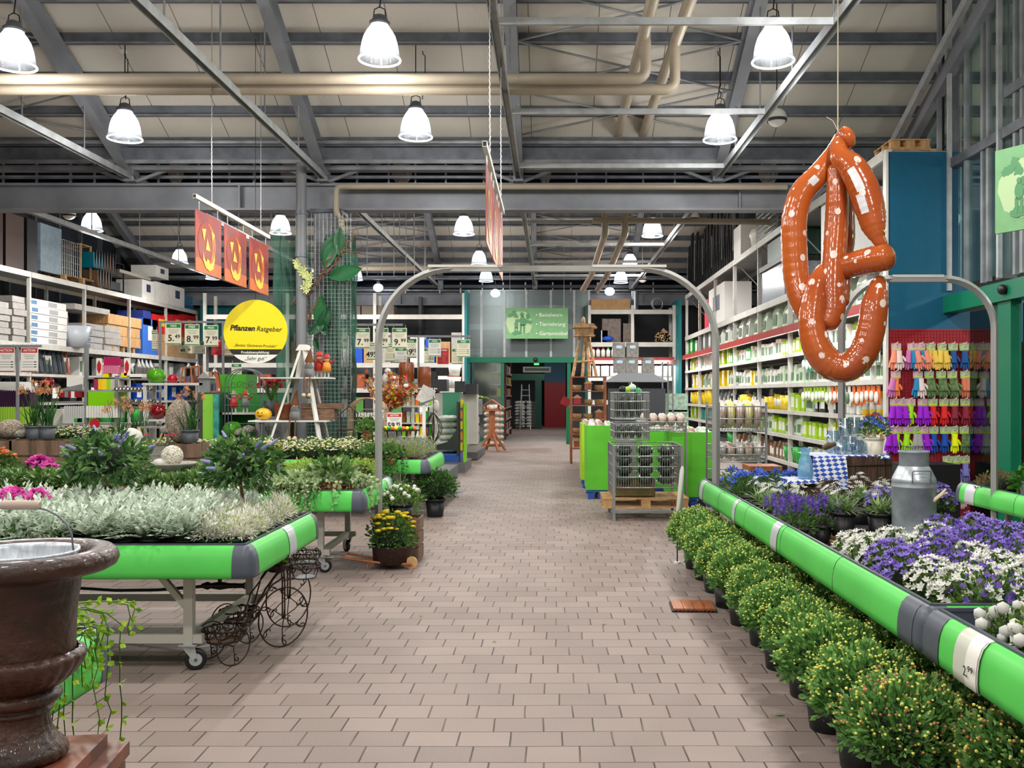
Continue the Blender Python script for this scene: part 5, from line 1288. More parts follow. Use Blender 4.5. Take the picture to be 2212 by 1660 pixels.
# ------------------------------------------------------------ generic goods
def lb(name, label, cat, mb, group=None): return tag(mb.build(name), label, cat, group)
def wallL(px0, px1, py, z0, mt, name, label, cat='box', xf=-12.55, dep=.8, py_at=None, patch=None, grp=None):
    y0 = -12.5*FOC/(px0-1190); y1 = -12.5*FOC/(px1-1190); pm = py_at or (px0+px1)/2
    z1 = 1.6+(852-py)/(1190-pm)*12.5
    t = MB().bx(xf-dep,xf,y0+.02,y1-.02,z0,z1,mt).build(name); tag(t,label,cat,grp)
    if patch: MB().bx(xf,xf+.006,y0+(y1-y0)*.35,y0+(y1-y0)*.65,z0+(z1-z0)*.4,z0+(z1-z0)*.8,patch).build('printed_label', t)
    return t
z = 4.545
wallL(-40,12,440,z,mat('brown_board',(52,38,34),.5),'wardrobe_panel','dark brown tall cabinet panel at the left edge, top rack','cabinet',py_at=0)
wallL(16,57,458,z,mat('brown_board2',(66,50,46),.5),'wardrobe_panel','dark brown tall cabinet panel left of the black one, top rack','cabinet',py_at=20)
wallL(62,86,470,z,BLACK,'wardrobe_panel','black tall cabinet panel on the top rack','cabinet',py_at=62)
wallL(91,138,482,z+.1,mat('blue_grey_board',(128,150,164),.5,var=.08),'wardrobe_panel','light blue-grey tall board on the top rack','cabinet',py_at=95,dep=.12)
t = thing('wire_crate','tall wire cage holding boards on a wooden pallet, top left rack','cage',(-12.6,0,4.7)); y0, y1 = 12.5*FOC/(1190-143), 12.5*FOC/(1190-180)
m = MB()
for i in range(9):
    y = y0+(y1-y0)*i/8; m.tube([(0,y,0),(0,y,.9)],.012,WIRE,4); m.tube([(-.7,y,0),(-.7,y,.9)],.012,WIRE,4)
for k_ in range(6): m.tube([(0,y0,.18*k_),(0,y1,.18*k_),(-.7,y1,.18*k_),(-.7,y0,.18*k_)],.010,WIRE,4,closed=True)
m.build('cage', t); MB().bx(-.6,-.1,y0+.1,y1-.1,0.02,.8,mat('grey_boards',(96,96,92),.7,var=.4,scale=14,stretch=(1,12,1))).build('contents', t)
def pallet(lab, x, y, z, w_=1.2, d=.8, rz=0, mt=WOODL):
    t = thing('pallet', lab, 'pallet', (x,y,z), rz)
    m = MB()
    for i in range(5): m.box((0,-d/2+.06+i*(d-.12)/4,.125),(w_,.11,.02),mt)
    m.build('deck_boards', t); m = MB()
    for i in range(3):
        for j in range(3): m.box((-w_/2+.07+i*(w_-.14)/2,-d/2+.06+j*(d-.12)/2,.068),(.12,.10,.09),mt)
    m.build('blocks', t); m = MB()
    for j in range(3): m.box((0,-d/2+.06+j*(d-.12)/2,.012),(w_,.10,.022),mt)
    m.build('bottom_boards', t); return t
pallet('wooden pallet on the top rack under the wire cage',-12.95,(y0+y1)/2+.4,4.55,1.0,2.0)
t = thing('wooden_rack','light wooden open frame beside the wire cage, top left rack','frame',(-12.6,12.5*FOC/(1190-182),4.7))
m = MB()
for y in (0,.55): m.bar((0,y,0),(0,y,.95),.04,.04,WOODL); m.bar((-.5,y,0),(-.5,y,.95),.04,.04,WOODL)
for zz in (.02,.93): m.tube([(0,0,zz),(0,.55,zz),(-.5,.55,zz),(-.5,0,zz)],.02,WOODL,4,closed=True)
m.build('frame', t)
for grp, px0, n, mt, z0, lab, hh in (('teal folded chairs',197,4,mat('chair_teal',(0,118,140),.4),5.05,'teal folded chair hanging on the top left rack, %s from left',.42),
        ('wooden folded chairs',221,4,WOOD,5.0,'wooden folded chair hanging on the top left rack, %s from left',.5),('stacked wooden chairs',206,5,WOOD,4.56,'wooden folded chair stacked low on the top left rack, %s from left',.45)):
    for i in range(n):
        y = 12.5*FOC/(1190-(px0+i*6)); t = thing('folding_chair', lab % nth(i), 'chair', (-12.62,y,z0), group=grp)
        MB().box((0,0,hh/2),(.4,.05,hh),mt,rot=Euler((.1,0,0)).to_matrix()).build('seat', t); MB().bar((.2,.05,0),(.2,.12,hh+.08),.03,.03,BLACK).build('leg', t)
t = thing('metal_rack','black metal frame shelf on the top left rack','shelf',(-12.6,12.5*FOC/(1190-234),4.56)); m = MB(); L_ = 12.5*FOC/(1190-274)-12.5*FOC/(1190-234)
for y in (0,L_):
    for x in (0,-.5): m.bar((x,y,0),(x,y,.85),.03,.03,BLACK)
for zz in (.05,.45,.85): m.tube([(0,0,zz),(0,L_,zz),(-.5,L_,zz),(-.5,0,zz)],.02,BLACK,4,closed=True)
m.build('frame', t); MB().bx(-.45,-.05,.1,L_-.1,.06,.3,DARK).build('contents', t)
wallL(262,330,588,5.25,mat('flat_frame',(150,146,136),.5),'flat_board','stack of pale flat boards lying on the black frame, top left rack','boards',py_at=262)
for i, (a, b, py, z0) in enumerate(((310,338,607,z),(339,368,612,z),(340,368,577,5.34),(371,402,620,z))):
    wallL(a,b,py,z0,WHITE,'carton',['white tall carton, leftmost on the top left rack','white tall carton beneath another one, top left rack','white carton, topmost of its stack, top left rack','white carton rightmost on the top left rack'][i],'box',patch=mat('print_navy',(50,60,90),.5) if i != 1 else None,grp='white cartons on the top left rack')
t = thing('wire_basket','blue wire basket on the top left rack end','basket',(-12.6,12.5*FOC/(1190-404),z)); m = MB()
for i in range(8): m.tube([(0,i*.12,0),(0,i*.12+.03,.45)],.014,mat('wire_blue',(20,110,160),.4),4)
for zz in (0,.22,.45): m.tube([(0,0,zz),(0,.9,zz),(-.5,.9,zz),(-.5,0,zz)],.014,MATS['wire_blue'],4,closed=True)
m.build('basket', t)
tag(MB().bx(-12.3,-12.2,33.3,34,3.2,4.9,MATS['teal_panel']).bx(-12.2,-11.1,33.9,34.0,3.4,4.9,MATS['teal_panel']).build('end_panel'),'teal panel at the far left rack corner','panel')
# second level
z = 2.835
def stackL(px0, px1, pyt, n, mt, lab, grp, z0=z, patch=None, dep=.8, xf=-12.55):
    y0 = 12.5*FOC/(1190-px0); y1 = 12.5*FOC/(1190-px1); zt = 1.6+(852-pyt)/(1190-(px0+px1)/2)*12.5; h = (zt-z0)/n
    for i in range(n):
        o_ = RN.uniform(-.03,.03)
        t = tag(MB().bx(xf-dep,xf+o_,y0+.02,y1-.02+o_,z0+i*h+.004,z0+(i+1)*h-.008,mt).build('carton'), lab % nth(i),'box',grp)
        if patch: MB().bx(xf+o_,xf+o_+.005,y0+.08,y0+.35,z0+i*h+.04,z0+(i+1)*h-.05,patch).build('printed_label', t); MB().bx(xf+o_,xf+o_+.005,(y0+y1)/2,(y0+y1)/2+.4,z0+i*h+.03,z0+(i+1)*h-.04,mat('print_grey',(170,170,172),.5)).build('printed_text', t)
PB = mat('print_blue',(90,130,170),.5); CG = mat('carton_grey',(172,168,164),.6,var=.08); CW = mat('carton_white',(232,230,226),.5)
stackL(-20,28,650,6,CG,'grey flat carton at the left photo edge, %s from the bottom','grey cartons at the left edge')
stackL(31,60,640,7,CG,'grey flat carton left of the white stack, %s from the bottom','grey cartons left of white stack')
stackL(67,148,650,6,CW,'white flat carton in the bright stack, %s from the bottom','white flat cartons',patch=PB)
stackL(150,180,660,5,mat('carton_brown_grey',(134,116,106),.7,var=.2,scale=9),'wrapped brown-grey bundle right of the white cartons, %s from bottom','wrapped bundles',xf=-12.9)
stackL(187,228,700,4,CG,'grey shrink-wrapped carton, left column, %s from the bottom','shrink-wrapped grey cartons',patch=PB)
stackL(229,264,705,4,CG,'grey shrink-wrapped carton, right column, %s from the bottom','shrink-wrapped grey cartons')
wallL(165,242,672,4.0,CG,'carton','long grey carton lying on top of the shrink-wrapped stack','box',py_at=190)
c = Vector((-12.5,12.5*FOC/(1190-163),z)); lb('basin','grey plastic tub on the second level between stacks','tub',MB().lathe([(0,0),(.25,0),(.38,.55),(.36,.55),(.24,.03),(0,.03)],mat('tub_grey',(176,182,190),.4),c,24))
stackL(236,309,683,3,WOODL,'light wooden crate stacked on a pallet, %s from the bottom','light wooden crates',z0=z+.16)
pallet('pallet below the light wooden crates, left rack',-12.95,12.5*FOC/(1190-272),z,.8,1.5)
wallL(311,345,690,z,mat('box_blue',(60,110,200),.5),'carton','blue carton with white diagonal, left rack','box',patch=PAPER)
wallL(312,330,672,3.75,mat('tarp_blue',(40,56,130),.5),'tarp','folded dark blue tarp on top of the blue carton','tarp')
for i, (a, b) in enumerate(((332,372),(374,398),(399,428))): wallL(a,b,682,3.55,mat('box_red',(196,26,30),.45),'carton',['red carton with yellow print, left of three on the rack','red carton with yellow print, middle of three','red carton with yellow print, right of three'][i],'box',patch=mat('print_yellow',(236,190,40),.5))
stackL(346,425,712,2,CARD,'brown carton below the red cartons, %s from the bottom','brown cartons under red ones')
# third level
for i in range(7):
    y = 12.5*FOC/(1190-(88+i*10)); t = thing('window_frame', ['dark','second dark','third dark','fourth dark','fifth dark','sixth dark','rust-brown'][i]+' framed panel leaning on the third rack level','frame',(-12.6,y,2.11))
    mt = [BLACK,DARK,BLACK,DARK,BLACK,DARK,TERRA][i]; m = MB(); w_ = .22
    m.bar((0,0,0),(-.15,.0+.1,.6),.05,.05,mt); m.bar((0,w_,0),(-.15,w_+.1,.6),.05,.05,mt); m.bar((0,0,.02),(0,w_,.02),.05,.05,mt); m.bar((-.15,.1,.6),(-.15,w_+.1,.6),.05,.05,mt)
    m.build('frame', t); MB().add([(-.01,0,0),(-.01,w_,0),(-.16,w_+.1,.6),(-.16,.1,.6)],[(0,1,2,3)],mat('smoked_pane',(70,80,90),.2)).build('pane', t)
for i, px in enumerate((292,300,309,318)): c = Vector((-12.4,12.5*FOC/(1190-px),2.11)); lb('metal_lantern','small silver lantern on the third rack level, %s from left' % nth(i),'lantern',MB().lathe([(.0,0),(.14,0),(.14,.28),(.16,.3),(.05,.45),(.02,.55),(0,.55)],WIRE,c,10),'silver lanterns')
# ------------------------------------------------------------ price tags and signs
k_tag = 0
def ptag(px, py, Y, wp, hp, price, col=CREAM, head=TGREEN, small=False, where='', cat='price sign'):
    c = P(px,py,Y); s_ = Y/FOC; w_, h_ = wp*s_, hp*s_
    t = thing('price_sign', ('hanging price sign reading %s, ' % price.replace('.','.') if price else 'hanging printed price sign, ')+where, cat, c)
    MB().box((0,0,0),(w_,.006,h_),col).build('card', t)
    m = MB(); m.box((0,-.005,h_*.38),(w_*.92,.003,h_*.17),head); m.box((0,-.005,-h_*.46),(w_*.96,.003,h_*.04),head); m.build('coloured_band', t)
    if head is TGREEN: text('PREIS',h_*.13,PAPER,t,(0,-.008,h_*.375),bold=.001)
    else: text('AKTION',h_*.13,PAPER,t,(0,-.008,h_*.375),bold=.001)
    if price:
        a, b = price.split('.'); text(a+'.',h_*.42,INK,t,(-w_*.16,-.006,-h_*.2),bold=.003); text(b,h_*.25,INK,t,(w_*.26,-.006,-h_*.12),bold=.002)
    m = MB()
    for i in range(3): m.box((0,-.004,h_*(.20-.07*i)),(w_*(.7-.1*i),.002,h_*.016),GREY)
    if not price:
        for i in range(3): m.box((w_*(-.1),-.004,-h_*(.08+.1*i)),(w_*.6,.002,h_*.016),GREY); m.box((w_*.33,-.004,-h_*(.08+.1*i)),(w_*.16,.002,h_*.03),INK)
    m.build('small_print', t); m = MB()
    for s2 in (-1,1): m.tube([(s2*w_*.4,0,h_/2),(s2*w_*.4,0,h_/2+.06)],.004,WIRE,4)
    m.build('clip', t); return t
def tagstand(px0, px1, pyb, Y, lab, legs, arms=()):
    t = thing('sign_stand', lab, 'sign stand'); m = MB(); z = ZF(pyb,Y); m.bx(XF(px0,Y),XF(px1,Y),Y-.015,Y+.015,z-.02,z+.02,GREY); m.build('crossbar', t)
    for px in legs: MB().bx(XF(px,Y)-.018,XF(px,Y)+.018,Y-.018,Y+.018,0,z,GREY).build('leg', t)
Y = 17.0
tagstand(343,486,696,Y,'grey metal stand carrying price signs left of the yellow disc',(346,482))
ptag(375,722,Y,33,46,'5.49',where='leftmost of the three big ones left of the disc'); ptag(415,724,Y,32,46,'8.99',where='middle of the three big ones left of disc'); ptag(456,726,Y,31,46,'7.99',where='nearest left of the yellow disc')
tagstand(385,450,740,Y+.5,'lower grey bar carrying two price signs left of the yellow disc',(448,))
ptag(401,753,Y+.5,30,24,'49.95',where='below 5.49 and 8.99'); ptag(430,753,Y+.5,26,24,'',col=PAPER,where='right of 49.95 sign')
ptag(468,750,Y+.6,22,34,'',col=TRED,head=TRED,where='red, left of the yellow disc'); ptag(334,735,Y+.6,12,44,'',where='narrow, at the left end'); ptag(493,752,Y+.7,20,36,'',where='half behind the yellow disc'); ptag(511,803,Y,22,34,'',where='cream, below the yellow disc')
Y = 17.0
tagstand(733,870,702,Y,'grey metal stand carrying price signs right of the pillar',(756,))
ptag(739,731,Y,24,44,'2.95',where='half hidden by the netted pillar'); ptag(783,731,Y,32,44,'7.99',where='right of the pillar'); ptag(824,731,Y,30,44,'14.99',where='behind the arch post'); ptag(863,731,Y,32,44,'9.99',where='right of the arch post')
Y = 18.0
tagstand(820,1016,727,Y,'grey metal stand carrying price signs by the far shelves',(904,))
ptag(805,759,Y,26,38,'49.95',where='just left of the arch post'); ptag(843,762,Y+.1,24,40,'',where='first right of the arch post'); ptag(866,768,Y-.1,26,34,'',col=PAPER,where='white, with a small picture'); ptag(888,753,Y+.1,24,42,'39.95',where='under the right end of 9.99')
ptag(927,768,Y+.2,22,32,'',where='behind the two-line sign'); ptag(939,752,Y,27,38,'',col=PAPER,where='white, left of the far stand'); ptag(957,770,Y+.3,24,34,'',col=TRED,head=TRED,where='red, on the far stand'); ptag(988,770,Y+.2,24,34,'',where='cream, right of the red sign'); ptag(1001,753,Y,29,38,'',where='rightmost on the far stand')
Y = 15.0
tagstand(-60,90,748,Y,'grey metal frame carrying two red and white signs at left',(38,))
t = ptag(14,778,Y,36,54,'',col=PAPER,head=TRED,where='at the left photo edge'); t = ptag(64,778,Y,37,54,'',col=PAPER,head=TRED,where='right of two at the left edge')
ptag(852,912,14.6,32,38,'59.95',col=PAPER,head=TRED,where='red and white, by the berry bouquet')
# green information sign over the far door
Y = 31.6; c = P(1160,699,Y); s_ = Y/FOC; t = thing('hanging_sign','large green hanging sign with white words and a couple in a garden','sign',c)
SG = mat('sign_green',(112,164,112),.5,var=.05); SGL = mat('sign_green_pale',(164,190,144),.5); SGD = mat('sign_green_mid',(76,134,88),.5)
MB().box((0,0,0),(134*s_,.03,66*s_),SG).build('board', t)
def garden_pic(t, c, w_, h_, ax=(1,0,0), off=(0,-.018,0)):
    ax = Vector(ax); of = Vector(off); m = MB(); r = random.Random(4)
    def blobp(x, z, rx, rz, mt, k=1.0, wob=.18):
        n = 18; pts = [c+of*k+ax*(x+rx*(1+r.uniform(-wob,wob))*math.cos(2*PI*i/n))+Vector((0,0,z+rz*(1+r.uniform(-wob,wob))*math.sin(2*PI*i/n))) for i in range(n)]
        m.add(pts,[tuple(range(n))],mt)
    blobp(0,0,w_*.5,h_*.45,SGL,1,.08)
    for i in range(16): blobp(r.uniform(-.42,.42)*w_, r.uniform(-.05,.4)*h_, w_*.08,h_*.07,SGD,1.05+.01*i,.35)
    for x, sc in ((.12,1.0),(-.12,.7)):
        x *= w_; base = -.38*h_; H = h_*.75*sc
        blobp(x,base+H*.92,H*.07,H*.09,SGD,1.4,.05); blobp(x,base+H*.62,H*.14,H*.24,SGD,1.4,.08)
        for s2 in (-1,1): m.add([c+of*1.4+ax*(x+s2*H*.02)+Vector((0,0,base+H*.45)),c+of*1.4+ax*(x+s2*H*.13)+Vector((0,0,base+H*.45)),c+of*1.4+ax*(x+s2*H*.12)+Vector((0,0,base)),c+of*1.4+ax*(x+s2*H*.04)+Vector((0,0,base))],[(0,1,2,3)],SGD)
    blobp(-.1*w_,-.36*h_,w_*.2,h_*.08,SGD,1.3,.3)
    return m.build('garden_picture', t)
garden_pic(t, Vector((-38*s_,0,0)), 56*s_, 60*s_)
for i, wd in enumerate(('• Bastelware','• Tiernahrung','• Gartenmöbel')): text(wd,11.5*s_,PAPER,t,(-3*s_,-.02,(18-20*i)*s_),align='LEFT')
m = MB()
for dx in (-.9,.9): m.tube([(dx,0,33*s_),(dx,0,6.45-c.z)],.008,WIRE,4)
m.build('hanger_wires', t)
# green sign at the right edge above the sliding door
t = thing('hanging_sign','green hanging garden picture sign at the top right photo edge','sign',(4.2,8.95,3.5)); an = math.radians(-62)
ax = Vector((math.cos(an),math.sin(an),0)); nn = Vector((math.sin(an),-math.cos(an),0))
MB().bar(-ax*.0,ax*1.2,.03,.78,SG).build('board', t); garden_pic(t, ax*.32, .56, .62, ax, nn*.018)
# entrance interior goods
FYc = 34.0
lb('air_curtain','white door air heater box above the far doorway','heater',MB().box(P(1160,799,34.5),(60*34.5/FOC,.4,.2),WHITE).box(P(1160,799,34.5)+Vector((0,-.21,0)),(52*34.5/FOC,.01,.1),GREY))
lb('exit_sign','small green lit exit sign above the door heater','sign',MB().box(P(1159,787,34),(.18,.05,.07),mat('exit_green',(90,220,110),emit=1.5)))
t = thing('step_ladder','silver step ladder standing in the far passage','ladder',(XF(1135,43),43,0)); m = MB()
for s2 in (-1,1): m.bar((s2*.24,-.3,0),(s2*.17,0,2.05),.05,.03,WIRE); 
m.build('side_rails', t); m = MB()
for i in range(7): m.box((0,-.3+.3*(i+1)/8,2.05*(i+1)/8),(.4-.01*i,.08,.03),WIRE)
m.build('steps', t); m = MB()
for s2 in (-1,1): m.bar((s2*.22,.5,0),(s2*.16,0,2.0),.04,.03,WIRE)
m.build('rear_legs', t)
# red shelf just inside the door
t = thing('retail_shelf','dark red shelf full of goods just inside the far door','shelf',(XF(1091,33.5),33.5,0)); RDK = mat('red_dark',(116,18,34),.5)
for y in (0,4.5): MB().bx(-.04,.04,y-.04,y+.04,0,3.0,RDK).build('upright', t)
for i in range(6): MB().bx(-.5,.05,0,4.6,.25+i*.42,.28+i*.42,SHELFM).build('shelf_board', t)
MB().bx(-.55,-.5,0,4.6,0,3.0,RDK).build('back_panel', t)
for i in range(6):
    for j in range(7):
        c = [WHITE,REDP,DARK,BLUEP,YEL][(i*3+j*2) % 5]; lb('product_box','small packaged product inside the far red shelf, row %s, %s along' % (nth(i), nth(j)),'box',MB().bx(XF(1091,33.5)-.3,XF(1091,33.5)+.02,33.6+j*.6,34.05+j*.6,.29+i*.42,.29+i*.42+.26,c),'goods on the far red shelf')
# sacks seen behind the door glass
def sack(lab, c, w_, d, h, mt, name='sack', cat='bag', rz=0, grp=None, label_m=None):
    def f(dr, a, t): 
        q = (abs(math.cos(a))**4+abs(math.sin(a))**4)**-.25; return 1.0 if abs(dr.z) > .98 else q**.8
    m = MB(); m.blob((0,0,h/2),(w_/2*.86,d/2*.86,h/2),mt,18,8,fn=f); o = m.build(name, loc=c); o.rotation_euler = (0,0,rz); tag(o,lab,cat,grp)
    if label_m: MB().box((0,-d/2*.98,h*.5),(w_*.45,.01,h*.5),label_m).build('printed_label', o)
    return o
BAGW = mat('bag_white',(214,212,204),.35,var=.3,scale=8,bump=.3); BAGG = mat('bag_green_white',(150,176,142),.35,col2=(222,226,220),scale=9,bump=.3); BAGB = mat('bag_brown',(150,118,96),.35,col2=(206,196,190),scale=9,bump=.3); BAGD = mat('bag_dark',(56,52,54),.22,col2=(24,60,34),scale=7,bump=.4)
for i in range(7): sack('pinkish-white sack stacked right behind the bird feeder stand, %s from bottom' % nth(i),(XF(1066,29),29.2,.18*i),.75,.5,.2,BAGB,grp='sacks behind the bird feeder')
for i in range(6): sack('white and green soil sack in the green-backed display bin, %s from the bottom' % nth(i),(XF(965,20),20.3,.35+.13*i),.55,.6,.15,BAGG,grp='soil sacks')
for j in range(2):
    for i in range(9): sack('stacked sack in the far passage behind the ladder, column %s, %s from bottom' % (nth(j), nth(i)),(XF(1122,44)+j*.55,44.6,.14*i),.6,.5,.17,BAGW,grp='sacks in the far passage')
# ------------------------------------------------------------ product prototypes
def tri(n): return MB()
COLS = dict(white=(232,232,226),lime=(166,206,40),green=(44,156,60),yellow=(238,204,30),orange=(230,110,40),grey=(150,152,150),black=(36,38,40),blue=(30,80,190),teal=(60,170,150),red=(196,34,44),brown=(140,108,84),pale=(206,220,196))
PROTO = {}
def proto(kind, col):
    key = (kind, col)
    if key in PROTO: return PROTO[key]
    c = mat('product_'+col, COLS[col], .35); alt = mat('product_print', (90,120,90), .4) if col in ('white','pale') else mat('product_white', COLS['white'], .35)
    if kind == 'box':
        t = MB().bx(-.09,.09,-.07,.07,0,.26,c).build('product_box'); MB().bx(-.07,.07,-.073,-.07,.05,.20,alt).build('printed_label', t)
    elif kind == 'bag':
        t = MB().prism([(-.10,-.06,0),(.10,-.06,0),(.11,-.05,.18),(.085,-.012,.29),(-.085,-.012,.29),(-.11,-.05,.18)],(0,0,0),(0,.10,0),c).build('product_bag')
        MB().prism([(-.07,-.064,.05),(.07,-.064,.05),(.07,-.060,.17),(-.07,-.060,.17)],(0,0,0),(0,.003,0),alt).build('printed_label', t)
    elif kind == 'bottle':
        t = MB().lathe([(0,0),(.06,0),(.062,.02),(.062,.17),(.05,.21),(.022,.235),(.022,.25)],c,n=12).build('product_bottle'); MB().cyl((0,0,.245),.027,.05,mat('product_green',COLS['green'],.35),10).build('cap', t)
    elif kind == 'pack':
        t = MB().box((0,0,-.13),(.15,.012,.26),c).build('hanging_pack'); MB().blob((0,-.03,-.16),(.055,.03,.08),alt,10,6).build('blister', t); MB().tube([(0,.05,0),(0,-.03,.0),(0,-.04,.015)],.004,WHITE,5).build('hook', t)
    elif kind == 'bucket':
        t = MB().lathe([(0,0),(.10,0),(.13,.24),(.125,.24),(.095,.01),(0,.01)],c,n=16).build('product_bucket'); MB().tube([(-.13,0,.22),(-.08,-.02,.30),(.08,-.02,.30),(.13,0,.22)],.004,WIRE,5).build('handle', t)
    elif kind == 'roll':
        t = MB().lathe([(0,0),(.07,0),(.07,.30),(0,.30)],c,n=14).build('product_roll'); MB().lathe([(.071,.08),(.072,.08),(.072,.22),(.071,.22)],alt,n=14).build('printed_label', t)
    tag(t,'x','product'); PROTO[key] = t; return t
KN = dict(box='box',bag='bag',bottle='bottle',pack='hanging pack',bucket='bucket',roll='roll')
def fillY(x, y0, y1, z, specs, where, grp, step=.24, sc=1.0, rz=-PI/2, depthj=.05):
    """row of goods along Y; specs cycles in runs"""
    y = y0; i = 0; run = 0; kd = specs[0]; cnt = {}
    while y < y1:
        if run <= 0: kd = specs[RN.randrange(len(specs))]; run = RN.randrange(2,6)
        p_ = proto(*kd); s_ = sc*RN.uniform(.9,1.12); run -= 1
        cnt[kd] = cnt.get(kd,-1)+1
        place(p_,(x+RN.uniform(0,depthj),y,z),rz+RN.uniform(-.08,.08),f'{kd[1]} {KN[kd[0]]}, {nth(cnt[kd])} such from the near end, {where}',grp,(s_,s_,s_*RN.uniform(.9,1.1)))
        y += step*s_; i += 1
shelfsp = {2.35:[('box','white'),('box','lime'),('bag','lime'),('box','green'),('box','pale'),('bag','white')],
 1.80:[('pack','white'),('bag','white'),('pack','teal'),('roll','white'),('box','yellow'),('bag','pale'),('box','white')],
 1.30:[('bag','pale'),('bucket','yellow'),('box','orange'),('box','black'),('bottle','white'),('roll','yellow'),('box','lime'),('bag','grey')],
 .85:[('box','lime'),('bag','brown'),('box','white'),('bottle','teal'),('box','orange'),('bag','pale')],
 .35:[('bag','brown'),('bag','pale'),('box','brown'),('bucket','green')]}
wn = {2.35:'top lit shelf at right',1.80:'second lit shelf at right',1.30:'third lit shelf at right',.85:'fourth lit shelf at right',.35:'lowest shelf at right'}
for z, sp in shelfsp.items():
    hang = [s_ for s_ in sp if s_[0] != 'pack']
    fillY(4.52,12.75,24,z,hang,wn[z],'goods on the '+wn[z],.25,1.1)
    if z > .6: fillY(4.6,24.2,31,z,hang,'far part of '+wn[z],'goods on the '+wn[z],.42,1.5)
for j, (zz, sp) in enumerate(((2.28,[('pack','white'),('pack','teal'),('pack','green')]),(1.72,[('pack','lime'),('pack','white'),('pack','orange')]))):
    fillY(4.42,12.8,16.6,zz,sp,'hanging under the %s lit shelf' % ('top','second')[j],'hanging packs at right',.21,1.0,depthj=0)
# above the red band and upper levels
fillY(4.55,12.9,31,2.87,[('bag','white'),('bag','pale'),('box','grey'),('bag','brown'),('box','green')],'above the red valance','goods above the red valance',.5,1.7)
def wallR(px0, px1, z0, z1, mt, name, label, cat='box', xf=4.45, dep=.7, patch=None):
    y1, y0 = 4.4*FOC/(px0-1190), 4.4*FOC/(px1-1190)
    t = MB().bx(xf,xf+dep,y0+.03,y1-.03,z0,z1,mt).build(name); tag(t,label,cat)
    if patch: MB().bx(xf-.006,xf,y0+(y1-y0)*.3,y0+(y1-y0)*.7,z0+(z1-z0)*.35,z0+(z1-z0)*.75,patch).build('printed_label', t)
    return t
wallR(1527,1561,3.48,4.5,CW,'carton','tall white carton with blue stripe, middle level of right rack',patch=mat('print_navy',(30,60,130),.5))
wallR(1518,1526,3.48,4.3,mat('box_pink',(206,44,74),.5),'carton','narrow pinkish red carton behind the tall white one')
for i in range(4): sack('grey wrapped bundle on the middle level right rack, %s from left' % nth(i),(4.85,21.2-i*.42,3.48),.4,.5,.75,mat('bundle_grey',(150,150,152),.5,var=.4,scale=14,bump=.4),rz=PI/2,grp='grey bundles')
t = wallR(1640,1690,3.48,4.15,mat('tub_translucent',(168,174,184),.2,var=.2,scale=20,stretch=(1,14,1)),'storage_tub','grey translucent storage tub with dark lid, right rack','tub'); y1_, y0_ = 4.4*FOC/450, 4.4*FOC/500
MB().bx(4.40,5.2,y0_-.02,y1_+.02,4.15,4.25,BLACK).build('lid', t)
wallR(1652,1692,4.26,4.78,mat('tub_green',(20,62,48),.4),'storage_tub','dark green storage tub on the grey tub, right rack','tub')
wallR(1700,1712,3.48,3.75,CG,'carton','small grey carton beside the storage tub, right rack')
wallR(1718,1760,2.87,3.35,mat('box_maroon',(96,50,64),.4),'carton','maroon carton above the red valance')
wallR(1766,1830,3.48,4.7,CW,'carton','large white carton behind the pretzel, right rack',dep=.6)
wallR(1580,1596,4.83,5.6,CW,'carton','white plastic chest on the top of the right rack')
# black stacked frames on the top
for i in range(16):
    y = 31.0-i*.52; t = thing('folded_lounger','black folded garden frame standing on the right rack, %s from the far end' % nth(i),'garden chair',(4.5,y,4.83),group='black folded frames on the right rack'); h_ = 1.7+RN.uniform(-.25,.3); m = MB()
    for a in (0,.28): m.bar((0,a,0),(.08,a+.06,h_),.05,.05,BLACK)
    for zz in (.05,h_*.5,h_*.98): m.bar((0+.08*zz/h_,0,zz),(.08*zz/h_,.3,zz),.04,.04,BLACK)
    m.build('frame', t); MB().bx(.03,.1,.03,.27,.1,h_-.1,mat('mesh_black',(30,30,34),.6)).build('seat_fabric', t)
    if i % 3 == 0: MB().bar((-.03,.1,.3),(-.02,.14,h_*.8),.02,.02,RAILM).build('chrome_strip', t)
# plastic chests and wire baskets on the top
t = thing('storage_tub','pale rounded plastic chest on the right rack top','tub',(4.9,21.6,4.83)); m = MB(); m.lathe([(0,0),(.30,0),(.36,.35),(.38,.38),(.38,.42),(.33,.52),(.2,.56),(0,.56)],mat('chest_pale',(204,200,192),.4),n=20); m.build('body', t)
t = thing('wire_basket','large stack of shiny wire baskets on the right rack top','basket',(4.5,18.8,4.83)); m = MB()
for j in range(9):
    zz = .1*j; m.tube([(0,0,zz),(0,2.0,zz),(.7,2.0,zz),(.7,0,zz)],.012,WIRE,4,closed=True)
for i in range(22): m.tube([(0,i*.095,0),(0,i*.095,.85)],.007,WIRE,4)
m.build('wires', t)
# dark tent bundle and wooden pallets beside the blue panel
lb('bundle','long black wrapped bundle on the rack behind the blue panel','bundle',MB().prism([(4.45,13.4,4.83),(5.0,13.4,4.83),(5.0,13.4,4.98),(4.5,13.4,4.93)],(0,0,0),(0,2.4,0),BLACK))
pallet('pale wooden pallet on top beside the tall blue panel, lower',4.98,13.4,4.83,.7,.8); pallet('pale wooden pallet on top beside the tall blue panel, upper',4.95,13.4,4.98,.55,.7)
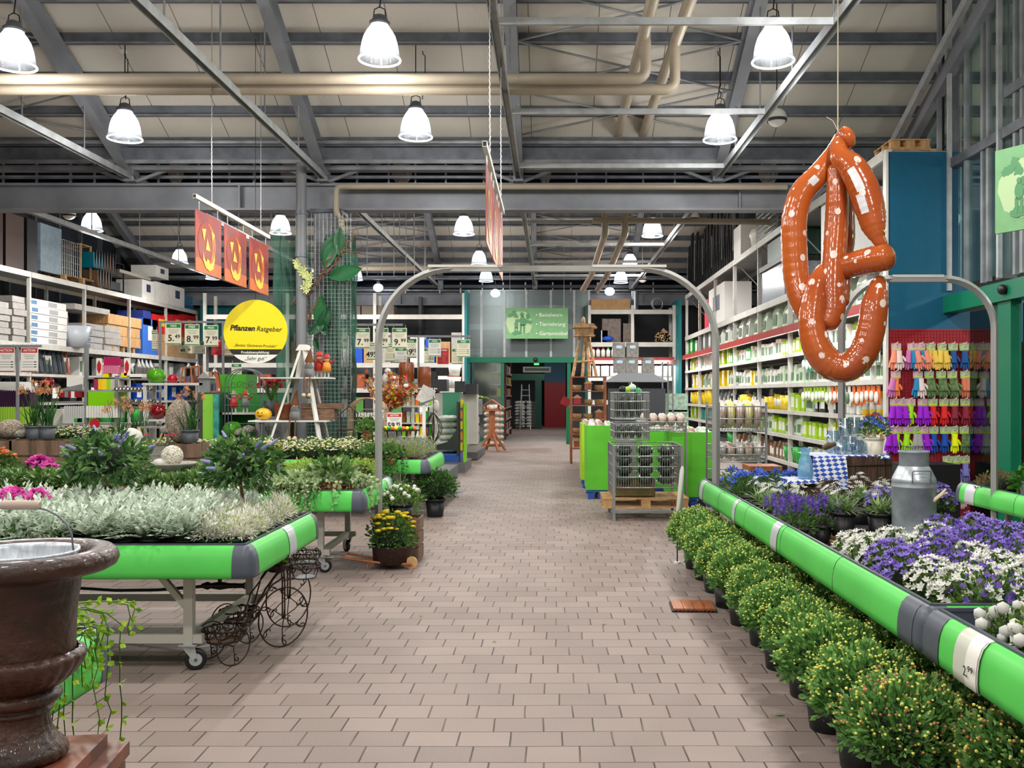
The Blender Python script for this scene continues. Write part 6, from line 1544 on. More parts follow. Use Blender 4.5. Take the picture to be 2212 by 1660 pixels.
# ------------------------------------------------------------ glove panel
GY = 12.4; x0, x1 = XF(1918,GY), XF(2095,GY)
t = thing('end_panel','tall end panel, blue above and red with gloves below','panel',(x0,GY,0)); wd = x1-x0; zb = ZF(711,GY)
MB().bx(0,wd,0,.06,zb,ZF(328,GY),BLUEP).build('blue_board', t); MB().bx(0,wd,0,.06,0,zb,REDP).build('red_board', t)
m = MB()
for i in range(60):
    z_ = .1+i*.04
    if z_ < zb: m.bx(.01,wd-.01,-.004,0,z_,z_+.004,mat('red_wire',(120,16,26),.4))
for i in range(26): m.bx(.01+i*.042,.014+i*.042,-.004,0,.05,zb-.02,MATS['red_wire'])
m.build('peg_mesh', t); MB().bx(-.03,0,-.02,.1,0,ZF(328,GY),SHELFM).build('edge_post', t)
def glove(cols, card, name='glove_pair'):
    t = thing(name,'x','gloves'); 
    m = MB(); m.box((0,0,-.035),(.10,.008,.07),card); m.box((0,-.005,-.055),(.085,.004,.012),mat('card_lime',(170,200,60),.5)); m.build('header_card', t)
    for gi, (cl, ox, an) in enumerate(cols):
        M_ = Euler((0,an,0)).to_matrix(); m = MB(); o_ = Vector((ox,-.012-.012*gi,-.07))
        def tp(pts, r, mt=cl): m.tube([M_@Vector(p)+o_ for p in pts], r, mt, 8, flat=1)
        tp([(0,0,0),(0,0,-.04),(0,0,-.10),(0,0,-.115)],[.032,.030,.038,.036])
        for k_ in range(4): tp([(-.030+k_*.02,0,-.10),(-.036+k_*.024,0,-.15-(.012 if k_ in (1,2) else 0)),(-.038+k_*.0255,0,-.165-(.018 if k_ in (1,2) else 0))],[.0125,.012,.007])
        tp([(.03,0,-.055),(.055,-.005,-.085),(.060,-.008,-.105)],[.013,.0125,.008])
        m.build('glove', t)
    MB().tube([(0,.03,.0),(0,-.05,.0),(0,-.055,.012)],.005,WHITE,6).build('hook', t); return t
gm_ = lambda n, c, c2=None: mat('glove_'+n, c, .7, col2=c2, scale=30) if c2 else mat('glove_'+n, c, .7)
CA, CB = mat('card_pink',(206,170,182),.5,var=.2,scale=20), mat('card_pale',(176,190,150),.5,var=.3,scale=22)
GLV = {'peach':glove([(gm_('peach',(236,140,110)),-.02,.1),(gm_('white',(224,206,200)),.02,-.05)],CA),'blue-peach':glove([(gm_('lilac',(196,110,170)),-.03,.15),(gm_('skyblue',(30,130,180)),.01,-.1),(gm_('peach',(236,140,110)),.035,-.2)],CA),
 'yellow':glove([(gm_('yellow',(222,190,80)),-.02,.15),(gm_('yellow',(222,190,80)),.02,-.2)],CB),'deep blue':glove([(gm_('blue',(10,76,140)),0,0)],CB),'orange':glove([(gm_('orange',(242,128,76)),0,.05),(gm_('lilac',(196,110,170)),-.03,.2)],CA),
 'blue and white':glove([(gm_('skyblue',(30,130,180)),-.01,.1),(gm_('white',(224,206,200)),.02,-.1)],CA),'green patterned':glove([(gm_('pattern',(110,136,84),(60,86,50)),0,0),(MATS['glove_pattern'],.02,-.1)],CB),
 'terracotta':glove([(gm_('terra',(206,120,90)),-.01,.05),(gm_('terra',(206,120,90)),.02,-.05)],CB),'purple':glove([(gm_('purple',(150,20,200)),-.02,.1),(gm_('purple',(150,20,200)),.02,-.1)],CA),'lime':glove([(gm_('lime',(160,220,20)),0,.1)],CA),
 'red':glove([(gm_('red',(206,24,28)),0,0)],CB),'maroon':glove([(gm_('maroon',(130,26,50)),0,0)],CB),'royal blue':glove([(gm_('royal',(0,70,160)),0,.05)],CB),'bright yellow':glove([(gm_('neon',(224,236,0)),0,0)],CB),
 'grey':glove([(gm_('greyg',(160,158,160)),0,.1),(MATS['glove_greyg'],.02,-.1)],CB),'mint':glove([(gm_('mint',(150,206,176)),0,0)],CB),'lavender':glove([(gm_('lav',(120,120,190)),0,0)],CB)}
rows = [(742,[(1937,'peach'),(1972,'blue-peach'),(1990,'blue-peach'),(2012,'yellow'),(2036,'yellow'),(2060,'deep blue'),(2084,'deep blue')]),
 (802,[(1936,'orange'),(1984,'blue and white'),(2008,'green patterned'),(2034,'green patterned'),(2058,'green patterned'),(2086,'terracotta')]),
 (862,[(1934,'purple'),(1950,'purple'),(1968,'lime'),(1994,'purple'),(2016,'red'),(2040,'red'),(2062,'maroon'),(2086,'maroon')]),
 (922,[(1926,'purple'),(1938,'lime'),(1960,'lime'),(1980,'grey'),(1996,'purple'),(2018,'royal blue'),(2042,'royal blue'),(2062,'bright yellow'),(2084,'green patterned')]),
 (986,[(2048,'mint'),(2068,'lavender'),(2086,'lavender')]),(1042,[(2050,'grey'),(2072,'peach')])]
rwn = ['top','second','third','fourth','fifth','lowest']; cntg = {}
for j, (py, L_) in enumerate(rows):
    for px, g in L_:
        cntg[(j,g)] = cntg.get((j,g),-1)+1; k_ = cntg[(j,g)]; same = sum(1 for q in L_ if q[1] == g)
        place(GLV[g],(XF(px,GY-.06),GY-.04,ZF(py,GY-.06)),RN.uniform(-.15,.15),f'{g} garden gloves in the {rwn[j]} row of the glove panel'+(f', {nth(k_)} of {same}' if same > 1 else ''),'garden gloves on the red panel',(1.25,1.3,1.38))
lb('waste_bin','black box standing before the glove panel, behind the milk can','box',MB().bx(XF(1921,12.1),XF(2038,12.1),11.6,12.1,0,ZF(998,12.1),BLACK))
# second red panel at the far right edge
lb('end_panel','blue and red end panel at the right photo edge behind the green door','panel',MB().bx(6.2,7.4,12.7,12.8,1.9,3.1,BLUEP).bx(6.2,7.4,12.7,12.8,0,1.9,REDP))
for i in range(5):
    for j in range(3): place(proto('box',['lime','red','black'][j]),(5.75+j*.28,12.5,.3+i*.42),0,'product box behind the glass door, row %s, %s along' % (nth(i),nth(j)),'goods behind the glass door',1.2)
# ------------------------------------------------------------ middle: wire display rack with bagged bulbs
t = thing('wire_rack','grey steel wire display rack with dark green bags, right of the aisle','display rack',(0,0,0))
ya, yb = 11.95, 12.9; xa, xb = XF(1326,ya), XF(1473,ya)
for x in (xa,xb):
    for y in (ya,yb): MB().bx(x-.018,x+.018,y-.018,y+.018,0,.95,GREY).build('leg', t)
def cage(t, x0, x1, y0, y1, z0, z1, n, rows_, nm):
    m = MB()
    for k_ in range(rows_+1):
        z_ = z0+(z1-z0)*k_/rows_; m.tube([(x0,y0,z_),(x1,y0,z_),(x1,y1,z_),(x0,y1,z_)],.008,WIRE,5,closed=True)
    for i in range(n+1):
        x = x0+(x1-x0)*i/n; m.tube([(x,y0,z0),(x,y0,z1)],.0035,WIRE,4,caps=False); m.tube([(x,y0,z0),(x,y1,z0)],.0035,WIRE,4,caps=False)
    for i in range(int(n*.8)+1):
        y = y0+(y1-y0)*i/int(n*.8); m.tube([(x0,y,z0),(x0,y,z1)],.0035,WIRE,4,caps=False); m.tube([(x1,y,z0),(x1,y,z1)],.0035,WIRE,4,caps=False)
    return m.build(nm, t)
cage(t,xa,xb,ya,yb,.42,.95,28,4,'lower_cage'); cage(t,xa+.02,XF(1400,12.2),ya+.1,yb,1.02,1.22,18,2,'middle_basket'); cage(t,xa+.02,XF(1402,12.2),ya+.2,yb,1.28,1.62,18,3,'top_basket')
m = MB(); m.bar((xa,ya,.12),(xb,ya,.12),.03,.03,GREY); m.bar((xa,yb,.12),(xb,yb,.12),.03,.03,GREY); m.bar((xa,ya,.12),(xa,yb,.12),.03,.03,GREY); m.bar((xb,ya,.12),(xb,yb,.12),.03,.03,GREY); m.build('lower_frame', t)
for j in range(3):
    for i in range(4): sack('dark green bag in the wire rack\'s lower cage, column %s, %s from bottom' % (nth(j),nth(i)),(xa+.15+j*.27,ya+.35,.44+i*.125),.25,.6,.13,BAGD,grp='dark green bags in the wire rack')
for j in range(4): sack('dark bag in the wire rack\'s middle basket, %s from left' % nth(j),(xa+.08+j*.09,ya+.45,1.03),.10,.5,.17,BAGD,grp='dark bags, middle basket')
for j in range(4): sack('dark bag in the wire rack\'s top basket, %s from left' % nth(j),(xa+.08+j*.09,ya+.5,1.3),.10,.5,.33,BAGD,grp='dark bags, top basket')
for j, (px, py) in enumerate(((1345,842),(1356,843),(1366,838),(1378,846))): 
    c = P(px,py,12.4); lb('bulb_pack',['black','lime tipped','pale green','green'][j]+' round pack heaped on the wire rack top','pack',MB().blob(c,.05,[BLACK,mat('product_lime2',(150,190,60),.3),mat('pack_pale',(190,214,190),.3),mat('product_green2',(40,150,80),.3)][j],12,8))
pallet('pale wooden pallet inside the wire rack foot',xa+.42,ya+.55,0.14,1.1,.8); lb('wood_bundle','wrapped bundle of greenish sticks on the pallet under the rack','bundle',MB().bx(xa+.0,xa+.55,ya+.25,ya+.8,.29,.50,mat('stick_bundle',(140,134,84),.7,col2=(84,64,44),scale=20,stretch=(14,1,14),bump=.5)))
# second wire rack
t = thing('wire_rack','second wire display rack with baskets of bulbs, behind the first','display rack'); ya2 = 12.0; xa2, xb2 = XF(1385,13.4), XF(1482,13.4)
cage(t,xa2,xb2,13.4,14.2,ZF(932,13.4),ZF(912,13.4),14,2,'basket'); 
for x in (xa2,xb2): MB().bx(x-.01,x+.01,13.39,13.41,0,ZF(912,13.4),GREY).build('leg', t)
for j in range(5): sack('small net of bulbs heaped in the second wire basket, %s from left' % nth(j),(xa2+.08+j*.13,13.8,ZF(922,13.4)),.15,.4,.18,BAGB,grp='nets of bulbs')
# third wire rack to the right
t = thing('wire_rack','wide wire display rack beyond the arch post with bulb bags','display rack'); x3, x4, y3 = XF(1553,11.5), XF(1655,11.5), 11.5
for z0, z1 in ((.35,.62),(.78,.95),(1.15,1.45)): cage(t,x3,x4,y3,y3+.9,z0,z1,16,2,'basket')
for x in (x3,x4):
    for y in (y3,y3+.9): MB().bx(x-.012,x+.012,y-.012,y+.012,0,1.5,GREY).build('leg', t)
for j in range(5):
    sack('netted bulb bag in the wide rack\'s top basket, %s from left' % nth(j),(x3+.08+j*.11,y3+.4,1.18),.13,.6,.34,[BAGB,mat('bag_lime',(190,200,80),.3,col2=(210,190,180),scale=14)][j % 2],grp='bulb bags, top basket')
    sack('white bulb pack in the wide rack\'s middle basket, %s from left' % nth(j),(x3+.08+j*.11,y3+.4,.80),.12,.6,.2,[BAGW,BAGB][j % 2],grp='bulb packs, middle basket')
    sack('green and white pack in the wide rack\'s low basket, %s from left' % nth(j),(x3+.08+j*.11,y3+.4,.37),.12,.6,.24,BAGG,grp='packs, low basket')
# green pallet bins
GB = mat('bin_green',(92,190,44),.5,var=.08,scale=2); GBD = mat('bin_lime',(160,200,20),.5)
BPL = mat('pallet_blue',(30,80,160),.5)
for i, (x, y, w_, d, lab, mt, h_) in enumerate(((XF(1297,14.6),14.9,.42,.9,'nearest green cardboard pallet bin on the aisle side of the wire racks',GB,1.12),(XF(1278,16.5),16.6,.36,.9,'yellow-green pallet bin behind the nearest green one',GBD,1.10),
    (XF(1425,14.6),15.2,.55,.9,'green pallet bin behind the second wire rack',GB,1.05),(XF(1502,13.3),13.9,.62,.9,'large green pallet bin left of the arch post',GB,1.06),(XF(1462,15.5),15.9,.4,.8,'lime pallet bin between two green ones',GBD,1.08))):
    t = thing('pallet_bin',lab,'bin',(x,y,0),group='green pallet bins'); m = MB()
    for a, b in (((-w_/2,-d/2),(w_/2,-d/2)),((w_/2,-d/2),(w_/2,d/2)),((w_/2,d/2),(-w_/2,d/2)),((-w_/2,d/2),(-w_/2,-d/2))): m.bar((a[0],a[1],.14+(h_-.14)/2),(b[0],b[1],.14+(h_-.14)/2),.02,h_-.14,mt)
    m.build('sides', t); m = MB(); m.box((0,0,.12),(w_,d,.03),BPL); 
    for sx in (-1,0,1):
        for sy in (-1,1): m.box((sx*(w_/2-.06),sy*(d/2-.06),.053),(.09,.09,.106),BPL)
    m.build('blue_pallet', t)
    for j in range(3): sack('bulb sack heaped in '+lab.split(' pallet')[0]+' bin, %s from left' % nth(j),(x-w_*.3+j*w_*.3,y,h_-.16),w_*.4,d*.8,.22,[BAGW,BAGB,BAGG][(i+j) % 3],grp='sacks in bins')
pallet('small wooden pallet on the floor beside the arch post',XF(1512,11.3),11.4,0,.5,.7)
# far display with grey litter bags on a canopy
Y = 16.8; t = thing('display_canopy','grey peaked display canopy carrying grey bags','display',(XF(1372,Y),Y,0)); MB().bx(-.05,.05,-.05,.05,0,2.35,GREY).build('pole', t); zc = ZF(826,Y)
MB().add([(-.55,-.4,zc),(.55,-.4,zc),(.55,.4,zc),(-.55,.4,zc),(-.28,-.2,zc+.16),(.28,-.2,zc+.16),(.28,.2,zc+.16),(-.28,.2,zc+.16)],[(0,1,5,4),(1,2,6,5),(2,3,7,6),(3,0,4,7),(4,5,6,7),(3,2,1,0)],mat('canopy_grey',(128,130,134),.5)).build('canopy', t)
MB().bx(-.5,.5,-.35,.35,0,.95,GREY).bx(-.5,.5,-.3,-.28,1.0,1.7,DARK).build('cabinet', t)
lg = mat('bag_litter',(138,134,130),.4,var=.25,scale=20)
for i, (px, py) in enumerate(((1337,792),(1363,792),(1398,792),(1336,760),(1365,760))):
    c = P(px,py+14,Y); t = tag(MB().box((0,0,.13),(.21,.14,.27),lg).build('litter_bag',loc=c+Vector((0,-.1,0 if i < 3 else 0))),['grey bag on the canopy, lower row left','grey bag on the canopy, lower row middle','grey bag on the canopy, lower row right','grey bag on the canopy, upper row left','grey bag on the canopy, upper row right'][i],'bag','grey bags on the canopy'); MB().box((.0,-.072,.19),(.10,.004,.05),mat('litter_oval',(176,196,214),.4)).build('printed_label', t)
for i, (px, py, w_) in enumerate(((1459,870,.4),(1450,905,.6))): c = P(px,py,18.5); lb('wrapped_bale',['smaller greenish wrapped bale behind the racks','wider greenish wrapped bale below the other'][i],'bale',MB().box(c,(w_,.5,.35),mat('bale_green',(178,206,184),.3,var=.25,scale=16)))
# glass flower stand poles left of right rack
t = thing('sign_stand','grey tall stand with empty hooks left of the lit right rack','sign stand',(XF(1437,17.5),17.5,0)); m = MB()
for dx in (-.05,.05,.14): m.bx(dx-.012,dx+.012,-.02,.02,0,2.2,GREY)
m.build('poles', t); m = MB(); m.bar((-.3,-.5,2.05),(.2,.1,2.25),.01,.01,GREY); m.build('arm', t)
# ------------------------------------------------------------ wooden bird house tower and shelf
Y = 22.5; t = thing('rustic_tower','tall rustic wooden bird table on crossed branch legs','bird table',(XF(1262,Y),Y,0)); m = MB(); zt = ZF(728,Y); zb_ = ZF(815,Y)
LOG = mat('log_pale',(196,156,110),.7,var=.3,scale=10,bump=.3)
for a, b in ((-.28,-.1),(.28,.1),(-.05,.02),(.12,.05)): m.tube([(a,-.2,zb_),(b,0,zt)],[.04,.03],LOG,8)
m.tube([(-.2,-.14,zb_+.35),(.2,-.14,zb_+.38)],.025,LOG,8); m.build('legs', t)
m = MB(); m.box((0,0,zt+.10),(.44,.4,.18),LOG); m.box((0,0,zt+.02),(.5,.45,.03),LOG); m.prism([(-.30,-.25,zt+.2),(.30,-.25,zt+.2),(.22,-.25,zt+.3),(-.22,-.25,zt+.3)],(0,0,0),(0,.5,0),LOG); m.blob((-.02,0,zt+.38),(.05,.05,.1),LOG,8,6); m.build('house', t)
t = thing('wooden_shelf','brown wooden shelf full of baskets and bird feeders right of the aisle','shelf',(XF(1270,22.0),22.0,0)); w_ = .78
for sx in (-1,1):
    for sy in (-.25,.25): MB().bx(sx*w_/2-.025,sx*w_/2+.025,sy-.025,sy+.025,0,zb_,WOODR).build('post', t)
for i in range(6): MB().bx(-w_/2,w_/2,-.25,.25,zb_-.02-i*.33,zb_-i*.33,WOODR).build('shelf_board', t)
WK = mat('wicker_pale',(186,146,96),.8,var=.4,scale=40,bump=.8); kk = 0
for i in range(5):
    for j in range(3):
        z_ = zb_-(i+1)*.33+.005; x = XF(1270,22)-.25+j*.25; nm = ['straw basket','bird feeder','bark nest'][(i+j) % 3]
        m = MB()
        if (i+j) % 3 == 1: m.box((x,21.9,z_+.09),(.16,.16,.14),WOODR if i != 1 else mat('feeder_red',(170,30,44),.5)); m.prism([(x-.11,21.8,z_+.16),(x+.11,21.8,z_+.16),(x,21.8,z_+.24)],(0,0,0),(0,.2,0),WOODL)
        else: m.lathe([(0,0),(.09,0),(.11,.13),(.10,.13),(.08,.02),(0,.02)],WK,(x,21.9,z_),14); 
        lb(nm.replace(' ','_'), f'{nm} on the brown wooden shelf, {nth(i)} shelf from top, {nth(j)} from left',nm.split()[-1],m,'things on the brown wooden shelf')
m = MB(); r_ = random.Random(9)
for i in range(260):
    y = 17.4+r_.random()*4.0; z_ = r_.random()*1.0; x = XF(1258,y)+r_.uniform(-.02,.04)
    m.tube([(x,y,z_+.03),(x+.28,y+r_.uniform(-.05,.05),z_+.03)],.035,r_.choice([LOG,mat('log_end',(214,184,144),.8,var=.2,scale=20),WOOD]),8)
o = tag(m.build('firewood'),'heap of small firewood logs stacked along the aisle below the shelf','firewood'); o['kind'] = 'stuff'
lb('red_sign','red tilted sign board left of the brown wooden shelf','sign',MB().box(P(1222,868,22.8),(.22,.03,.2),REDP,rot=Euler((0,.5,0)).to_matrix()))
lb('net_roll','dark green net rolls standing beside the far doorway','net',MB().tube([P(1229,960,24),P(1229,880,24)],.07,mat('net_roll',(0,110,70),.6),12))
# far right cross rack goods
z_ = 4.455; lb('carton','large cardboard box on the far right rack top','box',MB().bx(XF(1277,32),XF(1361,32),31.95,32.9,z_,ZF(646,32),CARD))
lb('flue_pipe','shiny silver flue pipe standing on the far right rack','pipe',MB().cyl((XF(1373,32),32.3,z_),.12,.65,DUCT,18))
m = MB(); c = Vector((XF(1422,32),32.2,z_+.22)); 
for i in range(4): m.tube([c+Vector(((.17+.01*i)*math.cos(a*PI/12),.03*i,(.2+.01*i)*math.sin(a*PI/12))) for a in range(24)],.018,WIRE,6,closed=True)
lb('coiled_hose','coiled grey hose on the far right rack top','hose',m)
for i, (a, b, t_) in enumerate(((1300,1340,690),(1345,1370,700),(1298,1312,715))): lb('carton',['brown wrapped stack on the far right rack, left','brown wrapped stack on the far right rack, middle','small zinc coloured box on the far right rack'][i],'box',MB().bx(XF(a,32.3),XF(b,32.3),32.1,32.8,3.36,ZF(t_,32.3),[mat('wrap_brown',(100,80,70),.4,var=.3),MATS['wrap_brown'],WIRE][i]))
lb('blue_sheet','blue folded sheet on the far right rack','sheet',MB().blob(P(1313,732,32.1),(.2,.2,.09),mat('sheet_blue',(30,80,190),.4),12,6))
m = MB()
for i in range(90): a = r_.random(); b = r_.random(); m.tube([(XF(1418,32)+a*.45,31.95,3.38+b*.42*(1-abs(a-.5))),(XF(1418,32)+a*.45,32.4,3.38+b*.42*(1-abs(a-.5)))],.032,r_.choice([MATS['log_end'],LOG]),7)
o = lb('firewood','stack of cut firewood on the far right rack','firewood',m); o['kind'] = 'stuff'
for i in range(5): c = Vector((XF(1281,32)+i*.17,31.95,2.86)); t = lb('canister','white canister with coloured cap above the far red band, %s from left' % nth(i),'canister',MB().lathe([(0,0),(.07,0),(.07,.2),(.04,.25)],WHITE,c,10),'white canisters'); MB().cyl(c+Vector((0,0,.25)),.04,.06,[REDP,REDP,REDP,MATS['product_green'],WHITE][i],8).build('cap', t)
for i in range(9): lb('product_box','bright white boxed item on the far right rack below the red band, %s from left' % nth(i),'box',MB().bx(1.4+i*.3,1.65+i*.3,31.95,32.4,2.21,2.55,CW),'white boxes under the far red band')
for i in range(2):
    l = bpy.data.lights.new('shelf_light','AREA'); l.size = 1.2; l.size_y = .1; l.shape = 'RECTANGLE'; l.energy = 25; o = bpy.data.objects.new('shelf_light', l); COL.objects.link(o); o.location = (2.0+1.4*i,31.8,2.7); o.rotation_euler = (math.radians(35),0,0)
# far left cross rack goods
def fx_row(y, x0, x1, z0, specs, where, grp):
    x = x0; n = 0
    while x < x1:
        w_, h_, mt, nm = specs[n % len(specs)]; lb('carton',f'{nm}, {nth(n)} from left, {where}','box',MB().bx(x,x+w_-.04,y-.02,y+.6,z0+.005,z0+h_,mt),grp); x += w_; n += 1
fx_row(31.1,-8.5,-3.0,2.62,[(.5,.7,CARD,'brown carton'),(.42,1.0,CG,'grey carton'),(.6,.5,mat('carton_dark',(90,72,62),.6),'dark brown carton'),(.5,.9,CW,'white carton'),(.35,.8,mat('sheet_blue',(30,80,190),.4),'blue carton')],'far left rack','cartons on the far left rack')
fx_row(31.1,-11.1,-3.0,1.8,[(.4,.45,TERRA,'terracotta coloured pot box'),(.3,.3,GREY,'grey boxed item'),(.5,.55,BLACK,'black boxed item'),(.35,.4,WHITE,'white boxed item')],'lower far left rack','items on the lower far left rack')
fx_row(31.1,-11.1,-3.0,1.0,[(.5,.5,DARK,'dark planter'),(.35,.45,WHITE,'white planter'),(.4,.5,mat('product_green3',(80,140,60),.5),'green planter')],'lowest far left rack','planters on the far left rack')
fx_row(31.1,-8.4,-5.9,4.2,[(1.1,.3,mat('carton_dark2',(104,90,80),.6),'long brown carton')],'far left rack top','long cartons')
for z_ in (758,768): tag(MB().bx(P(1010,0,33.2).x,P(1082,0,33.2).x,33.05,33.4,ZF(z_,33.2)-.13,ZF(z_,33.2)-.1,SHELFM).build('wall_shelf'),'narrow grey shelf behind the glass carrying tubs, '+('upper' if z_ == 758 else 'lower'),'shelf')
for i in range(8): c = P(1022+(i % 4)*16,758 if i < 4 else 768,33.2)-Vector((0,0,.1)); t = lb('paint_bucket','yellow and blue labelled tub behind the door glass, %s row, %s from left' % ('upper' if i < 4 else 'lower',nth(i % 4)),'tub',MB().cyl(c,.11,.15,mat('tub_yellow',(196,186,70),.4),14),'tubs above the glass door'); MB().cyl(c+Vector((0,0,.03)),.112,.08,mat('tub_blue_band',(120,160,190),.4),14).build('printed_band', t)
# ------------------------------------------------------------ figures and garden decoration
STONE = mat('stone_grey',(164,158,148),.85,var=.35,scale=30,bump=.8,bscale=30)
STONEL = mat('stone_pale',(206,204,196),.8,var=.15,scale=12,bump=.3)
SPIKE = mat('hedgehog_texture',(170,156,138),.85,col2=(92,80,68),scale=70,bump=1.0,bscale=60)
def zt(Y, py): return ZF(py, Y)
def hedgehog(lab, px, z, Y, rx, rz, flip=1):
    t = thing('hedgehog_figure', lab, 'garden figure', (XF(px,Y),Y,z))
    MB().blob((0,0,rz*.96),(rx,rx*.9,rz),SPIKE,22,14,fn=lambda d,a,t_: 1+.03*math.sin(a*17+t_*23)).build('spiny_body', t)
    m = MB(); m.blob((flip*rx*.85,-rx*.3,rz*.55),(rx*.5,rx*.32,rx*.32),STONE,14,8); m.blob((flip*rx*1.32,-rx*.3,rz*.52),(rx*.08,rx*.08,rx*.08),BLACK,8,5); m.build('face', t); return t
# second-row tables at left: crates and figures
Y = 9.55
crate('brown wooden crate on the left tables carrying two strap-leaved pots',XF(105,Y),Y,.66,.58,.36,.49)
place(paws,(XF(80,Y),Y-.05,1.15),0,'orange-flowered kangaroo paw in slate pot, left of two on crate',sc=.95); place(paws,(XF(104,Y),Y-.02,1.15),2,'orange-flowered kangaroo paw in slate pot, right of two on crate',sc=.95)
hedgehog('small hedgehog figure on the crate at the left photo edge',22,1.15,Y,.14,.10)
crate('small wooden crate under the left hedgehog at the photo edge',XF(20,Y),Y,.66,.26,.36,.49)
crate('upright weathered crate carrying the large hedgehog and grey pot',XF(392,9.5),9.5,.66,.42,.36,.46)
hedgehog('large upright hedgehog figure on the weathered crate',388,1.12,9.55,.135,.22,-1)
place(paws,(XF(413,9.4),9.38,1.12),1,'orange-flowered kangaroo paw in grey pot before the large hedgehog',sc=.9)
place(paws,(XF(255,10.4),10.4,.90),1,'orange-flowered strap-leaved plant left of the grey stone snail',sc=1.05); place(paws,(XF(300,10.6),10.6,.92),2.5,'orange-flowered strap-leaved plant behind the grey stone snail',sc=1.05)
tag(MB().bx(XF(235,10.5),XF(320,10.5),10.2,10.8,.0,.90,WOOD).build('plant_stand'),'brown wooden stand behind the left tables carrying two strap-leaved plants','stand')
t = thing('snail_figure','smooth grey stone snail figure above the left little tree','garden figure',(XF(282,9.6),9.6,1.0)); m = MB(); m.blob((0,0,.13),(.13,.10,.13),STONEL,22,12); m.build('shell', t); MB().blob((.10,-.04,.05),(.12,.06,.05),STONEL,12,8).build('body', t)
tag(MB().bx(XF(282,9.6)-.16,XF(282,9.6)+.16,9.45,9.8,.66,1.0,WOOD).build('wooden_box'),'wooden box under the grey stone snail figure','box')
t = thing('planter_box','grey wooden planter box with green leaves and red blooms','planter',(XF(350,9.35),9.35,.95)); gw = mat('wood_grey',(140,136,128),.7,var=.25,scale=8,stretch=(1,8,8)); MB().bx(-.17,.17,-.10,.10,0,.14,gw).build('box', t)
k = Kit(81); m = MB()
for _ in range(50): a = k.r.uniform(0,6.28); k.strap(m,Vector((k.r.uniform(-.14,.14),0,.13)),Vector((math.cos(a)*.7,math.sin(a)*.7,.8)),.14,.018,.6,LM['mid'])
m.build('foliage', t); m = MB()
for x_ in (-.12,.08,.14): k.star(m,Vector((x_,-.06,.24)),Vector((0,-.5,1)),.03,F_['red'],6,.8,.6)
m.build('blossoms', t); tag(MB().bx(XF(350,9.35)-.2,XF(350,9.35)+.2,9.22,9.5,.66,.95,WOOD).build('wooden_box'),'dark wooden box under the grey planter box','box')
t = thing('rope_lantern','grey wooden lantern frame with a rope handle left of the hedgehog','lantern',(XF(338,9.8),9.8,1.02)); m = MB()
for x_ in (-.15,.15):
    for y_ in (-.08,.08): m.bx(x_-.012,x_+.012,y_-.012,y_+.012,0,.25,gw)
for z_ in (.01,.24):
    for y_ in (-.08,.08): m.bx(-.15,.15,y_-.012,y_+.012,z_-.01,z_+.01,gw)
m.build('frame', t); MB().tube([(-.14,-.1,.24),(-.08,-.12,.10),(0,-.13,.05),(.08,-.12,.10),(.13,-.1,.26)],.012,mat('rope',(196,166,124),.8),8).build('rope', t)
tag(MB().bx(XF(338,9.8)-.18,XF(338,9.8)+.18,9.68,9.95,.66,1.02,WOOD).build('wooden_box'),'wooden box under the rope-handled lantern frame','box')
t = thing('bird_bath','pale stone bird bath bowl holding a pebbled snail','bird bath',(XF(376,8.8),8.75,.72)); m = MB(); m.lathe([(.05,0),(.06,.1),(.10,.17),(.225,.235),(.23,.25),(.20,.25),(0,.21)],mat('bath_stone',(160,158,148),.7,var=.1),n=32); m.build('bowl', t)
t = thing('snail_figure','pebbled white snail figure sitting in the bird bath','garden figure',(XF(372,8.8),8.75,.93)); MB().blob((.02,0,.10),(.10,.08,.10),mat('pebbled',(226,220,206),.8,col2=(150,140,124),scale=60,bump=1,bscale=50),22,12).build('pebbled_shell', t); MB().blob((-.07,-.03,.04),(.08,.05,.04),STONEL,12,8).build('body', t)
k = Kit(82)
mari = plant('orange_flower_pot','potted plant',83,(.06,.09,TERRA),lambda k, m: k.dome(m,.12,.14,.12,220,.05,.03,LM['mid'],inner=.5),lambda k, m: k.stars(m,.11,.14,.14,20,.04,F_['orange'],zmin=.3,w=.8))
mari.location = (XF(6,8.9),8.9,.80); mari['label'] = 'orange-flowering pot plant at the left photo edge'
place(cyclam,(XF(82,8.75),8.75,.74),1,'small pink cyclamen in front of the wooden crate, left of two',sc=1.0); place(cyclam,(XF(98,8.78),8.8,.74),2,'small pink cyclamen in front of the wooden crate, right of two',sc=.9)
# ------------------------------------------------------------ display furniture behind the third table
Y = 16.0
def gbox(name, lab, cat, px0, px1, pt, pb, Y, mt, dep=.3, grp=None, patch=None):
    t = tag(MB().bx(XF(px0,Y),XF(px1,Y),Y,Y+dep,ZF(pb,Y),ZF(pt,Y),mt).build(name),lab,cat,grp)
    if patch: MB().bx(XF(px0+(px1-px0)*.25,Y),XF(px0+(px1-px0)*.75,Y),Y-.006,Y,ZF(pb-(pb-pt)*.3,Y),ZF(pt+(pb-pt)*.3,Y),patch).build('printed_label', t)
    return t
t = thing('shop_shelf','grey metal shop shelf with planters and coloured rolls at left','shelf'); 
for px in (186,252,325): MB().bx(XF(px,Y)-.025,XF(px,Y)+.025,Y-.02,Y+.05,0,ZF(745 if px == 186 else 812,Y),GREY).build('upright', t)
for py, a, b in ((815,186,325),(843,128,325),(880,130,325),(915,130,325),(868,112,186)): MB().bx(XF(a,Y),XF(b,Y),Y,Y+.5,ZF(py+4,Y),ZF(py,Y),SHELFD).build('shelf_board', t)
MB().prism([(XF(128,Y),Y-.1,ZF(843,Y)),(XF(183,Y),Y-.1,ZF(843,Y)),(XF(183,Y),Y-.1,ZF(830,Y))],(0,0,0),(0,.02,0),GREY).build('bracket', t)
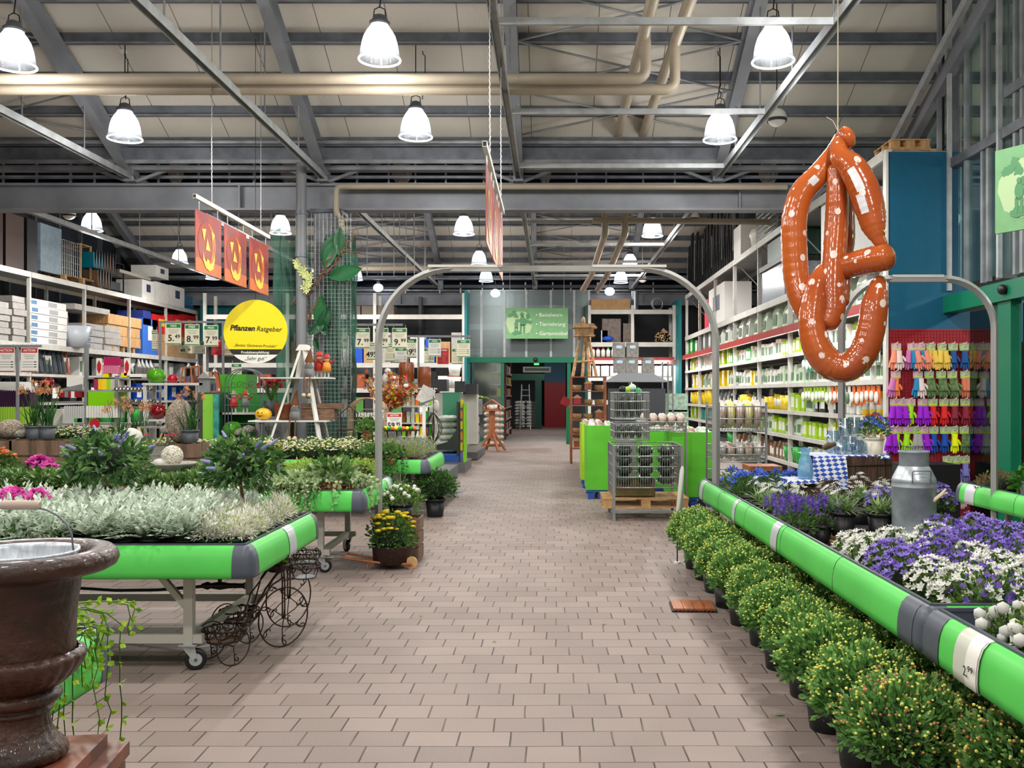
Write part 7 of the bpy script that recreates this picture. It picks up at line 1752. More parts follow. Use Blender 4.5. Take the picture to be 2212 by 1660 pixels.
LIME = mat('lime_board',(126,200,10),.4)
gbox('lime_box','bright lime green box on the left shop shelf','box',190,247,847,879,Y-.02,LIME,.5)
def picket(name, lab, px0, px1, pt, pb, Y, mt, n, grp):
    t = thing(name, lab, 'planter', group=grp); w_ = (XF(px1,Y)-XF(px0,Y))/n; m = MB()
    for i in range(n): x = XF(px0,Y)+w_*(i+.5); m.bx(x-w_*.42,x+w_*.42,Y-.01,Y+.01,ZF(pb,Y),ZF(pt,Y),mt); m.blob((x,Y,ZF(pt,Y)),(w_*.42,.01,w_*.42),mt,8,4)
    m.build('pickets', t); MB().bx(XF(px0,Y),XF(px1,Y),Y+.011,Y+.25,ZF(pb,Y),ZF(pt+3,Y),mt).build('box', t)
picket('picket_planter','aubergine picket-fence planter at the left edge',-40,66,845,879,Y,mat('aubergine',(62,34,64),.35),22,'picket planters')
picket('picket_planter','lime green picket-fence planter at the left edge, below',-40,64,881,917,Y-.3,mat('lime_soft',(150,196,60),.4),20,'picket planters')
picket('picket_planter','light grey picket-fence planter left on the shop shelf',138,182,879,904,Y-.05,mat('picket_grey',(190,190,190),.4),9,'picket planters')
picket('picket_planter','white picket-fence planter right on the shop shelf',186,255,879,903,Y-.05,WHITE,12,'picket planters')
for i, (px, py) in enumerate([(252+8*j,842) for j in range(10)]+[(268+13*j,868) for j in range(6)]):
    row = 'upper' if i < 10 else 'lower'; lb('mirror_ball','shiny silver ball in the %s row above the shelf, %s from left' % (row,nth(i if i < 10 else i-10)),'ball',MB().blob(P(px,py,15.8),.045 if i < 10 else .05,mat('mirror',(225,225,228),.05,1.0),14,10),'silver mirror balls')
lb('round_logo_sign','small round red sign with white script on the shelf foot','sign',MB().prism([(P(204,915,15.7).x+.08*math.cos(a*PI/12),15.7,P(204,915,15.7).z+.08*math.sin(a*PI/12)) for a in range(24)],(0,0,0),(0,.02,0),TRED))
for i, (px, lab) in enumerate(((214,'left'),(274,'right'))):
    t = gbox('logo_card','white upright card with red lozenge, %s of two' % lab,'sign',px-6,px+6,774,812,Y,PAPER,.02,'white cards with red lozenges'); c = P(px,793,Y-.006)
    MB().add([c+Vector((0,0,.12)),c+Vector((.035,0,.04)),c+Vector((.035,0,-.04)),c+Vector((0,0,-.12)),c+Vector((-.035,0,-.04)),c+Vector((-.035,0,.04))],[tuple(range(6))],TRED).build('lozenge', t)
for i, (a, b, pt, pb, c_, d) in enumerate(((224,260,773,790,(176,34,90),'dark pink'),(222,256,789,807,(214,120,150),'pale pink'))): picket('picket_planter','%s picket planter stacked between the lozenge cards' % d,a,b,pt,pb,Y,mat('pk%d' % i,c_,.4),8,'picket planters')
for i, (c_, d) in enumerate((((160,40,90),'purple'),((236,190,10),'yellow'),((240,200,30),'second yellow'),((150,200,30),'lime'),((190,186,176),'beige'),((190,180,170),'second beige'))): gbox('fabric_roll',d+' upright fabric panel on the shop shelf','fabric',203+i*9,212+i*9,817,842,Y,mat('roll_%d' % i,c_,.6),.2,'coloured fabric panels')
for i in range(3): gbox('zinc_pot',['yellow','white','yellow second'][i]+' small pot above the coloured panels','pot',222+i*20,234+i*20,806,815,Y,[YEL,WHITE,YEL][i],.15,'small pots on shelf top')
gbox('white_basin','flat white stacked bowls on the shelf top','bowl',280,306,808,818,Y,WHITE,.3); gbox('calendar_board','white grid board at the left shelf','board',144,180,815,836,Y,PAPER,.03); gbox('white_cabinet','white cabinet behind the left kangaroo paws','cabinet',70,135,885,925,Y+.6,WHITE,.4); gbox('white_cabinet','grey-white chest below the wire sign frame','cabinet',-20,40,825,842,Y+.6,WHITE,.4)
t = gbox('striped_roll','red, grey and white striped roll left of the shelf','fabric',126,172,846,859,Y-.1,REDP,.15); 
for i in range(2): MB().bx(XF(140+i*14,Y-.1),XF(147+i*14,Y-.1),Y-.11,Y-.1,ZF(859,Y-.1),ZF(846,Y-.1),[GREY,WHITE][i]).build('stripe', t)
for i, px in enumerate((98,108)): lb('glass_ornament','dark red shiny ornament ball behind the kangaroo paws, %s' % ('left','right')[i],'ornament',MB().blob(P(px,826,Y),.07,mat('ruby',(130,10,30),.1),14,10))
# white bench with apples and lanterns
Y = 15.6
t = thing('garden_bench','whitish wooden display bench with apple vases and lanterns','bench'); m = MB(); m.bx(XF(318,Y),XF(447,Y),Y-.2,Y+.25,ZF(833,Y),ZF(828,Y),SHELFM); m.build('top', t)
for px in (323,441):
    for y_ in (-.17,.2): MB().bx(XF(px,Y)-.025,XF(px,Y)+.025,Y+y_-.02,Y+y_+.02,0,ZF(833,Y),SHELFM).build('leg', t)
MB().bx(XF(323,Y),XF(441,Y),Y-.2,Y+.2,ZF(910,Y),ZF(906,Y),SHELFM).build('lower_shelf', t)
def apple(lab, px, py, r, col, Y=15.55):
    c = P(px,py,Y); t = thing('apple_vase', lab, 'vase', c-Vector((0,0,r*.85))); MT = mat('apple_'+col,dict(green=(76,150,20),red=(176,10,40),dark=(120,8,22),mid=(60,140,16))[col],.08,coat=.5)
    MB().blob((0,0,r*.85),(r,r,r*.9),MT,26,14,fn=lambda d,a,t_: 1+.05*math.cos(a*5)*(1 if t_ < .8 else .3)-(.18 if t_ < .35 else 0)).build('body', t); MB().tube([(0,0,r*1.45),(.01,0,r*1.75)],[.008,.012],WOOD,6).build('stem', t)
apple('large glossy green apple vase on the display bench',338,813,.15,'green'); apple('small glossy red apple vase on the display bench',373,819,.085,'red'); apple('dark red glossy apple vase under the bench',342,889,.14,'dark'); apple('green apple vase under the bench, right',370,892,.10,'mid'); apple('largest green apple vase left of the ladder shelf',502,929,.155,'mid',15.2)
tag(MB().bx(XF(478,15.2),XF(560,15.2),15.0,15.5,0,ZF(946,15.2),GREY).build('display_plinth'),'grey low plinth under the green apple vase','plinth')
def lantern(lab, px, pt, pb, w_, Y=15.55, mt=WOODR):
    z0, z1 = ZF(pb,Y), ZF(pt,Y); h = z1-z0; t = thing('lantern', lab, 'lantern', (XF(px,Y),Y,z0)); m = MB()
    for a, b in ((-1,-1),(1,-1),(1,1),(-1,1)): m.bar((a*w_/2,b*w_/2,0),(a*w_*.33,b*w_*.33,h*.8),.02,.02,mt)
    for z_, q in ((.01,.5),(h*.78,.34)): m.bx(-w_*q,w_*q,-w_*q,w_*q,z_-.01,z_+.01,mt)
    m.build('frame', t); MB().lathe([(w_*.3,h*.8),(w_*.1,h*.92),(.02,h*.94),(.02,h),(0,h)],WIRE,n=14).build('metal_cap', t); MB().cyl((0,0,.02),w_*.2,h*.3,mat('candle',(90,86,110),.6),14).build('candle', t)
lantern('larger wooden lantern with silver cap, left of two',407,785,829,.20); lantern('narrow wooden lantern right of the large one',425,782,829,.17,15.7); lantern('small wooden lantern before the green cube',463,792,848,.16,15.5)
t = gbox('bird_house','grey little house on the bench end','bird house',430,453,818,848,15.4,GREY,.25); MB().prism([(XF(427,15.4),15.38,ZF(818,15.4)),(XF(456,15.4),15.38,ZF(818,15.4)),(XF(441,15.4),15.38,ZF(803,15.4))],(0,0,0),(0,.28,0),SHELFD).build('roof', t)
tag(MB().bx(XF(428,15.4),XF(478,15.4),15.4,15.8,0,ZF(848,15.4),mat('stand_dark',(70,66,62),.6)).build('display_stand'),'dark stand under the grey little house','stand')
gbox('green_cube','green display cube left below the yellow disc','display',475,532,809,851,15.9,mat('cube_green',(60,150,30),.5),.6)
gbox('green_board','lime green upright board beside the bench','board',438,460,852,950,15.0,mat('lime_poster',(130,196,60),.4),.05,patch=None); gbox('poster_board','teal patterned poster board beside the lime one','board',460,472,852,950,14.98,mat('teal_poster',(70,170,150),.4,var=.3,scale=9),.05)
t = thing('display_cabinet','green display cabinet with figures behind the wire arch','cabinet'); Y = 15.4; m = MB(); m.bx(XF(472,Y),XF(600,Y),Y+.5,Y+.55,ZF(950,Y),ZF(852,Y),mat('cab_green',(40,120,50),.5)); m.build('back', t); MB().bx(XF(472,Y),XF(600,Y),Y,Y+.5,ZF(896,Y),ZF(892,Y),SHELFM).build('shelf_board', t); MB().bx(XF(472,Y),XF(480,Y),Y,Y+.5,0,ZF(852,Y),mat('cab_dark',(16,70,44),.5)).build('side', t)
# gnomes
SK = mat('gnome_skin',(222,170,136),.6); BEARD = mat('beard_grey',(110,106,104),.95,bump=1,bscale=40); FELT = mat('felt_brown',(104,66,40),.9); REDC = mat('gnome_red',(176,40,32),.5); ORC2 = mat('gnome_orange',(224,140,50),.5)
def gnome(lab, px, pb, Y, s_, hat=FELT, coat=GREY, legs=True, sit=False):
    t = thing('garden_gnome', lab, 'garden figure', P(px,pb,Y)); m = MB(); m.lathe([(0,0),(.09*s_,0),(.10*s_,.08*s_),(.07*s_,.20*s_),(0,.22*s_)],coat,n=16); m.build('body', t)
    m = MB(); m.blob((0,0,.25*s_),(.06*s_,.06*s_,.065*s_),SK,14,8); m.blob((0,-.065*s_,.245*s_),(.018*s_,.018*s_,.018*s_),SK,8,6); m.build('head', t)
    MB().blob((0,-.035*s_,.17*s_),(.075*s_,.05*s_,.10*s_),BEARD,12,8).build('beard', t); MB().tube([(0,0,.27*s_),(0,0,.30*s_),(.01*s_,0,.40*s_),(.03*s_,0,.52*s_)],[.085*s_,.075*s_,.04*s_,.008*s_],hat,14).build('pointed_hat', t)
    if sit:
        for dx in (-.05,.05): MB().tube([(dx*s_,-.08*s_,.03*s_),(dx*s_,-.16*s_,.0),(dx*s_,-.17*s_,-.30*s_)],.012*s_,FELT,6).blob((dx*s_,-.19*s_,-.33*s_),(.04*s_,.06*s_,.04*s_),mat('shoe_beige',(206,180,146),.8),10,6).build('leg', t)
def doll(lab, px, pb, Y, s_, c1, c2):
    t = thing('scarecrow_doll', lab, 'garden figure', P(px,pb,Y)); MB().lathe([(0,.10*s_),(.09*s_,.10*s_),(.06*s_,.26*s_),(0,.28*s_)],c1,n=14).build('dress', t); MB().blob((0,0,.32*s_),(.055*s_,.055*s_,.055*s_),SK,12,8).build('head', t); MB().lathe([(.09*s_,.345*s_),(.05*s_,.36*s_),(.04*s_,.41*s_),(0,.42*s_)],c2,n=12).build('hat', t)
    for s2 in (-1,1): MB().tube([(s2*.05*s_,0,.24*s_),(s2*.12*s_,-.02*s_,.28*s_),(s2*.14*s_,-.02*s_,.33*s_)],.016*s_,c2,6).build('arm', t); MB().tube([(s2*.03*s_,0,.10*s_),(s2*.035*s_,0,.0)],.018*s_,STONEL,6).build('leg', t)
# ladder shelf
Y = 14.7; t = thing('ladder_shelf','white wooden ladder shelf with figures left of the pillar','shelf'); ap = ZF(758,Y)
def lx(px, py): return (XF(px,Y), ZF(py,Y))
for s2, (bx_, tx_) in enumerate(((560,651),(722,661))):
    xb_, xt_ = XF(bx_,Y), XF(tx_,Y); zb2 = ZF(1010,Y)
    MB().bar((xb_,Y-.35,max(zb2,0.45)-.4),(xt_,Y-.08,ap),.07,.03,WHITE).build('front_rail', t); MB().bar((xb_+(.12 if s2 == 0 else -.02),Y+.45,.1),(xt_,Y+.08,ap),.07,.03,SHELFM).build('rear_rail', t)
for py, a, b in ((816,574,718),(908,548,716)): MB().bx(XF(a,Y),XF(b,Y),Y-.28,Y+.22,ZF(py+3,Y),ZF(py,Y),WHITE).build('shelf_board', t)
MB().prism([(XF(643,Y),Y-.12,ap),(XF(672,Y),Y-.12,ap),(XF(664,Y),Y-.12,ap+.09),(XF(650,Y),Y-.12,ap+.09)],(0,0,0),(0,.24,0),WHITE).build('top_block', t)
gnome('brown-hatted gnome sitting on the ladder\'s upper shelf with dangling legs',668,815,14.5,.85,sit=True); gnome('brown-hatted gnome sitting on the ladder\'s lower shelf with dangling legs',637,907,14.5,.85,sit=True)
doll('red-dressed doll figure on the upper ladder shelf, left',690,815,14.6,.95,REDC,REDC); doll('orange-dressed doll figure on the upper ladder shelf, right',706,815,14.55,.85,ORC2,REDC)
t = thing('pumpkin','yellow ceramic jack-o-lantern pumpkin on the ladder\'s lower shelf','pumpkin',P(569,907,14.55)); PK = mat('pumpkin_yellow',(222,170,40),.3)
MB().blob((0,0,.085),(.125,.11,.09),PK,30,10,fn=lambda d,a,t_: 1+.06*abs(math.cos(a*5))).build('body', t); MB().tube([(0,0,.165),(.01,0,.21)],[.02,.012],LM['mid'],6).build('stem', t)
m = MB(); m.add([(-.06,-.113,.10),(-.035,-.116,.10),(-.05,-.113,.125)],[(0,1,2)],INK); m.add([(.0,-.117,.10),(.025,-.115,.10),(.01,-.113,.125)],[(0,1,2)],INK); m.add([(-.07,-.113,.07),(-.02,-.118,.045),(.03,-.115,.075),(-.02,-.119,.06)],[(0,1,2,3)],INK); m.build('carved_face', t)
lb('crock','brown glazed crock on the lower ladder shelf behind the rail','crock',MB().lathe([(0,0),(.13,0),(.15,.05),(.17,.22),(.185,.26),(.16,.26),(0,.2)],mat('crock_brown',(112,62,36),.35),P(616,907,14.7),24))
for i, (a, b, pt, pb) in enumerate(((651,722,883,907),(650,737,872,884))): gbox('wooden_trough',['lower brown wooden trough on the ladder shelf','upper brown wooden trough on the ladder shelf'][i],'planter',a,b,pt,pb,14.6,mat('wood_brown',(138,104,80),.7,var=.3,scale=8,stretch=(1,6,6)),.22)
k = Kit(91); m = MB(); c = P(586,870,15.3)
for _ in range(60):
    a = k.r.uniform(0,6.28); d = Vector((math.cos(a)*.5,math.sin(a)*.4,1)).normalized(); L_ = k.r.uniform(.25,.4); m.tube([c,c+d*L_],.003,LM['mid'],4); k.leaf(m,c+d*L_*.6,d,.07,.02,LM['mid'])
t = tag(m.build('rose_bunch'),'bunch of red roses and lavender behind the ladder shelf','flowers'); m = MB()
for _ in range(34): a = k.r.uniform(0,6.28); q = k.r.random()*.22; m.blob(c+Vector((math.cos(a)*q,math.sin(a)*q*.6,.30+k.r.uniform(-.05,.09))),.035,F_['red'],8,5)
m.build('blossoms', t); tag(MB().lathe([(0,0),(.10,0),(.13,.25),(0,.2)],DARK,c-Vector((0,0,.22)),14).build('bucket'),'dark bucket holding the red roses','bucket')
tag(MB().bx(XF(560,15.3),XF(612,15.3),15.1,15.6,0,c.z-.22,GREY).build('display_plinth'),'grey plinth under the rose bucket','plinth')
for i, (px, py, c1, c2) in enumerate(((505,891,REDC,STONE),(530,891,GREY,REDC))): doll(['red doll figure on the green cabinet shelf','grey mushroom-hatted doll on the green cabinet shelf'][i],px,py,15.5,.85,c1,c2)
for i, (px, pb, r_) in enumerate(((520,938,.11),(537,932,.12))):
    c = P(px,pb,15.0)-Vector((0,0,.10)); t = lb('mushroom_figure',['grey stone mushroom, left of two by the green apple','grey stone mushroom, right of two by the green apple'][i],'garden figure',MB().lathe([(0,0),(.03,0),(.028,.10)],STONEL,c,10)); MB().lathe([(r_*.9,.09),(r_,.11),(r_*.7,.17),(0,.20)],STONE,c,16).build('cap', t)
# wire arch frame
def wirearch(lab, px0, px1, pt, pb, Y, mt, n=3, dy=.3):
    t = thing('wire_arch', lab, 'wire ornament'); x0, x1, z0, z1 = XF(px0,Y), XF(px1,Y), ZF(pb,Y), ZF(pt,Y); r_ = (x1-x0)/2; m = MB()
    for j in range(n):
        y = Y+dy*j/(n-1 or 1); pts = [(x0,y,z0)]+[(x0+r_-r_*math.cos(PI*i/12),y,z1-r_*.8+r_*.8*math.sin(PI*i/12)) for i in range(13)]+[(x1,y,z0)]; m.tube([Vector(p) for p in pts],.008,mt,5)
    for q in (.25,.5,.75): z_ = z0+(z1-z0)*q; m.tube([(x0,Y,z_),(x0,Y+dy,z_)],.006,mt,4); m.tube([(x1,Y,z_),(x1,Y+dy,z_)],.006,mt,4); m.tube([(x0,Y,z_),(x1,Y,z_)],.005,mt,4)
    for i in range(4): c = Vector((x0+r_*(.5+i*.33),Y,z1-r_*.9)); scroll(m,c,Vector((1,0,0)),Vector((0,0,1)),.06,1.4,0,1 if i % 2 else -1)
    m.build('frame', t)
wirearch('grey wire arch frame below the yellow disc',486,562,797,955,14.9,STEELD)
wirearch('rose-gold curly wire arch right of the pillar',752,830,860,958,14.6,mat('rose_gold',(206,170,140),.3,.6),4,.35)
t = thing('iron_chair','small black iron chair right of the pillar','chair',(XF(750,14.3),14.3,0)); m = MB(); z0 = ZF(930,14.3)
for a in (-.13,.13):
    for b in (-.13,.13): m.tube([(a,b,0),(a*.9,b*.9,z0)],.01,IRON,5)
m.tube([(-.12,.12,z0),(-.13,.14,z0+.25),(0,.15,z0+.36),(.13,.14,z0+.25),(.12,.12,z0)],.01,IRON,6); m.build('frame', t); MB().cyl((0,0,z0),.14,.015,IRON,18).build('seat', t)
# bouquet, jars, stone bird on a counter
Y = 15.2; t = thing('display_shelf','whitish open display shelf behind the autumn bouquet','shelf')
for py in (838,878,915,945): MB().bx(XF(835,Y),XF(932,Y),Y+.35,Y+.8,ZF(py+3,Y),ZF(py,Y),SHELFM).build('shelf_board', t)
for px in (836,885,930): MB().bx(XF(px,Y)-.02,XF(px,Y)+.02,Y+.36,Y+.4,0,ZF(838,Y),SHELFM).build('post', t)
for j, py in enumerate((878,915,945)):
    for i in range(9):
        mt_ = [LIME,WHITE,MATS['product_green'],TERRA,YEL,GREY,MATS['product_pale'],MATS['product_orange']][(i*3+j*5) % 8]
        lb('small_ornament','small boxed ornament on the shelf behind the bouquet, %s shelf, %s from left' % (nth(j),nth(i)),'ornament',MB().bx(XF(840+i*10,Y),XF(847+i*10,Y),Y+.42,Y+.55,ZF(py,Y),ZF(py-18-(i*7+j*3) % 9,Y),mt_),'small ornaments behind the bouquet')
t = thing('vase','grey glass vase with orange autumn branches by the arch post','vase',P(835,925,Y)); MB().lathe([(0,0),(.10,0),(.095,.02),(.11,.26),(.10,.26),(0,.03)],mat('vase_grey',(176,172,168),.2,var=.2,scale=10),n=20).build('vase_body', t)
k = Kit(95); m = MB(); m2 = MB()
for i in range(46):
    a = k.r.uniform(0,6.28); sp = k.r.uniform(.1,.9); d = Vector((math.cos(a)*sp+.25,math.sin(a)*.4,1)).normalized(); L_ = k.r.uniform(.45,.95); pts = [Vector((0,0,.2))+d*L_*u+Vector((0,0,-.15*u*u)) for u in (0,.3,.6,.85,1)]; m.tube(pts,.004,WOOD,4)
    for _ in range(16):
        u = k.r.uniform(.4,1); p = Vector((0,0,.2))+d*L_*u+Vector((0,0,-.15*u*u))+k.udir(-1)*.05
        k.star(m2,p,k.udir(-1),.03,k.r.choice([F_['orange'],F_['autumn'],F_['salmon'],F_['yellow'],LM['mid'],F_['red'],F_['orange']]),5,.7)
m.build('stems', t); m2.build('blossoms', t)
tag(MB().bx(XF(815,Y),XF(856,Y),Y-.2,Y+.25,0,ZF(926,Y),GREY).build('display_plinth'),'grey plinth under the autumn bouquet vase','plinth')
t = thing('stone_bird','plump grey stone bird figure right of the arch post','garden figure',P(838,838,15.6)); MB().blob((0,0,.13),(.10,.11,.13),STONEL,18,12).build('body', t); MB().blob((0,-.02,.27),(.055,.06,.055),STONEL,14,8).build('head', t); MB().tube([(0,-.07,.26),(0,-.11,.25)],[.015,.003],STONEL,6).build('beak', t)
for px, pt, pb, r_, d in ((878,783,830,.13,'larger brown glazed jar on the counter'),(917,793,836,.11,'smaller brown glazed jar on the counter')):
    c = P(px,pb+8,15.9); h = ZF(pt,15.9)-c.z; lb('jar',d,'jar',MB().lathe([(0,0),(r_,0),(r_,h*.9),(r_*.92,h*.94),(r_*.95,h),(0,h)],mat('jar_brown',(124,62,30),.3,var=.15),c,22))
for i, px in enumerate((857,877)): gnome(['small red-hatted gnome on the counter, left of two','small red-hatted gnome on the counter, right of two'][i],px,838,15.3,.42,hat=REDC,coat=WHITE)
t = thing('bird_house','white tilted bird house on a white post','bird house',P(916,940,14.8)); zz = ZF(868,14.8)-ZF(940,14.8); MB().bx(-.025,.025,-.02,.02,-.6,zz,WHITE).build('post', t); MB().box((.03,-.03,zz+.1),(.22,.03,.26),STONEL,rot=Euler((0,.5,0)).to_matrix()).build('front', t); MB().box((.05,.0,zz+.0),(.28,.12,.02),STEELD,rot=Euler((0,-.35,0)).to_matrix()).build('perch', t)
t = thing('iron_table','round black iron table with small fruits, behind the ivy','table',(XF(868,14.6),14.6,0)); z0 = ZF(931,14.6); MB().cyl((0,0,z0),.28,.015,IRON,28).build('table_top', t); m = MB()
for i in range(4): a = i*PI/2+.5; m.tube([(math.cos(a)*.24,math.sin(a)*.24,z0),(math.cos(a)*.12,math.sin(a)*.12,z0*.5),(math.cos(a)*.24,math.sin(a)*.24,0)],.01,IRON,6)
m.build('legs', t)
for i in range(9): lb('ornament_ball',['yellow','green','orange'][i % 3]+' little decorative fruit on the iron table, %s from left' % nth(i),'ornament',MB().blob((XF(868,14.6)-.22+i*.055,14.42,z0+.045),.032,[YEL,MATS['product_green'],mat('product_orange2',(230,120,50),.4)][i % 3],10,6),'little fruits on the iron table')
t = thing('iron_basket','tall black curly iron basket beside the soil display','basket',(XF(936,15.0),15.0,0)); m = MB(); zc = ZF(925,15)
for i in range(8): a = i*PI/4; m.tube([(math.cos(a)*.14*math.sin(PI*u),math.sin(a)*.14*math.sin(PI*u),zc-.25+.5*u) for u in [j/10 for j in range(11)]],.007,IRON,5)
m.tube([(0,0,0),(0,0,zc+.9)],.008,IRON,5); m.build('wires', t); lb('glass_bottle','pale hanging glass bulb above the iron basket','ornament',MB().blob((XF(944,15.1),15.0,ZF(878,15.1)),(.05,.05,.1),STONEL,12,8))
# soil display, boxes, bird feeder
Y = 19.6; t = thing('soil_display','green-backed display stand with stacked soil sacks left of the aisle','display stand'); m = MB(); m.bx(XF(938,Y),XF(1008,Y),Y-.3,Y+1.2,0,.2,mat('plinth_grey',(104,104,106),.7,var=.1)); m.build('plinth', t)
MB().bx(XF(944,Y),XF(984,Y),Y+1.0,Y+1.05,.2,ZF(848,Y+1),mat('backboard_green',(70,150,116),.5)).build('back_board', t); MB().prism([(XF(940,Y),Y-.15,.45),(XF(990,Y),Y-.15,.45),(XF(990,Y),Y-.15,.95),(XF(984,Y),Y-.15,.8),(XF(968,Y),Y-.15,.62),(XF(940,Y),Y-.15,.55)],(0,0,0),(0,.04,0),mat('front_dark',(40,50,46),.5)).build('front_panel', t)
MB().bx(XF(988,Y),XF(992,Y),Y-.15,Y+1.0,.35,1.45,MATS['front_dark']).build('side_panel', t); MB().bx(XF(946,Y),XF(992,Y),Y-.1,Y+.9,.2,.35,BPL).build('blue_pallet', t)
for i in range(5): lb('yellow_tool',f'yellow handled tool hanging on the display side, {nth(i)} from top','tool',MB().bx(XF(995,Y),XF(1000,Y),Y-.02,Y+.12,1.32-i*.22,1.48-i*.22,[YEL,mat('tool_orange',(230,150,30),.4)][i % 2]),'yellow tools on the display side')
gbox('display_strip','narrow lime green strip panel beside the yellow tools','panel',1001,1005,872,1000,19.5,LIME,.4)
Y = 23.0
t = gbox('display_plinth','grey low plinth with stacked light cartons left of the aisle','plinth',1003,1032,978,993,Y,MATS['plinth_grey'],2.6)
for j in range(2):
    for i in range(4): gbox('carton',f'light grey carton on the plinth left of the aisle, {nth(i)} from bottom, {("front","rear")[j]}','box',1005+j*3,1029-j*4,963-i*20,977-i*18-i*2,Y+.1+j*1.2,CG,1.0,'light cartons on the plinth',TRED if (i == 2 and j == 0) else None)
gbox('planter_cube','grey cube planter with a fern on the carton stack','planter',1008,1040,862,896,Y+.4,GREY,.4,None,DARK)
k = Kit(97); m = MB(); c = P(1036,862,Y+.6)
for _ in range(60): a = k.r.uniform(0,6.28); k.strap(m,c,Vector((math.cos(a),math.sin(a)*.6,.7)),k.r.uniform(.2,.42),.03,.7,LM['lime'])
lb('fern','light green fern in the grey cube planter','plant',m)
for i, (a, b, pt, pb) in enumerate(((982,1004,824,848),(1000,1030,830,852),(932,965,820,846),(930,945,845,850))): gbox('planter_trough',['dark grey trough planter, left of two atop','dark grey trough planter, right of two atop','grey planter box behind the green backboard','small planter edge by the backboard'][i],'planter',a,b,pt,pb,21.5+i*.3,DARK,.5,'dark grey planters')
gbox('display_counter','tall grey counter carrying the dark planters','counter',928,1030,850,960,22.2,SHELFM,.5)
for i, (px, n) in enumerate(((967,1),(982,2))): 
    for j in range(n): c = P(px,838-j*26,23.0); lb('white_pot','white plastic pot stack on the far counter, %s' % ('left','right lower','right upper')[i+j],'pot',MB().lathe([(0,0),(.12,0),(.16,.26),(0,.26)],WHITE,c,14),'white pot stacks')
Y = 26.8; t = thing('bird_feeder_stand','red-brown wooden bird feeder house on a splayed stand','bird feeder',(XF(1063,Y),Y,0)); s_ = Y/FOC
MB().bx(-.08,.08,-.08,.08,.35,1.15,WOODR).build('post', t); m = MB()
for a in (.5,2.07,3.64,5.21): d = Vector((math.cos(a),math.sin(a),0)); m.bar(Vector((0,0,.50))+d*.06,d*.42,.07,.05,WOODR); 
m.build('splayed_legs', t); MB().bar((-.25,-.14,.18),(.25,-.14,.18),.05,.04,WOODR).build('stretcher', t); MB().bx(-.28,.28,-.24,.24,1.13,1.17,WOODR).build('tray', t); m = MB()
for s2 in (-1,1): m.add([(0,-.3,1.46),(0,.3,1.46),(s2*.36,.3,1.20),(s2*.36,-.3,1.20),(0,-.3,1.43),(0,.3,1.43),(s2*.36,.3,1.17),(s2*.36,-.3,1.17)],[(0,1,2,3),(7,6,5,4),(0,3,7,4),(1,5,6,2),(2,6,7,3)],WOODR)
m.build('roof', t); m = MB()
for a in (-.18,.18): m.bx(a-.02,a+.02,-.2,-.16,1.17,1.3,WOODR); m.bx(a-.02,a+.02,.16,.2,1.17,1.3,WOODR)
m.build('corner_posts', t)
gbox('low_plinth','grey low stone plinth behind the third table by the aisle','plinth',866,968,1020,1052,13.95,MATS['plinth_grey'],1.5)
# ------------------------------------------------------------ lower goods on the left rack
SP = {2.1:[('box','black'),('box','grey'),('bucket','grey'),('box','white')],1.4:[('box','white'),('bucket','grey'),('box','blue'),('box','black'),('bucket','white')],.75:[('box','brown'),('bucket','black'),('box','grey'),('bucket','green')]}
for z_, sp in SP.items():
    fillY(-12.75,21.9 if z_ == 2.1 else 20.3,33.2,z_+.005,sp,{2.1:'third level of left rack',1.4:'fourth level of left rack',.75:'lowest level of left rack'}[z_],'goods on the lower left rack',.5,1.9,rz=PI/2,depthj=-.1)
# ------------------------------------------------------------ right table decoration
MILK = mat('milk_can_zinc',(158,166,172),.45,.35,var=.25,scale=6,bump=.15,bscale=40)
zb = .62; Y = 6.3; s_ = Y/FOC; t = thing('milk_can','tall galvanised milk can standing among the bellflowers','milk can',(XF(1974,Y),Y,zb)); r_ = .142
m = MB(); m.lathe([(0,0),(r_*.93,0),(r_*.95,.012),(r_*.95,.04),(r_*1.0,.045),(r_*.98,.05),(r_*.99,.36),(r_*1.015,.365),(r_*1.015,.372),(r_*.99,.378),(r_*.985,.40)],MILK,n=48); m.build('body', t)
m = MB(); m.lathe([(r_*.99,.40),(r_*1.0,.405),(r_*.97,.425),(r_*.70,.50),(r_*.66,.505)],mat('milk_can_shoulder',(186,194,200),.3,.5,var=.1,scale=20),n=48); m.build('shoulder', t)
m = MB(); m.lathe([(r_*.66,.50),(r_*.66,.585),(r_*.70,.592),(r_*.72,.60),(r_*.69,.605),(r_*.6,.60),(0,.58)],MILK,n=48); m.build('neck', t)
m = MB(); m.tube([(-.06,-.135,.40),(-.06,-.135,.475),(-.055,-.14,.48),(.055,-.14,.48),(.06,-.135,.475),(.06,-.135,.40)],.0035,STEELD,6); m.build('front_handle', t)
MB().tube([(-.05,.02,.60),(-.05,.02,.635),(.05,.02,.635),(.05,.02,.60)],.005,STEEL,6).build('lid_handle', t); MB().tube([(r_,0,.05),(r_+.0,0,.35)],.004,MILK,6).build('seam', t)
tag(MB().box((XF(1974,Y)+.08,Y+.05,.60),(.40,.42,.03),WOODL).build('wooden_board'),'pale wooden board under the milk can','board'); tag(MB().box((XF(1870,6.5),6.55,.592),(.5,.3,.02),WOODL).build('wooden_board'),'pale wooden board under the front edelweiss pots','board')
m = MB(); p0 = P(2017,1082,6.2); m.tube([p0+Vector((-.06,.05,-.05)),p0,p0+Vector((.05,0,.04)),p0+Vector((.08,0,.075))],[.012,.014,.012,.006],mat('bone_wood',(226,208,176),.6),8); m.tube([p0+Vector((.05,0,.04)),p0+Vector((.09,-.0,.05))],[.010,.005],MATS['bone_wood'],6); lb('branch_hook','pale forked branch piece right of the milk can','branch',m)
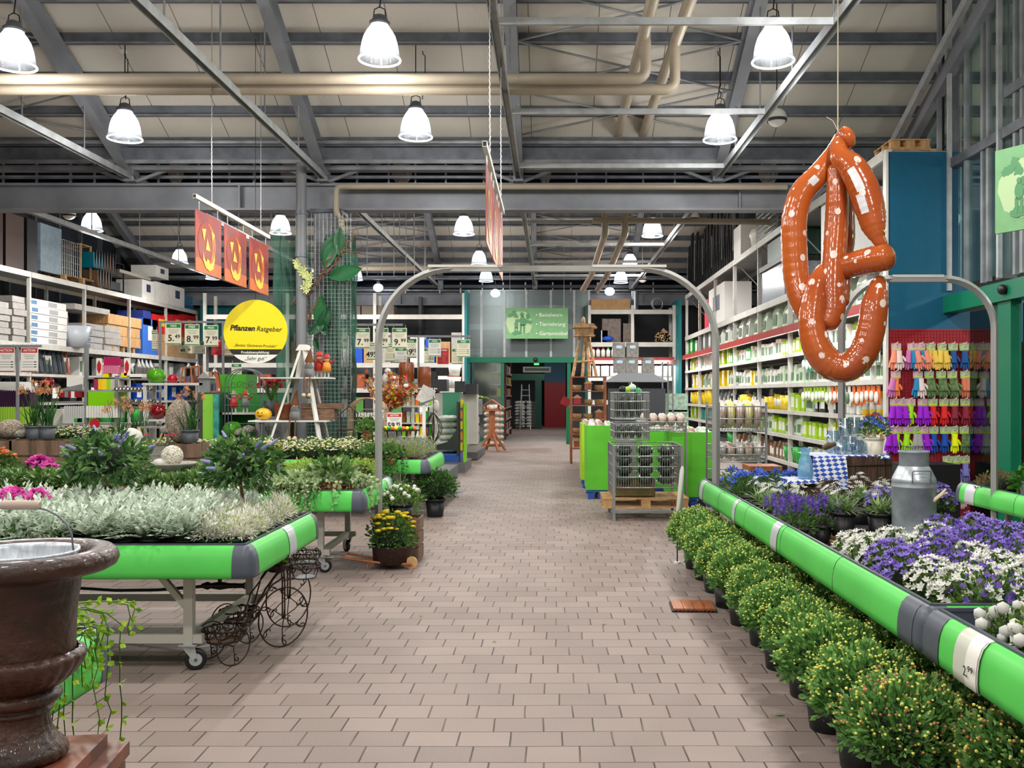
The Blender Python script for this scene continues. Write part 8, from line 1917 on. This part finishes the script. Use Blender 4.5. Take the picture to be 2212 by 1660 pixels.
def barrel(lab, x, y, z0, r_, h, sq=.8):
    t = thing('half_barrel', lab, 'barrel', (x,y,z0)); n = 22; m = MB(); BW = mat('barrel_wood',(88,62,48),.7,var=.4,scale=10,stretch=(4,4,.5),bump=.3)
    for i in range(n):
        a0, a1 = 2*PI*i/n+.012, 2*PI*(i+1)/n-.012; vs = []
        for z_, q in ((0,.93),(h*.5,1.0),(h,.98)):
            for a in (a0,a1): vs.append((math.cos(a)*r_*q,math.sin(a)*r_*q*sq,z_))
        m.add(vs,[(0,1,3,2),(2,3,5,4)],BW)
    m.build('staves', t); m = MB(); m.lathe([(r_*.94,0),(r_*.95,h*.98),(0,h*.98)],BW,n=n); 
    o = m.build('lid', t); o.scale = (1,sq,1); m = MB()
    for z_ in (h*.12,h*.85): m.tube([(math.cos(2*PI*i/30)*r_*1.0,math.sin(2*PI*i/30)*r_*1.0*sq,z_) for i in range(30)],.006,IRON,6,closed=True)
    m.build('hoops', t); return t
Y = 8.0; barrel('taller wooden half barrel with a check cloth, right table',XF(1838,Y),Y,.60,.34,ZF(982,Y)-.60); barrel('lower wooden half barrel with a check cloth, right table',XF(1752,Y),Y-.2,.60,.21,ZF(1034,7.8)-.60)
crate('old wooden crate beneath the lower half barrel, right table',XF(1800,7.6),7.62,.58,.34,.2,.18)
def cloth_mat():
    m = bpy.data.materials.new('bavarian_cloth'); m.use_nodes = True; N = m.node_tree.nodes; L = m.node_tree.links; b = N['Principled BSDF']
    uv = N.new('ShaderNodeUVMap'); mp = N.new('ShaderNodeMapping'); mp.inputs['Rotation'].default_value = (0,0,.9); mp.inputs['Scale'].default_value = (1.0,1.5,1); ck = N.new('ShaderNodeTexChecker'); ck.inputs['Scale'].default_value = 26
    ck.inputs[1].default_value = rgb(232,234,238); ck.inputs[2].default_value = rgb(40,80,186); L.new(uv.outputs[0], mp.inputs[0]); L.new(mp.outputs[0], ck.inputs[0]); L.new(ck.outputs[0], b.inputs['Base Color']); b.inputs['Roughness'].default_value = .7; return m
CLM = cloth_mat()
def cloth(lab, x0, x1, y0, y1, zt_, drop, wav=.015):
    """runner lying on the lid and hanging over the front edge"""
    n, k_ = 14, 22; vs = []; fs = []; uvs = []
    for j in range(k_+1):
        u = j/k_; s2 = u*((y1-y0)+drop)
        for i in range(n+1):
            x = x0+(x1-x0)*i/n
            if s2 < (y1-y0): p = (x, y1-s2, zt_+.006)
            else: d = s2-(y1-y0); p = (x+.03*d/drop*(i/n-.5), y0-.02*min(1,d*8)-wav*math.sin(i*1.3)*min(1,d*4), zt_+.006-d)
            vs.append(p); uvs.append((i/n*(x1-x0), s2))
    for j in range(k_):
        for i in range(n): fs.append((j*(n+1)+i, j*(n+1)+i+1, (j+1)*(n+1)+i+1, (j+1)*(n+1)+i))
    o = MB().add(vs, fs, CLM, True).build('check_cloth'); ul = o.data.uv_layers.new(name='UVMap')
    for lp in o.data.loops: ul.data[lp.index].uv = uvs[lp.vertex_index]
    return tag(o, lab, 'cloth')
Y = 8.0; zt1 = ZF(982,Y); cloth('blue and white lozenge cloth hanging down the taller barrel front',XF(1755,7.72),XF(1826,7.72),7.70,8.2,zt1,.27); cloth('blue and white lozenge cloth across the taller barrel lid',XF(1826,7.74),XF(1925,7.74),7.78,8.2,zt1+.002,.03)
cloth('blue and white lozenge cloth on the lower barrel lid',XF(1702,7.6),XF(1765,7.6),7.60,7.9,ZF(1034,7.8),.03)
GL = glassm('clear_glass',(236,244,246),.03,.16)
for i, (px, py, Y, r_, h) in enumerate(((1818,972,7.9,.045,.12),(1836,975,8.0,.05,.14),(1852,972,7.85,.045,.12),(1868,975,8.05,.05,.10),(1800,960,8.05,.055,.19),(1845,940,8.1,.05,.16),(1825,940,8.1,.05,.15))):
    z0 = zt1+.008 if i < 5 else zt1+.15; c = Vector((XF(px,Y),Y,z0)); t = thing('glass_mug','clear glass mug on the taller barrel cloth, %s from left' % nth([1,3,5,6,0,4,2][i]),'glass',c,group='glass mugs on the barrel'); MB().lathe([(0,0),(r_*.85,0),(r_,.02),(r_,h),(r_*.93,h),(r_*.9,.02),(0,.02)],GL,n=18).build('bowl', t); MB().tube([(r_,0,h*.8),(r_+.03,0,h*.7),(r_+.03,0,h*.35),(r_,0,h*.25)],.006,GL,6).build('handle', t)
lb('clear_bag','crumpled clear plastic bag of decorations on the barrel','bag',MB().blob((XF(1858,8.1),8.12,zt1+.12),(.13,.08,.11),mat('cellophane',(214,220,224),.12,alpha=.45,bump=1,bscale=14),26,16,fn=lambda d,a,t_: 1+.14*math.sin(a*7+t_*5)*math.sin(t_*9)))
lb('clear_bag','bluish cellophane bag on the lower barrel','bag',MB().lathe([(0,0),(.06,0),(.065,.06),(.05,.16),(.03,.20),(.05,.25)],mat('cellophane_blue',(120,176,214),.15,alpha=.6,bump=1,bscale=16),(XF(1742,7.65),7.68,ZF(1034,7.8)+.008),14))
tp = plant('white_pot_flower','potted plant',101,(.075,.14,mat('pot_ivory',(214,206,190),.4)),lambda k, m: k.dome(m,.12,.15,.17,260,.045,.02,LM['mid'],inner=.4),lambda k, m: (k.stars(m,.12,.15,.18,24,.03,F_['blue'],zmin=.2),k.stars(m,.11,.16,.18,8,.035,F_['red'],zmin=.6),k.stars(m,.10,.05,.15,6,.025,F_['orange'],zmin=-.2)))
tp.location = (XF(1894,7.8),7.85,zt1+.008); tp['label'] = 'ivory pot with blue and red flowers on the taller barrel'
lb('driftwood','brown driftwood piece lying on the cloth edge','wood',MB().tube([P(1778,974,7.66)+Vector((0,0,.02)),P(1790,968,7.66)+Vector((0,0,.02)),P(1805,964,7.66)+Vector((0,0,.02))],[.02,.028,.015],WOOD,8))
t = lb('bird_table','brown tray roof among the gentians by the right rack','tray',MB().bx(XF(1620,9.9),XF(1690,9.9),9.9,10.3,ZF(1018,9.9),ZF(1008,9.9),WOODR).bx(XF(1632,9.9),XF(1678,9.9),9.95,10.25,0,ZF(1018,9.9),DARK))
